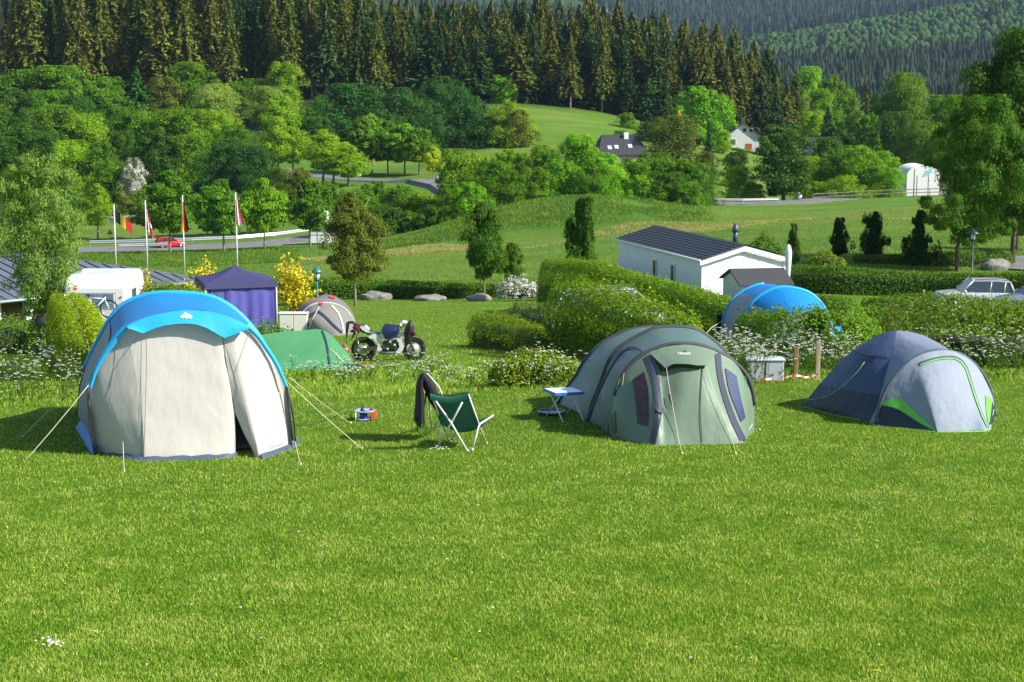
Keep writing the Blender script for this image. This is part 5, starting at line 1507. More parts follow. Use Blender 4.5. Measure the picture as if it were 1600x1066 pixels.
def table():
    c = G(888, 658)
    root = thing('folding_table', 'small white and blue folding table left of the sage green tent', 'table', c)
    P = []
    z = W(859.5, 608, 25.75).z
    pts = []
    for px, row in ((859.5,608),(902.5,606),(912,612.5),(868.5,614.7)):
        d = ray(px, row); t = (z - ZC) / d.z; pts.append(Vector((0, 0, ZC)) + d * t)
    Y0 = pts[3].y
    # keep a real rectangle
    a = pts[3]; u = (pts[2] - pts[3]); v = Vector((-u.y, u.x, 0)).normalized() * .42
    q = [a, a + u, a + u + v, a + v]
    q = [Vector((p.x, p.y, z)) for p in q]
    q[2].x -= .06; q[3].x -= .06
    t = MB(); t.prism([p + Vector((0, 0, -.012)) for p in q], (0, 0, 0), (0, 0, .012)); P.append(t.build('table_top', simple('white_laminate', (.72, .74, .78), .3)))
    cen = sum(q, Vector()) / 4
    e = MB()
    for i in range(4):
        p0, p1 = q[i], q[(i + 1) % 4]
        o0, o1 = (p0 - cen).normalized() * .012, (p1 - cen).normalized() * .012
        e.prism([p0 + o0 + Vector((0, 0, .004)), p1 + o1 + Vector((0, 0, .004)), p1 + o1 - Vector((0, 0, .04)), p0 + o0 - Vector((0, 0, .04))], (0, 0, 0), (cen - (p0 + p1) / 2).normalized() * .008)
    P.append(e.build('table_edge', simple('blue_enamel', (.03, .16, .55), .3)))
    m1, m2 = q[0].lerp(q[1], .12), q[0].lerp(q[1], .86); n1, n2 = q[3].lerp(q[2], .12), q[3].lerp(q[2], .86)
    for (f, bk) in ((m1, n1), (m2, n2)):
        a1 = Vector((f.x + .03, f.y + .03, z - .03)); b1 = Vector((bk.x + .03, bk.y - .03, z - .03))
        fa = Vector((f.x + .06, f.y - .06, 0)); fa.z = h1(fa.x, fa.y); fb = Vector((bk.x - .02, bk.y + .06, 0)); fb.z = h1(fb.x, fb.y)
        bar([b1, (b1 + fa) / 2, fa], .010, 'leg', M_alu, P); bar([a1, (a1 + fb) / 2, fb], .010, 'leg', M_alu, P)
    fit(root, P)
    # round thing on the grass
    g = G(862, 647)
    o = thing('round_tray', 'flat round dark blue tray lying on the grass under the folding table', 'tray', g)
    m = MB()
    prof_ = [(0, .03), (.15, .03), (.19, .036), (.205, .05), (.212, .048), (.20, .02), (.0, .012)]
    m.grid([[(r_ * math.cos(a), r_ * math.sin(a), z_) for a in [6.283 * k / 28 for k in range(28)]] for r_, z_ in prof_], True, True)
    m.build('dish', simple('dark_blue_enamel', (.03, .035, .08), .25), o)
    m = MB(); m.tube([(.205 * math.cos(a), .205 * math.sin(a), .05) for a in [6.283 * k / 28 for k in range(29)]], .004, 6); m.build('rim', M_metal, o)
table()
def stove():
    c = G(569, 659)
    root = thing('camping_stove', 'blue and orange camping cooker standing on the lawn right of the biggest tent', 'stove', c)
    P = []
    s = 105.0
    y = c.y
    def L(px, row, dy=0): return W(px, row, y + dy)
    m = MB(); t = L(570, 642, .18)
    prof_ = [(0, -.006), (.155, -.006), (.165, .006), (.16, .012), (.15, .002), (0, .002)]
    m.grid([[(t.x + r_ * math.cos(a), t.y + r_ * math.sin(a), t.z + z_) for a in [6.283 * k / 24 for k in range(24)]] for r_, z_ in prof_], True, True)
    P.append(m.build('tray', simple('pale_blue_enamel', (.38, .50, .78), .3, var=.5, vscale=9)))
    for px, dy in ((555.5, .02), (548, .25), (584, .28), (579, .05)):
        a = L(px, 645, dy); g = Vector((a.x, a.y, h1(a.x, a.y))); bar([a, g], .008, 'leg', M_alu if px == 555.5 else M_black, P)
    m = MB(); cc = L(568, 651, .15)
    m.tube([Vector((cc.x, cc.y, h1(cc.x, cc.y) + .005)), Vector((cc.x, cc.y, t.z - .02))], [.062, .058], 18); P.append(m.build('gas_canister', simple('blue_canister', (.01, .04, .42), .3)))
    m = MB(); m.tube([(cc.x + .11 * math.cos(a), cc.y + .11 * math.sin(a), h1(cc.x, cc.y) + .03) for a in [6.283 * k / 20 for k in range(21)]], .009, 6); m.tube([(cc.x - .11, cc.y, h1(cc.x, cc.y) + .03), (cc.x + .11, cc.y, h1(cc.x, cc.y) + .03)], .009, 6); P.append(m.build('base_ring', simple('pale_blue_enamel', (.38, .50, .78), .3)))
    m = MB(); w0 = L(581, 649, .1); m.box((w0.x + .02, w0.y, w0.z), (.075, .012, .12), Matrix.Rotation(.2, 3, 'Y')); m.box((w0.x + .05, w0.y + .1, w0.z + .02), (.012, .17, .09)); P.append(m.build('wind_shield', simple('orange_red_enamel', (.75, .10, .03), .4)))
    m = MB(); b0 = L(566, 640, .18); m.tube([b0 + Vector((0, 0, -.02)), b0 + Vector((0, 0, .03))], [.035, .02], 12); b1 = L(580, 640, .25); m.tube([b1 + Vector((0, 0, -.02)), b1 + Vector((0, 0, .02))], .02, 10); P.append(m.build('burner', M_black))
    m = MB(); b2 = L(572, 643, .1); m.ball(b2, (.045, .03, .012), 10, 6); P.append(m.build('red_sponge', simple('raspberry_red', (.6, .05, .15), .6)))
    P.append(MB().tube([Vector(p) for p in crs([np.array(L(555,640,.1)), np.array(L(559,633,.1)), np.array(L(563,630.5,.12)), np.array(L(566,633,.15)), np.array(L(567,637,.18))], 14)], .006, 6).build('hose', M_black))
    fit(root, P)
    # cable lying in the grass
    pts = [G(px, r_) + Vector((0, 0, .035)) for px, r_ in ((462,668),(480,667),(500,662),(520,655),(545,645))]
    o = MB().tube([Vector(p) for p in crs(pts, 30)], .006, 5).build('cable', simple('dark_green_cable', (.02, .07, .03), .6))
    tag(o, 'thin dark green cable lying in the grass between the big tent and the cooker', 'cable')
stove()

# ================================================================ hedges and shrubs
M_core = simple('twigs', (.028, .034, .014), .95, bump=.8, bscale=12)  # colour of the solid hedge cores, dark to stand for shade inside
LEAFC = {}
def spray_bush(px, Y, top, wpx, label, col, nb=60, leaf=.05, name='golden_bush', seed=1, mat=None):
    x = X_at(px, Y, top); g = h1(x, Y); H = rowz(top, Y) - g; Wd = wpx * Y / FPX
    o = thing(name, label, 'bush', (x, Y, g)); r = np.random.default_rng(seed)
    P, Nn, S = [], [], []; st = MB()
    for b in range(nb):
        a = r.random() * 6.283; sp_ = Wd * .5 * (.15 + .95 * r.random()); h_ = H * (.45 + .6 * r.random()) * (1 - .35 * (sp_ / (Wd * .5)) ** 2)
        p0 = np.array([r.normal() * .12 * Wd, r.normal() * .12 * Wd, 0]); p2 = np.array([math.cos(a) * sp_, math.sin(a) * sp_, h_]); p1 = np.array([p2[0] * .35, p2[1] * .35, h_ * .75])
        q = 26; t = (.25 + .75 * r.random(q))[:, None]
        c = (1 - t) ** 2 * p0 + 2 * t * (1 - t) * p1 + t * t * p2
        P.append(c + r.normal(size=(q, 3)) * .07); Nn.append(r.normal(size=(q, 3)) + np.array([0, -.2, .8])); S.append(leaf * (.6 + .9 * r.random(q)))
        if b % 3 == 0: st.tube([p0, p1 * .6, p1, p2 * .9 + p1 * .1], [.025, .018, .012, .005], 4)
    st.build('stems', M_bark, o)
    me = leaves_mesh(np.concatenate(P), np.concatenate(Nn), np.concatenate(S), r, .7, 'foliage'); me.materials.append(mat or M_leaf)
    f = put('foliage', me, None, o); f.color = (*col, 1)
def hedge(pts, label, tone='lime', name='hedge', leaf=.06, dens=620, cat='hedge', group=None, loose=.16, core=.68, seed=None, sprig=.10, flower=None, cap=1.0, topd=1.0):
    """pts: (x, y, half width, height) along the hedge"""
    r = np.random.default_rng(seed if seed is not None else int(abs(pts[0][0] * 7 + pts[0][1] * 13)) + 5)
    base = Vector((pts[len(pts) // 2][0], pts[len(pts) // 2][1], 0)); base.z = h1(base.x, base.y)
    o = thing(name, label, cat, base, 0, group)
    P = np.array([p[:4] for p in pts], float)
    C = np.array(crs([p for p in P], max(12, len(P) * 6)))
    seglen = np.linalg.norm(np.diff(C[:, :2], axis=0), axis=1); s = np.concatenate([[0], np.cumsum(seglen)]); Lt = s[-1]
    area = Lt * (np.mean(C[:, 3]) * 2 + np.mean(C[:, 2]) * 2) + 4 * np.mean(C[:, 2]) * np.mean(C[:, 3])
    n = int(area * dens)
    hw = np.mean(C[:, 2])
    t = r.random(n) * (Lt + 2 * hw * cap) - hw * cap
    tc = np.clip(t, 0, Lt)
    cx, cy, w_, h_ = [np.interp(tc, s, C[:, k]) for k in range(4)]
    tx = np.interp(tc, s, np.gradient(C[:, 0], s)); ty = np.interp(tc, s, np.gradient(C[:, 1], s)); tl = np.hypot(tx, ty) + 1e-9; tx /= tl; ty /= tl
    over = t - tc
    shrink = np.sqrt(np.clip(1 - (over / (w_ * cap + 1e-6)) ** 2, 0.02, 1))
    ph = r.random(n) * np.pi                                    # angle round the cross-section
    # superellipse cross-section
    c_, s_ = np.cos(ph), np.sin(ph)
    ex = np.sign(c_) * np.abs(c_) ** .45; ez = np.abs(s_) ** .55
    side = r.random(n) < .55                                    # the flanks need as many leaves as the top
    z_s = r.random(n); ex = np.where(side, np.where(r.random(n) < .5, -1, 1) * (1 - .30 * z_s ** 5), ex); ez = np.where(side, z_s * .97, ez)
    lump = 1 + loose * ((vnoise(tc * 1.0 + ph * .8, ph * 1.6 + cx, .9, 3) + .6 * vnoise(tc * 2.7, ph * 4, .9, 4)) - .8) * 2
    dep = 1 - .16 * r.random(n) ** 1.5
    k_ = lump * dep
    lx = ex * w_ * shrink * k_; lz = ez * h_ * (1 - .25 * (1 - shrink)) * (.9 + .1 * lump) * (1 - .10 * r.random(n)); lz += sprig * (r.random(n) ** 6) * (ez > .9)
    X = cx + over * tx - ty * lx; Yv = cy + over * ty + tx * lx
    Z = hgt(X, Yv) + np.maximum(lz, .02)
    Nn = np.stack([-ty * ex + tx * over / (w_ + .01) * .9, tx * ex + ty * over / (w_ + .01) * .9, ez * 1.0], 1) + r.normal(size=(n, 3)) * .5 + np.array([0, 0, .25])
    Pp = np.stack([X - base.x, Yv - base.y, Z - base.z], 1)
    S = leaf * (.55 + 1.0 * r.random(n))
    me = leaves_mesh(Pp, Nn, S, r, .68, 'foliage'); me.materials.append(M_leaf)
    f = put('foliage', me, None, o)
    tc_ = TONE[tone] if isinstance(tone, str) else tone
    f.color = (tc_[0] * (1.08 if not isinstance(tone, str) else 1), tc_[1] * (1.22 if not isinstance(tone, str) else 1), tc_[2], 1)
    # solid dark core; the hedge's inner shade is put into its colour
    rr = []
    for i in range(len(C)):
        t0 = C[min(i + 1, len(C) - 1)] - C[max(i - 1, 0)]; tl_ = math.hypot(t0[0], t0[1]); nx, ny = -t0[1] / tl_, t0[0] / tl_
        row = []
        for a in np.linspace(0, math.pi, 9):
            e_ = math.copysign(abs(math.cos(a)) ** .5, math.cos(a)) * C[i][2] * core; z_ = abs(math.sin(a)) ** .6 * C[i][3] * core
            x_, y_ = C[i][0] + nx * e_, C[i][1] + ny * e_
            row.append((x_ - base.x, y_ - base.y, h1(x_, y_) + z_ - .02 - base.z))
        rr.append(row)
    m = MB(); m.grid(rr)
    for end in (rr[0], rr[-1]): m.add(end, [tuple(range(len(end)))])
    m.build('dark_core', M_core, o)
    if flower:
        nf, fs, col = flower
        k = r.integers(0, n, nf)
        zz = lz[k] / (h_[k] + 1e-6)
        P2 = Pp[k] + np.stack([-ty[k] * ex[k], tx[k] * ex[k], ez[k]], 1) * .03
        up = np.stack([-ty[k] * ex[k] * .3, tx[k] * ex[k] * .3, np.full(nf, 1.0)], 1)
        P3 = np.repeat(P2, 6, 0) + r.normal(size=(nf * 6, 3)) * fs * .8 * np.array([1, 1, .35])
        me2 = leaves_mesh(P3, np.repeat(up, 6, 0) + r.normal(size=(nf * 6, 3)) * .3, fs * (.5 + .6 * r.random(nf * 6)), r, .9, 'blossom')
        me2.materials.append(M_petal)
        b = put('blossom', me2, None, o); b.color = (*col, 1)
    return o
def hp(px, Y, row_top, hw):
    x = X_at(px, Y, row_top); return (x, Y, hw, max(.3, rowz(row_top, Y) - h1(x, Y)))
HG = 'clipped hedges between the pitches'
hedge([hp(868,84,404,.9), hp(925,74,408,.8), hp(968,68,422,.75), hp(1010,62,432,.7), hp(1060,57,446,.7), hp(1110,52,461,.7), hp(1150,49,474,.7)], 'long clipped hedge running along the white mobile home', (.12, .215, .014), dens=420, leaf=.08, loose=.10, sprig=.15)
hedge([hp(893,46,437,.7), hp(930,44,446,.75), hp(975,41.5,462,.7), hp(1020,39.5,478,.7), hp(1060,38,498,.6)], 'dense hedge directly behind the sage green tent', (.13, .215, .012), dens=560, leaf=.072, loose=.2, sprig=.35)
hedge([hp(753,52,490,.45), hp(785,50,492,.5), hp(820,48,505,.5), hp(852,46,521,.5)], 'low rounded hedge left of the tall hedge, on the mown lawn', (.13, .20, .015), dens=600, leaf=.055, loose=.2)
hedge([hp(796,29.6,560,.32), hp(830,29.8,543,.45), hp(870,30.0,556,.45), hp(900,30.2,575,.3)], 'low hedge bush full of white umbels near the folding table', (.15, .21, .012), dens=1500, leaf=.045, loose=.25, sprig=.1, flower=(150, .03, (.8, .8, .72)))
hedge([hp(1228,97,414,.6), hp(1300,96,414,.6), hp(1380,95.5,420,.6), hp(1450,95,424,.6), hp(1520,94,426,.6), hp(1620,92,424,.6)], 'long straight hedge behind the parked silver cars', (.075, .155, .018), dens=260, leaf=.10, loose=.06)
hedge([hp(1345,112,398,.5), hp(1400,112,397,.5), hp(1450,111,394,.5), hp(1510,111,392,.5), hp(1570,112,392,.5)], 'low hedge behind the columnar yews at the foot of the big maple', (.07, .145, .016), dens=200, leaf=.12, loose=.12)
hedge([hp(395,107,430,.5), hp(470,107,432,.5), hp(560,107,434,.5), hp(640,107,438,.5), hp(700,106.5,441,.5), hp(775,106,444,.45)], 'long low hedge behind the boulders', (.085, .175, .014), dens=260, leaf=.10, loose=.06)
hedge([hp(832,105,443,.5), hp(860,103,444,.55), hp(880,101,446,.5)], 'short piece of hedge right of the white flowering shrub', (.09, .18, .014), dens=260, leaf=.10, loose=.1)
hedge([hp(1182,36,490,.5), hp(1215,35,489,.7), hp(1260,34,481,.8), hp(1300,34,484,.8), hp(1335,34.5,492,.6)], 'broad leafy bush hedge behind the two wooden posts', (.10, .19, .014), 'hedge', .06, 900, loose=.25, sprig=.2, core=.5)
hedge([hp(1352,41,480,.4), hp(1372,41,476,.5), hp(1395,41,484,.4)], 'small round bush above the ridge of the navy dome tent', (.10, .18, .014), 'bush', .06, 700, 'bush', loose=.25)
hedge([hp(1405,38,498,.6), hp(1450,36,472,1.0), hp(1500,35,468,1.2), hp(1560,34,474,1.2), hp(1625,34,482,1.2)], 'big loose flowering shrub behind the navy dome tent at the right edge', (.12, .19, .02), 'shrub', .06, 560, 'shrub', loose=.35, sprig=.3, core=.5, flower=(420, .028, (.72, .74, .6)))
hedge([hp(1365,66,464,.5), hp(1410,65,459,.6), hp(1460,64,457,.6), hp(1510,63,461,.6), hp(1560,63,466,.6), hp(1620,63,470,.6)], 'low hedge in front of the silver off-road car', (.085, .165, .014), 'hedge', .07, 420, loose=.15)
hedge([hp(1278,62,462,.4), hp(1300,61,460,.5), hp(1322,60,466,.5)], 'small hedge stub right of the distant blue tent', (.085, .165, .014), 'hedge', .07, 420, loose=.15)
hedge([hp(100,56,458,.55), hp(112,50,468,.6), hp(122,44,482,.6), hp(132,39,506,.6), hp(140,36,532,.5)], 'yellow-green hedge between the caravan and the big blue tent', (.19, .26, .012), 'hedge', .06, 900, loose=.2, sprig=.15, core=.5)
hedge([hp(238,62,440,.5), hp(270,61.5,441,.5), hp(300,61,450,.5), hp(332,60,461,.45)], 'yellow-green hedge between the caravan and the blue gazebo', (.15, .23, .014), 'hedge', .065, 500, loose=.2)
hedge([hp(398,49,512,.3), hp(420,49,502,.4), hp(442,49,515,.3)], 'small bush between the big tent and the white cabinet', (.10, .2, .02), 'bush', .06, 700, 'bush', loose=.35, sprig=.25)
hedge([hp(-10,50,498,.6), hp(15,50,490,.6), hp(38,50,502,.4)], 'loose green bush at the left edge in front of the building', (.07, .15, .02), 'bush', .06, 500, 'bush', loose=.35, sprig=.25)
hedge([hp(-20,36,560,.5), hp(10,36,556,.5), hp(40,35.5,570,.4)], 'weedy bush at the left edge beside the cow parsley', (.09, .17, .025), 'bush', .05, 500, 'bush', loose=.4, sprig=.3)
spray_bush(456, 82, 398, 84, 'golden-yellow flowering bush right of the gazebo', (.62, .54, .012), 130, .13, seed=3, mat=M_petal)
spray_bush(318, 89, 404, 66, 'golden-yellow bush just left of the gazebo peak', (.62, .54, .012), 90, .13, seed=4, mat=M_petal)
spray_bush(224, 80, 416, 44, 'small golden-yellow bush above the caravan roof', (.55, .50, .02), 40, .12, seed=5, mat=M_petal)
hedge([hp(792,103,440,.4), hp(812,103,434,.7), hp(828,103,442,.4)], 'white-blossomed shrub in the gap of the far hedge', (.10, .17, .03), 'shrub', .08, 200, 'shrub', loose=.5, sprig=.4, core=.5, flower=(520, .10, (.85, .83, .80)))
hedge([hp(806,61,484,.4), hp(830,60,472,.7), hp(854,59,486,.4)], 'grey-green clump of tall weeds left of the half-hidden car', (.085, .125, .04), 'weed_clump', .07, 420, 'bush', loose=.4, sprig=.3)
hedge([hp(1272,105,400,.4), hp(1290,105,390,.6), hp(1310,105,402,.4)], 'yellow-green round bush behind the far hedge', (.13, .2, .02), 'bush', .12, 200, 'bush', loose=.35)
hedge([hp(1180,88,376,.4), hp(1196,88,360,.6), hp(1212,88,378,.4)], 'green bush standing behind the mobile home roof', (.05, .12, .012), 'bush', .10, 200, 'bush', loose=.35)
# single trees nearer by
LIB[('near', 0)] = crown_mesh('egg', 501, 62, 420, .024, .20, .7, .12, (.07, .10), .85, .15); LIB[('near', 0)].materials.append(M_leaf)
LIB[('near', 1)] = crown_mesh('egg', 502, 52, 380, .030, .22, .8, .12, (.08, .10), .8, .15); LIB[('near', 1)].materials.append(M_leaf)
LIB[('near', 2)] = crown_mesh('oval', 503, 60, 200, .035, .10, inner=.1); LIB[('near', 2)].materials.append(M_leaf)
LIB[('maple', 0)] = crown_mesh('round', 511, 95, 640, .0165, .15, .6, .10, (.055, .10), .9, .18); LIB[('maple', 0)].materials.append(M_leaf)
LIB[('colm', 0)] = crown_mesh('column', 512, 75, 260, .042, .02, 1.2, .25, (.07, .10), .8, .2); LIB[('colm', 0)].materials.append(M_leaf)
for k in range(3):
    LIB[('Tnear', k)] = trunk_mesh(60 + k, .9, .018, 9, .28, 8, .3); LIB[('Tnear', k)].materials.append(M_bark_pale)
LIB[('Tmaple', 0)] = trunk_mesh(71, .78, .022, 12, .22, 9, .30); LIB[('Tmaple', 0)].materials.append(M_bark)
LIB[('Tcolm', 0)] = LIB[('Tnear', 0)]
LIB[('Tbirch', 0)] = trunk_mesh(81, .84, .014, 9, .2, 8, .2); LIB[('Tbirch', 0)].materials.append(M_bark_white)
LIB[('birch', 0)] = crown_mesh('oval', 520, 170, 170, .0165, .12, .6, .25, (.05, .07), .95, .1); LIB[('birch', 0)].materials.append(M_leaf)
def ntree(typ, i, px, top, Y, wpx, tone, label, name='tree', x=None):
    return tree(typ, px, top, Y, wpx, tone, label, name, var=i, x=x, jit=0)
_ti = tlib
def tlib(typ, i):
    if ('T' + typ, i) in LIB: return LIB[('T' + typ, i)]
    if ('T' + typ, 0) in LIB: return LIB[('T' + typ, 0)]
    return _ti(typ, i)
ntree('near', 0, 552, 303, 97, 108, (.11, .17, .02), 'olive-green lime tree behind the grey and red tent', 'lime_tree')
ntree('near', 1, 757, 316, 104, 76, (.055, .155, .010), 'young dark green maple on a pale trunk in front of the meadow', 'maple_tree')
ntree('near', 1, 801, 380, 106, 44, (.075, .19, .012), 'smallest young tree, just right of the dark green maple', 'young_tree')
ntree('colm', 0, 912, 310, 98, 62, (.055, .15, .010), 'dense upright dark green tree behind the long hedge, left of the mobile home', 'hornbeam_tree')
ntree('birch', 0, 58, 240, 66, 150, (.17, .29, .05), 'slender birch with glittering leaves in front of the slate-roofed building', 'birch_tree')
mp_ = ntree('maple', 0, 1504, 150, 108, 150, (.065, .175, .010), 'spreading maple whose trunk stands just left of the dark lamp post', 'maple_tree')
mp_.rotation_euler = (0, 0, 0)
for ch in mp_.children:
    if ch.name.startswith('crown'): ch.location.x += 1.0
ntree('maple', 0, 1592, 48, 113, 196, (.040, .115, .010), 'taller darker maple cut by the right edge of the picture', 'maple_tree')  # shade inside the crown is put into this darker leaf tone
ntree('near', 0, 1592, 290, 128, 110, (.10, .20, .016), 'light green young tree at the right edge behind the asphalt lane', 'young_tree')
belt([(1313,341,116,36,'yew','yew'),(1367,332,113,44,'yew','yew'),(1438,330,110,46,'yew','yew')], 'yew row below the right-hand field', 'columnar yews in a row', 'yew_tree', 'columnar yew')
tree('column', 1241, 350, 110, 24, (.06, .13, .015), 'slim mid green columnar tree right of the mobile home', 'columnar_tree', var=1)

# ---------------------------------------------------------------- wild flowers and long grass
def umbels(name, zones, label):
    """zones: (px0,px1,row0,row1,n,h)"""
    r = np.random.default_rng(77)
    leafP, leafN, leafS = [], [], []
    petP, petN, petS = [], [], []
    stv, stf = [], []
    for (x0, x1, r0, r1, n, hh) in zones:
        for _ in range(n):
            g = G(r.uniform(x0, x1), r.uniform(r0, r1))
            H = hh * r.uniform(.55, 1.15)
            k = r.integers(2, 6)
            for j in range(k):
                a = r.random() * 6.28; sp_ = r.uniform(.03, .22)
                tip = np.array([g.x + math.cos(a) * sp_, g.y + math.sin(a) * sp_, g.z + H * r.uniform(.75, 1.05)])
                b0 = np.array(g) + np.array([0, 0, H * .3 * (j > 0)])
                w_ = np.array([.004, 0, 0]); i = len(stv)
                stv += [b0 - w_, b0 + w_, tip + w_ * .6, tip - w_ * .6]; stf.append((i, i + 1, i + 2, i + 3))
                q = r.integers(9, 18); rad = r.uniform(.018, .042)
                aa = r.random(q) * 6.28; rr = rad * np.sqrt(r.random(q))
                petP.append(np.stack([tip[0] + rr * np.cos(aa), tip[1] + rr * np.sin(aa), tip[2] - rr * rr * 4 + r.normal(size=q) * .003], 1))
                petN.append(np.stack([np.cos(aa) * rr * 8, np.sin(aa) * rr * 8, np.ones(q)], 1) + r.normal(size=(q, 3)) * .25)
                petS.append(.012 + .012 * r.random(q))
            q = 10
            leafP.append(np.stack([g.x + r.normal(size=q) * .09, g.y + r.normal(size=q) * .09, g.z + H * .65 * r.random(q)], 1)); leafN.append(r.normal(size=(q, 3)) + np.array([0, 0, .8])); leafS.append(.04 + .05 * r.random(q))
    A = leaves_mesh(np.concatenate(petP), np.concatenate(petN), np.concatenate(petS), r, .9)
    B = leaves_mesh(np.concatenate(leafP), np.concatenate(leafN), np.concatenate(leafS), r, .45)
    def arr(me):
        v = np.empty(len(me.vertices) * 3, np.float32); me.vertices.foreach_get('co', v); return v.reshape(-1, 3)
    va, vb, vs = arr(A), arr(B), np.array(stv)
    V = np.concatenate([va, vb, vs]); F = np.arange(len(V)).reshape(-1, 4)
    me = np_mesh(name, V, F)
    me.materials.append(M_petal); me.materials.append(leaf_mat('weed_leaf', (.08, .17, .02), .35, .3))
    mi = np.ones(len(F), np.int32); mi[:len(va) // 4] = 0
    me.polygons.foreach_set('material_index', mi)
    o = put(name, me, None); o['kind'] = 'stuff'; o['label'] = label; o['category'] = 'wild flowers'
    o.color = (1, 1, 1, 1)
    for m_ in (A, B): bpy.data.meshes.remove(m_)
    return o
w1 = umbels('cow_parsley', [(-10,135,592,640,70,.7), (60,135,572,600,34,.75), (445,565,578,604,36,.42), (540,700,574,604,40,.38), (555,665,558,572,16,.3), (650,760,590,612,16,.32), (738,800,577,605,12,.38), (775,905,596,606,36,.55), (820,872,560,575,10,.5),
                            (1125,1200,576,600,95,.8), (1160,1250,580,597,34,.55), (1240,1350,580,592,70,.7), (1400,1500,560,585,40,.75), (1500,1610,560,592,90,.8), (1130,1180,555,570,30,.6)],
            'white cow parsley flowering along the edges of the mown lawn')
w1.color = (.8, .8, .72, 1)
def tiny_flowers(name, spots, col, size, label, cat):
    r = np.random.default_rng(5)
    P, Nn, S = [], [], []
    for (x, y) in spots:
        g = G(x, y); q = 6
        P.append(np.array(g)[None] + np.concatenate([r.normal(size=(q, 2)) * size * .35, np.full((q, 1), .05)], 1)); Nn.append(r.normal(size=(q, 3)) * .3 + np.array([0, -.3, 1])); S.append(np.full(q, size))
    me = leaves_mesh(np.concatenate(P), np.concatenate(Nn), np.concatenate(S), r, .9); me.materials.append(M_petal)
    o = put(name, me, None); o.color = (*col, 1); o['kind'] = 'stuff'; o['label'] = label; o['category'] = cat
fr = random.Random(3)
yl = [(fr.uniform(20, 150), fr.uniform(885, 925)) for _ in range(12)] + [(fr.uniform(0, 1600), fr.uniform(730, 1060)) for _ in range(40)] + [(fr.uniform(480, 700), fr.uniform(600, 700)) for _ in range(40)] + [(fr.uniform(740, 850), fr.uniform(598, 606)) for _ in range(26)] + [(fr.uniform(640, 760), fr.uniform(520, 575)) for _ in range(20)] + [(fr.uniform(1400, 1600), fr.uniform(590, 640)) for _ in range(12)]
tiny_flowers('buttercups', yl, (.75, .62, .01), .013, 'tiny yellow buttercups scattered through the lawn', 'flowers')
wl = [(fr.gauss(77, 12), fr.gauss(1013, 4)) for _ in range(22)] + [(fr.gauss(688, 9), fr.gauss(705, 2)) for _ in range(18)] + [(fr.uniform(0, 1600), fr.uniform(720, 1050)) for _ in range(26)]
tiny_flowers('daisies', wl, (.8, .8, .78), .014, 'small white daisies in little groups on the lawn', 'flowers')

# the lawn itself
def lawn_edge(X, Y):
    return np.ones(X.shape, bool)
me = blades('grass', 620000, 10.5, 29, .030, .0052, region=None)
g1 = put('grass', me, M_grass); g1['kind'] = 'stuff'; g1['label'] = 'short mown grass of the campsite lawn'; g1['category'] = 'grass'
def tallz(X, Y):
    px = 800 + 2675 * X / Y
    t = ((px < 150) & (Y < 45)) | ((px > 440) & (px < 730) & (Y > 28.5) & (Y < 41)) | ((px >= 730) & (px < 870) & (Y > 29) & (Y < 34)) | ((px > 1100) & (Y > 28.8) & (Y < 37))
    return np.where(t, 1.3, 1.0)
me = blades('meadow_grass', 230000, 29, 110, .05, .011, ufac=.33, hvar=tallz)
g2 = put('meadow_grass', me, M_grass); g2['kind'] = 'stuff'; g2['label'] = 'grass of the sloping lawn and rough verge beyond the front tents'; g2['category'] = 'grass'
me = blades('field_grass', 150000, 108, 235, .11, .032, ufac=.33, lean=.7)
g3 = put('field_grass', me, M_fgrass); g3['kind'] = 'stuff'; g3['label'] = 'long meadow grass on the far field and mound'; g3['category'] = 'grass'

def reg_strip(X, Y):
    px = 800 + 2675 * X / Y
    c = 190 + 6 * np.sin(px * .006) + 4 * np.sin(px * .021)
    return (px > 470) & (np.abs(Y - c) < 3.5 + 3 * np.sin(px * .013)) & (rng.random(len(Y)) < .8)
me = blades('dry_grass', 260000, 180, 202, .16, .05, ufac=.30, region=reg_strip)
g4 = put('dry_grass', me, M_straw); g4['kind'] = 'stuff'; g4['label'] = 'strip of straw-coloured dry grass along the foot of the mound'; g4['category'] = 'grass'
def reg_lush(X, Y):
    px = 800 + 2675 * X / Y
    return (((px > 560) & (px < 1120 - 60 * rng.random(len(Y))) & (Y > 195 + 4 * rng.random(len(Y))) & (Y < 222)) | ((px < 470) & (Y > 185) & (Y < 229))) & (vnoise(X, Y, 5, 8) + .5 * rng.random(len(Y)) > .55)
me = blades('tall_grass', 200000, 184, 230, .30, .05, ufac=.31, region=reg_lush, lean=1.0)
g5 = put('tall_grass', me, M_lush); g5['kind'] = 'stuff'; g5['label'] = 'lush uncut grass on the mound and the road bank'; g5['category'] = 'grass'
# ================================================================ buildings, vehicles, street furniture
M_white = simple('white_paint', (.80, .80, .79), .45, var=.06, vscale=3)
M_glass = simple('window_glass', (.03, .045, .06), .06, 0, .9)
M_tyre = simple('tyre_rubber', (.018, .018, .018), .8)
M_slate = simple('slate_metal_roof', (.115, .135, .165), .5, var=.15, vscale=1.2)
M_roofb = simple('black_roof', (.022, .026, .036), .55, var=.35, vscale=4, bump=.3, bscale=16)
def rel(o):   # world -> local helper of a thing placed without rotation
    l = Vector(o.location); return lambda v: Vector(v) - l
def part(mb, name, mat, root):
    o = mb.build(name, mat); o.location = -Vector(root.location); o.parent = root; return o
def sub(mb, name, mat, parent):
    o = mb.build(name, mat); o.parent = parent; return o
def quadp(a, b, c, d, off=None):
    pass
def frame_axes(p0, p1):
    """unit axis along the front p0->p1 and the level axis going back from it"""
    u = Vector((p1.x - p0.x, p1.y - p0.y, 0)).normalized(); v = Vector((-u.y, u.x, 0)); return u, v

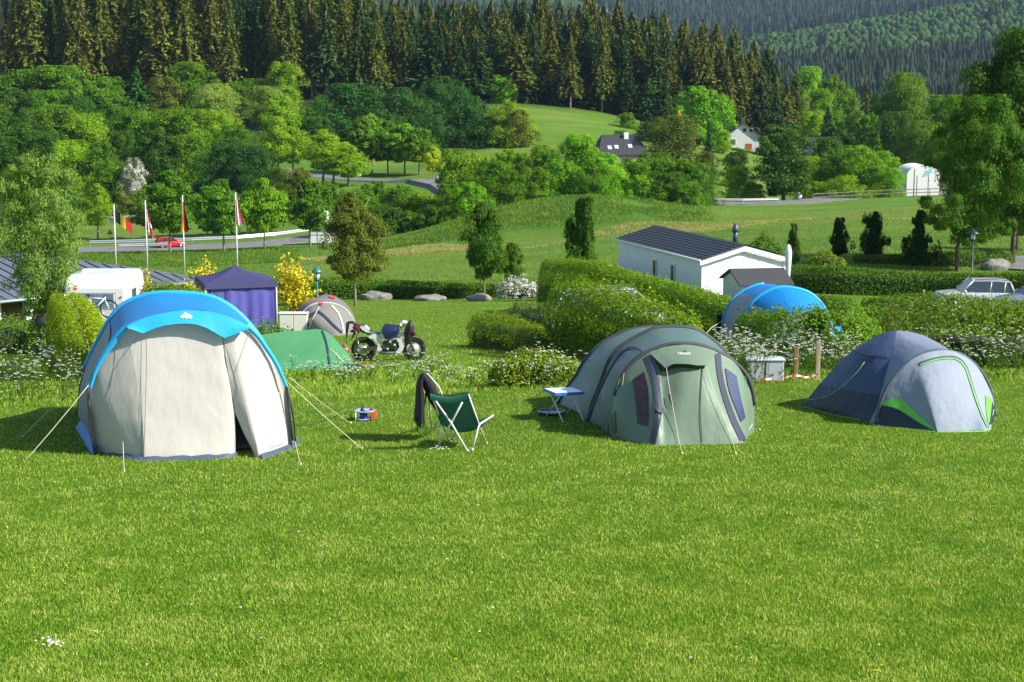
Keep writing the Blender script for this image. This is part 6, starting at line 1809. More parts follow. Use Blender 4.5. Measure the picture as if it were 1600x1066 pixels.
# ---- mobile home
def mobile_home():
    c = W(1097, 403, 70); zb = h1(c.x, c.y) + .35
    c0 = Vector((c.x, c.y, zb)); a = math.radians(17.7)
    u = Vector((math.cos(a), math.sin(a), 0)); v = Vector((-math.sin(a), math.cos(a), 0))
    root = thing('mobile_home', 'long white weatherboarded mobile home with a black roof in the middle of the site', 'mobile home', (c.x, c.y, h1(c.x, c.y)))
    ze = c.z - .05; Wd, L = 3.72, 9.3; zr = ze + .52
    q = lambda s, t, z: c0 + u * s + v * t + Vector((0, 0, z - c0.z))
    w_ = MB()
    n = 17; H = (ze - zb) / n
    # overlapping boards
    for (s0, t0, s1, t1, nx) in ((0, 0, Wd, 0, -v), (0, L, 0, 0, -u), (Wd, 0, Wd, L, u), (Wd, L, 0, L, v)):
        for k in range(n):
            p0, p1 = q(s0, t0, zb + k * H), q(s1, t1, zb + k * H)
            up = Vector((0, 0, H))
            w_.add([p0 + nx * .022, p1 + nx * .022, p1 + up + nx * .002, p0 + up + nx * .002], [(0, 1, 2, 3)])
            w_.add([p0 + nx * .022, p1 + nx * .022, p1, p0], [(3, 2, 1, 0)])
    for t0, nx in ((0, -v), (L, v)):
        m = 5
        for k in range(m):
            f0, f1 = k / m, (k + 1) / m
            a0, b0 = q(Wd / 2 * f0, t0, ze + (zr - ze) * f0), q(Wd - Wd / 2 * f0, t0, ze + (zr - ze) * f0)
            a1, b1 = q(Wd / 2 * f1, t0, ze + (zr - ze) * f1), q(Wd - Wd / 2 * f1, t0, ze + (zr - ze) * f1)
            w_.add([a0 + nx * .022, b0 + nx * .022, b1 + nx * .003, a1 + nx * .003], [(0, 1, 2, 3)])
    wall = part(w_, 'wall', simple('white_weatherboard', (.68, .71, .76), .5, var=.05, vscale=2), root)
    r_ = MB()
    for s in (-1, 1):
        e0 = q(-.16 if s < 0 else Wd + .16, -.18, ze - .03); e1 = q(-.16 if s < 0 else Wd + .16, L + .18, ze - .03)
        p0 = q(Wd / 2, -.18, zr + .02); p1 = q(Wd / 2, L + .18, zr + .02)
        nt_ = 9
        for k in range(nt_):      # tile courses, each step a little proud
            f0, f1 = k / nt_, (k + 1) / nt_
            A0, A1 = e0.lerp(p0, f0), e1.lerp(p1, f0); B0, B1 = e0.lerp(p0, f1), e1.lerp(p1, f1)
            up = Vector((0, 0, .035))
            r_.add([A0 + up, A1 + up, B1 + Vector((0, 0, .01)), B0 + Vector((0, 0, .01)), A0, A1], [(0, 1, 2, 3), (0, 4, 5, 1)])
    roof = part(r_, 'roof', M_roofb, root)
    g = MB()
    for s in (-.17, Wd + .17):
        g.tube([q(s, -.18, ze - .05), q(s, L + .18, ze - .05)], .05, 6)
    part(g, 'gutter', M_white, root)
    f_ = MB()
    for s0, s1 in ((-.16, Wd / 2), (Wd / 2, Wd + .16)):
        z0, z1 = (ze - .08, zr - .04) if s0 < 0 else (zr - .04, ze - .08)
        f_.prism([q(s0, -.19, z0), q(s1, -.19, z1), q(s1, -.19, z1 - .17), q(s0, -.19, z0 - .17)], (0, 0, 0), tuple(v * .03))
    for s, t in ((-.03, -.03), (Wd - .08, -.03)):
        f_.prism([q(s, t, zb), q(s + .12, t, zb), q(s + .12, t, ze), q(s, t, ze)], (0, 0, 0), tuple(v * -.012))
    f_.prism([q(-.03, 0, zb), q(-.03, .12, zb), q(-.03, .12, ze), q(-.03, 0, ze)], (0, 0, 0), tuple(u * -.012))
    part(f_, 'trim', M_white, root)
    for t in (2.95, 4.95):
        fr_ = MB(); x0 = -.03
        def fq(t_, z, d): return q(-d, t_, z)
        w2, z0, z1 = .17, ze - 1.35, ze - .55
        for (ta, tb, za, zb_) in ((t - w2 - .05, t - w2, z0, z1), (t + w2, t + w2 + .05, z0, z1), (t - w2 - .05, t + w2 + .05, z0 - .05, z0), (t - w2 - .05, t + w2 + .05, z1, z1 + .05)):
            fr_.prism([fq(ta, za, .03), fq(tb, za, .03), fq(tb, zb_, .03), fq(ta, zb_, .03)], (0, 0, 0), tuple(-u * .03))
        fo = part(fr_, 'window', M_white, root)
        gl = MB(); gl.prism([fq(t - w2, z0, .028), fq(t + w2, z0, .028), fq(t + w2, z1, .028), fq(t - w2, z1, .028)], (0, 0, 0), tuple(-u * .008)); sub(gl, 'pane', M_glass, fo)
    ch = MB(); b = q(2.45, 2.1, zr - .15); ch.tube([b, b + Vector((0, 0, .55))], .11, 12); ch.tube([b + Vector((0, 0, .5)), b + Vector((0, 0, .62)), b + Vector((0, 0, .85))], [.15, .14, .07], 12)
    part(ch, 'chimney', simple('dark_flue', (.06, .075, .10), .4), root)
    # plinth
    pl = MB(); pl.prism([q(.1, .1, zb), q(Wd - .1, .1, zb), q(Wd - .1, L - .1, zb), q(.1, L - .1, zb)], (0, 0, 0), (0, 0, -.8)); part(pl, 'plinth', simple('grey_plinth', (.25, .25, .25), .9), root)
    # furled white parasol at its right corner
    p = W(1231.5, 414, 68.5); gz = h1(p.x, p.y)
    o = thing('parasol', 'furled white parasol standing upright at the right corner of the mobile home', 'parasol', (p.x, p.y, gz))
    top = W(1231.5, 382, 68.5).z - gz; bot = W(1231.5, 445, 68.5).z - gz
    m = MB(); m.tube([(0, 0, bot), (0, 0, bot + .2), (0, 0, (bot + top) / 2), (0, 0, top - .3), (0, 0, top - .05), (0, 0, top)], [.03, .08, .12, .14, .08, .02], 10); m.build('canopy', simple('parasol_cloth', (.6, .62, .66), .8, bump=.4, bscale=9), o)
    m = MB(); m.tube([(0, 0, 0), (0, 0, bot + .1)], .025, 8); m.build('pole', M_alu, o)
    m = MB(); m.box((0, 0, .05), (.5, .5, .1), None, .03); m.build('base', simple('concrete', (.4, .4, .38), .9), o)
mobile_home()
def shed():
    c = W(1159, 446, 62.5)
    gz = h1(c.x, c.y)
    root = thing('garden_shed', 'small white garden shed with a charcoal pitched roof in front of the mobile home gable', 'shed', (c.x, c.y, gz))
    a = math.radians(14); u = Vector((math.cos(a), math.sin(a), 0)); v = Vector((-math.sin(a), math.cos(a), 0))
    v = (W(1130, 436, 64.9) - c); v.z = 0; D = v.length; v.normalize(); u = Vector((v.y, -v.x, 0)); L = 1.85
    ze = c.z; zr = ze + .42
    q = lambda s, t, z: Vector((c.x, c.y, 0)) + u * s + v * t + Vector((0, 0, z))
    m = MB()
    m.prism([q(0, 0, gz), q(0, D, gz), q(0, D, ze), q(0, D / 2, zr), q(0, 0, ze)], (0, 0, 0), tuple(u * L))
    for k in range(9):
        z = gz + (ze - gz) * k / 9
        m.prism([q(-.012, 0, z), q(-.012, D, z), q(-.012, D, z + .02), q(-.012, 0, z + .02)], (0, 0, 0), tuple(u * .01))
    part(m, 'wall', simple('shed_wall', (.60, .62, .60), .6), root)
    m = MB()
    for s in (0, 1):
        e = -.12 if s == 0 else D + .12
        sl = (zr - ze) / (D / 2); ez = ze - .12 * sl
        m.prism([q(-.12, e, ez), q(-.12, D / 2, zr), q(-.12, D / 2, zr + .06), q(-.12, e, ez + .06)], (0, 0, 0), tuple(u * (L + .24)))
    part(m, 'roof', simple('charcoal_felt', (.045, .045, .05), .8, bump=.3, bscale=20), root)
    m = MB(); m.prism([q(.5, -.02, gz + .05), q(1.3, -.02, gz + .05), q(1.3, -.02, ze - .25), q(.5, -.02, ze - .25)], (0, 0, 0), tuple(v * -.02)); d = part(m, 'door', M_white, root)
    m = MB(); h = q(1.2, -.06, (gz + ze) / 2); m.ball(h, .04); sub(m, 'handle', M_metal, d)
shed()

# ---- caravan with bicycle
def caravan():
    X0, X1 = W(103, 480, 65.0), W(195, 480, 65.0)
    Wd = (X1 - X0).length; c = X0; gz = h1((X0.x + X1.x) / 2, 66)
    root = thing('caravan', 'white touring caravan seen from behind, left of the yellow-green hedge and big tent', 'caravan', (c.x, 65, gz))
    u, v = frame_axes(X0, X1)
    a = math.radians(0); v = Matrix.Rotation(a, 3, 'Z') @ v
    zt = W(150, 423.5, 67).z; zb = gz + .45; Hh = zt - zb; L = 3.5
    # side outline: t back along v, z up
    prof_ = [(0.0, 0), (-.03, .5), (-.04, Hh * .55), (-.02, Hh * .78), (.10, Hh * .9), (.38, Hh * .975), (.8, Hh), (L - .6, Hh), (L - .15, Hh * .93), (L, Hh * .75), (L + .05, .4), (L - .1, 0)]
    q = lambda s, t, z: Vector((c.x, c.y, zb)) + u * s + v * t + Vector((0, 0, z))
    m = MB()
    inset = .05
    ss = [0, .0, inset, Wd - inset, Wd, Wd]
    rows_ = []
    cz = Hh / 2; ct = L / 2
    for s, k in ((0, .965), (0.02, .985), (inset, 1), (Wd - inset, 1), (Wd - .02, .985), (Wd, .965)):
        rows_.append([q(s, ct + (t - ct) * (1 - (1 - k) * .5), cz + (z - cz) * k) for t, z in prof_])
    m.grid(rows_, True, True); n = len(prof_)
    b = len(m.v); m.add(rows_[0], [tuple(range(n))]); m.add(rows_[-1], [tuple(range(n))[::-1]])
    for i in range(len(m.sm)): m.sm[i] = False
    part(m, 'body', simple('caravan_white', (.66, .67, .67), .3, coat=.3), root)
    # rear window with curtain
    za, zc_ = Hh * .42, Hh * .68
    f_ = MB(); f_.prism([q(.42, -.055, za - .05), q(Wd - .30, -.055, za - .05), q(Wd - .30, -.055, zc_ + .05), q(.42, -.055, zc_ + .05)], (0, 0, 0), tuple(v * .03)); fo = part(f_, 'rear_window', simple('window_seal', (.35, .38, .42), .5), root)
    g = MB(); g.prism([q(.47, -.064, za), q(Wd - .42, -.064, za), q(Wd - .42, -.064, zc_), q(.47, -.064, zc_)], (0, 0, 0), tuple(v * .008)); sub(g, 'pane', simple('curtain_behind_glass', (.17, .24, .36), .15, 0, .8, .5, 14, var=.4, vscale=5, stretch=(6, 1, .4)), fo)
    for (s0, s1) in ((Wd - .40, Wd - .34),):
        g = MB(); g.prism([q(s0, -.068, za), q(s1, -.068, za), q(s1, -.068, zc_), q(s0, -.068, zc_)], (0, 0, 0), tuple(v * .008)); sub(g, 'frame', M_white, fo)
    # side window, door
    f_ = MB(); f_.prism([q(Wd + .004, 1.3, Hh * .42), q(Wd + .004, 2.0, Hh * .42), q(Wd + .004, 2.0, Hh * .68), q(Wd + .004, 1.3, Hh * .68)], (0, 0, 0), tuple(u * .012)); part(f_, 'side_window', simple('green_glass', (.05, .09, .06), .1, 0, .8), root)
    f_ = MB(); f_.prism([q(Wd + .004, 2.5, .1), q(Wd + .004, 3.0, .1), q(Wd + .004, 3.0, Hh * .8), q(Wd + .004, 2.5, Hh * .8)], (0, 0, 0), tuple(u * .010)); part(f_, 'door', simple('door_grey', (.62, .64, .66), .4), root)
    f_ = MB(); f_.prism([q(.75, .9, Hh + .0), q(1.65, .9, Hh), q(1.65, 1.6, Hh), q(.75, 1.6, Hh)], (0, 0, 0), (0, 0, .07)); part(f_, 'roof_hatch', simple('hatch', (.55, .6, .66), .3), root)
    # red emblem: a ring cut by a white bar
    e = MB(); cc = q(.40, -.036, Hh * .80); n = 20
    for sg in (1, -1):
        pts = [cc + u * (.085 * math.cos(t)) + Vector((0, 0, .085 * math.sin(t))) for t in [(.2 + (math.pi - .4) * k / 10) * sg for k in range(11)]]
        e.add(pts, [tuple(range(11))])
    part(e, 'emblem', simple('red_orange_print', (.75, .12, .04), .5), root)
    for (s, z) in ((Wd - .12, Hh * .62), (.12, Hh * .62)):
        e = MB(); e.box(q(s, -.06, z), (.08, .02, .05)); part(e, 'marker_light', simple('amber', (.35, .1, .05), .3), root)
    wl_ = MB()
    for s in (.15, Wd - .15):
        wl_ = MB(); p = q(s, L * .48, -.12); wl_.tube([p - u * .1, p + u * .1], .32, 18); part(wl_, 'wheel', M_tyre, root)
    for k in (0, 1):
        wl_ = MB(); p = q(.2 + (Wd - .4) * k, .2, 0); wl_.tube([p, Vector((p.x, p.y, h1(p.x, p.y)))], .03, 6); part(wl_, 'steady_leg', M_metal, root)
    # bicycle rack and bicycle
    rk = MB(); rk.tube([q(1.0, -.03, .47), q(1.0, -.45, .47)], .02, 6); rk.tube([q(1.9, -.03, .47), q(1.9, -.45, .47)], .02, 6); rk.tube([q(.6, -.35, .47), q(2.1, -.35, .47)], .022, 6); part(rk, 'bicycle_rack', M_alu, root)
    bz = q(1.72, -.36, .50 + .33)
    o = thing('bicycle', 'white and black mountain bike hung on the rear rack of the caravan', 'bicycle', bz)
    A = lambda s, z: (u.x * s, u.y * s, z)
    for s in (0, -1.02):
        t = MB(); t.tube([A(s + .33 * math.cos(k), .33 * math.sin(k)) for k in [6.283 * i / 28 for i in range(29)]], .026, 7); w0 = t.build('wheel', M_tyre, o)
        t = MB(); t.tube([A(s + .295 * math.cos(k), .295 * math.sin(k)) for k in [6.283 * i / 28 for i in range(29)]], .012, 6); t.build('rim', M_metal, w0)
        t = MB()
        for k in range(14): t.tube([A(s, 0), A(s + .29 * math.cos(k * .4488), .29 * math.sin(k * .4488))], .0035, 4)
        t.build('spokes', M_metal, w0)
    t = MB(); bb, hd, st = A(-.58, -.04), A(-.16, .38), A(-.72, .42)
    t.tube([hd, bb], .026, 8); t.tube([hd, st], .022, 8); t.tube([st, bb], .020, 8); t.tube([bb, A(-1.02, 0)], .014, 6); t.tube([A(-.70, .36), A(-1.02, 0)], .012, 6)
    t.build('frame', simple('bike_white', (.75, .76, .8), .3), o)
    t = MB(); t.tube([A(-.13, .46), A(-.16, .38), A(-.06, .14), A(0, 0)], [.02, .03, .03, .02], 8); t.build('fork', simple('bike_pale', (.6, .65, .75), .3), o)
    t = MB(); hb_ = Vector(A(-.14, .50)); t.tube([hb_ - v * .28 , hb_, hb_ + v * .28], .016, 6); t.tube([Vector(A(-.14, .44)), hb_], .018, 6); t.build('handlebar', M_black, o)
    t = MB(); t.ball(A(-.76, .53), (.13, .07, .03)); t.tube([A(-.72, .40), A(-.75, .52)], .014, 6); t.build('saddle', M_black, o)
    t = MB(); t.tube([A(-.58 + .09 * math.cos(k), -.04 + .09 * math.sin(k)) for k in [6.283 * i / 16 for i in range(17)]], .012, 6); t.tube([A(-.58, -.04), A(-.46, -.16)], .014, 6); t.tube([A(-.58, -.04), A(-.70, .08)], .014, 6); t.build('crank', M_black, o)
caravan()

# ---- slate-roofed building at the left
def lodge():
    C = W(328, 437, 92); ze = C.z
    def e_at(px, row): d = ray(px, row); return Vector((0, 0, ZC)) + d * ((ze - ZC) / d.z)
    Lf = e_at(-140, 484)
    u, v = frame_axes(Lf, C)
    zr = W(150, 379, C.y + 7.0).z
    D = 13.0
    root = thing('lodge', 'low building with a seamed slate-grey hipped roof behind the birch and the caravan', 'building', Vector((Lf.x, Lf.y, h1(Lf.x, Lf.y))))
    Lt = (C - Lf).length
    q = lambda s, t, z: Vector((Lf.x, Lf.y, 0)) + u * s + v * t + Vector((0, 0, z))
    run = D / 2 + .6; rs = Lt - 6.3
    m = MB()
    A, B, Cc, Dd = q(0, 0, ze), q(Lt, 0, ze), q(Lt, 2 * run, ze), q(0, 2 * run, ze)
    R0, R1 = q(run, run, zr), q(rs, run, zr)
    m.add([A, B, R1, R0], [(0, 1, 2, 3)]); m.add([B, Cc, R1], [(0, 1, 2)]); m.add([Cc, Dd, R0, R1], [(0, 1, 2, 3)]); m.add([Dd, A, R0], [(0, 1, 2)])
    m.add([A - Vector((0, 0, .12)), B - Vector((0, 0, .12)), Cc - Vector((0, 0, .12)), Dd - Vector((0, 0, .12))], [(3, 2, 1, 0)])
    roof = part(m, 'roof', M_slate, root)
    sm = MB(); s = .6
    while s < Lt:
        p0 = q(s, 0, ze + .02)
        # run up the slope to ridge or hip
        if s < rs and s > run: p1 = q(s, run, zr + .02)
        elif s <= run: f = s / run; p1 = q(s, run * f, ze + (zr - ze) * f + .02)
        else: f = (Lt - s) / (Lt - rs); p1 = q(s, run * f, ze + (zr - ze) * f + .02)
        sm.tube([p0, p1], .035, 4); s += .62
    sub(sm, 'roof_seams', simple('dark_seam', (.04, .05, .065), .5), roof)
    rg = MB(); rg.tube([A, R0, R1, B], .07, 6); sub(rg, 'ridge_cap', simple('dark_seam', (.04, .05, .065), .5), roof)
    for px in (47, 86):
        cm = MB(); s = (W(px, 425, 95).x - Lf.x) / u.x * 1.0; b = q(s, run * .42, ze + (zr - ze) * .42)
        cm.tube([b - Vector((0, 0, .2)), b + Vector((0, 0, .45)), b + Vector((0, 0, .55))], [.22, .2, .1], 10); sub(cm, 'vent_pipe', simple('terracotta', (.5, .16, .05), .8), roof)
    gt = MB(); gt.tube([A + Vector((0, 0, -.06)) - v * .08, B + Vector((0, 0, -.06)) - v * .08], .08, 8); part(gt, 'gutter', simple('zinc', (.45, .5, .56), .4, .6), root)
    gz = min(h1(A.x, A.y), h1(B.x, B.y)) - 1.0
    wl_ = MB(); wl_.prism([q(.5, .9, gz), q(Lt - .8, .9, gz), q(Lt - .8, .9, ze - .1), q(.5, .9, ze - .1)], (0, 0, 0), tuple(v * .2))
    wl_.prism([q(Lt - .8, .9, gz), q(Lt - 1.0, .9, gz), q(Lt - 1.0, .9, ze - .1), q(Lt - .8, .9, ze - .1)], (0, 0, 0), tuple(v * 12)); part(wl_, 'wall', simple('dark_brown_boards', (.07, .035, .02), .8, bump=.3, bscale=8), root)
    s = 1.0
    while s < Lt - 1:
        cl = MB(); cl.prism([q(s, .55, gz), q(s + .42, .55, gz), q(s + .42, .55, ze - .1), q(s, .55, ze - .1)], (0, 0, 0), tuple(v * .34)); part(cl, 'pillar', simple('whitewash', (.6, .58, .54), .8), root); s += 1.75
    # short wing roof at the far left
    m = MB(); z2 = W(10, 398, 100).z
    m.add([W(-60, 425, 97), W(45, 400, 103), W(30, 388, 107), W(-60, 396, 107)], [(0, 1, 2, 3)])
    p = part(m, 'wing_roof', M_slate, root)
    # brick step at the wall foot
    st = thing('brick_step', 'small red brick step with a white edge before the lodge wall', 'step', G(36, 499))
    m = MB(); m.box((0, 0, .08), (1.0, .5, .16), None, .02); m.build('slab', simple('red_brick', (.35, .10, .06), .9), st)
    m = MB(); m.box((0, -.27, .05), (1.1, .05, .10)); m.build('edging', M_white, st)
lodge()
def blackbox():
    g = G(62, 513)
    o = thing('rubbish_bag', 'crumpled black bag lying on the grass between the left bushes', 'bag', g)
    m = MB(); m.ball((0, 0, .22), (.5, .35, .3), 14, 9)
    r = random.Random(4)
    m.v = [(x + r.uniform(-.06, .06), y + r.uniform(-.06, .06), max(0, z + r.uniform(-.06, .06))) for x, y, z in m.v]
    m.build('sack', simple('black_polythene', (.008, .008, .009), .35), o)
    m = MB(); m.tube([(.0, 0, .45), (.03, 0, .56), (.09, .02, .6)], [.08, .04, .07], 8); m.build('knot', simple('black_polythene', (.008, .008, .009), .35), o)
blackbox()

# ---- gazebo
def gazebo():
    P0 = W(320, 453, 69.2); P1 = W(433.5, 448, 70.1); ze = (P0.z + P1.z) / 2
    u, v = frame_axes(P0, P1); Wd = (P1 - P0).length
    gz = h1(P0.x, P0.y)
    root = thing('gazebo', 'dark blue pop-up gazebo with violet-blue side walls beside the golden bushes', 'gazebo', (P0.x, P0.y, gz))
    q = lambda s, t, z: Vector((P0.x, P0.y, 0)) + u * s + v * t + Vector((0, 0, z))
    zp = W(367, 412, 71.5).z
    C_can = cloth('indigo_canopy', (.045, .045, .13), .4, .05, .7, 3)
    C_wal = cloth('violet_blue_wall', (.11, .10, .42), .7, .12, .6, 2.2)
    m = MB(); ap = q(Wd / 2, Wd / 2, zp)
    cs = [q(0, 0, ze), q(Wd, 0, ze), q(Wd, Wd, ze), q(0, Wd, ze)]
    vt = .22
    for i in range(4):
        a, b = cs[i] + Vector((0, 0, vt)), cs[(i + 1) % 4] + Vector((0, 0, vt))
        rows_ = []
        for k in range(8):
            f = k / 7; A = a.lerp(ap, f); B = b.lerp(ap, f)
            rows_.append([tuple(A.lerp(B, j / 8) + Vector((0, 0, -.10 * math.sin(math.pi * f)))) for j in range(9)])
        m.grid(rows_)
        nrm = (b - a).cross(Vector((0, 0, 1))).normalized() * .03
        m.add([cs[i] + nrm, cs[(i + 1) % 4] + nrm, b, a], [(0, 1, 2, 3)])
    part(m, 'canopy', C_can, root)
    for i, (s, t) in enumerate(((.04, .04), (Wd - .04, .04), (Wd - .04, Wd - .04), (.04, Wd - .04))):
        p = q(s, t, ze + .15); l = MB(); l.tube([p, Vector((p.x, p.y, h1(p.x, p.y)))], .028, 6); part(l, 'leg', M_white, root)
    br = MB()
    for i in range(4): a, b = cs[i], cs[(i + 1) % 4]; br.tube([a + Vector((0, 0, .02)), b + Vector((0, 0, .02))], .022, 6)
    part(br, 'frame_bar', M_white, root)
    for (s0, t0, s1, t1) in ((.25, .07, Wd - .12, .07), (Wd - .07, .1, Wd - .07, Wd - .1), (Wd - .1, Wd - .07, .1, Wd - .07)):
        rows_ = []
        for k in range(7):
            f = k / 6
            rows_.append([tuple(q(s0 + (s1 - s0) * j / 40, t0 + (t1 - t0) * j / 40, ze - .02 + (gz - .1 - ze) * f) + (v if t0 == t1 else u) * (.035 * math.sin(j * .9) * (.3 + .7 * f) + .02 * math.sin(j * .37))) for j in range(41)])
        w_ = MB(); w_.grid(rows_); part(w_, 'side_wall', C_wal, root)
    # centre seam of the front wall
    w_ = MB(); w_.tube([q(.62 + .25, .04, ze - .05), q(.62 + .25, .04, gz)], .012, 4); part(w_, 'seam', simple('indigo_thread', (.03, .03, .1), .8), root)
    o = thing('towel', 'orange towel hanging inside the left side of the blue gazebo', 'towel', q(-.02, .9, gz))
    w_ = MB(); w_.grid([[tuple(u * .1 * math.sin(j) * .3 + v * (.12 * j) + Vector((0, 0, 1.72 - .13 * i))) for j in range(6)] for i in range(5)]); w_.build('cloth', simple('orange_towel', (.8, .28, .03), .9), o)
gazebo()
def cabinet():
    a, b = W(436, 518, 64), W(480.5, 518, 64.0); gz = h1(a.x, 64)
    o = thing('utility_cabinet', 'cream two-door utility cabinet between the blue gazebo and the grey and red tent', 'cabinet', ((a.x + b.x) / 2, 64.2, gz))
    Wd = b.x - a.x; H = W(455, 491, 64).z - gz
    m = MB(); m.box((0, 0, H / 2), (Wd, .35, H), None, .015); m.build('housing', simple('cream_grp', (.66, .65, .58), .5, var=.08, vscale=4), o)
    m = MB(); m.box((0, 0, H + .02), (Wd + .06, .42, .05), None, .02); m.build('lid', simple('cream_lid', (.70, .69, .62), .5), o)
    for s in (-1, 1):
        m = MB(); m.box((s * Wd * .245, -.18, H * .5), (Wd * .46, .02, H * .86), None, .008); d = m.build('door', simple('cream_door', (.68, .67, .60), .5), o)
        if s < 0: m = MB(); m.box((-.03, -.20, H * .25), (.03, .03, .12)); m.build('handle', M_black, d)
cabinet()
def red_tent():
    g = G(510, 521)
    root = thing('dome_tent', 'grey tunnel tent with red hoop patches behind the cream utility cabinet', 'tent', g)
    P = []
    C1 = cloth('taupe_flysheet', (.17, .165, .15), .5, .08, .5, 4); C_red = cloth('red_patch', (.65, .02, .03), .3, .1, .5)
    H1 = hoop([(462,522),(466,498),(474,487),(486,477),(500,473.5),(520,474),(535,480),(547,491),(554,505),(557,521)], 65.4, 66.0)
    H0 = hoop([(459,515),(463,492),(470,479),(480,472),(492,469),(505,471),(520,480),(530,498),(536,515)], 68.0, 68.3)
    H2 = hoop([(470,505),(480,474),(494,465),(508,460),(522,462.5),(538,472),(550,486),(556,500),(558,512)], 71.0, 71.4)
    n = 40; A, B, C_ = arcl(H1, n), arcl(H0, n), arcl(H2, n)
    for A_ in (A, B, C_):
        for i in (0, -1): A_[i][2] = h1(A_[i][0], A_[i][1])
    def lf(A_, B_, nm): 
        return MB().grid(wrinkle([[a * (1 - f) + b * f for a, b in zip(A_, B_)] for f in np.linspace(0, 1, 10)], .04, 50, 1.6).tolist()).build(nm, C1)
    P += [lf(A, B, 'front_section'), lf(B, C_, 'rear_section')]
    cb = (C_[0] + C_[-1]) / 2; cb[1] += 1.2; cb[2] = h1(cb[0], cb[1])
    P.append(MB().grid([[tuple(p) for p in C_], [tuple(cb)] * n]).build('back_panel', C1))
    cols_ = [[H1[1], np.array(G(466, 522))], [H1[3], (H1[3] + np.array(G(490, 525))) / 2 + np.array([0, -.2, .1]), np.array(G(492, 524))], [H1[5], (H1[5] + np.array(G(520, 524))) / 2 + np.array([0, -.25, .1]), np.array(G(525, 525))], [H1[7], (H1[7] + np.array(G(545, 523))) / 2 + np.array([0, -.1, .05]), np.array(G(545, 523))], [H1[8], np.array(G(557, 522))]]
    cols_[0] = [cols_[0][0], (cols_[0][0] + cols_[0][1]) / 2, cols_[0][1]]; cols_[-1] = [cols_[-1][0], (cols_[-1][0] + cols_[-1][1]) / 2, cols_[-1][1]]
    f = MB().grid(wrinkle(surf(cols_, 30, 20), .03, 51, 2).tolist()).build('front_panel', cloth('taupe_front', (.235, .225, .195), .5, .1, .5, 4)); P.append(f)
    b = bvh_of([f] + P[:2])
    for pts, w_, m_ in (([(497,487),(508,496),(520,508),(534,521)], 3.4, C_navy), ([(497,487),(488,492),(481,497)], 3.2, C_navy), ([(518,478),(528,490),(534,505),(537,521)], 2.2, M_white), ([(499,481),(494,490),(488,502),(484,514)], 1.2, M_white)):
        P.append(strip(b, pts, w_, 20, 'pole_sleeve', m_, .03))
    P.append(strip(b, [(467,495),(471,486),(476,479)], 6, 10, 'red_patch', C_red, .04, 4)); P.append(strip(b, [(496,471),(500,474),(504,477)], 7, 8, 'red_patch', C_red, .04, 4)); P.append(strip(b, [(510,463),(516,464),(523,466)], 5, 8, 'red_patch', C_red, .04))
    P.append(decal(b, [[(484,500),(483,506)], [(490,494),(488,503)]], 4, 6, 'window', M_glass, None, .03))
    P.append(MB().tube([Vector(p) for p in B], .03, 6).build('hoop_sleeve', C_red)); P.append(MB().tube([Vector(p) for p in A], .028, 6).build('hoop_sleeve', simple('pale_sleeve', (.5, .5, .48), .6)))
    fit(root, P)
red_tent()
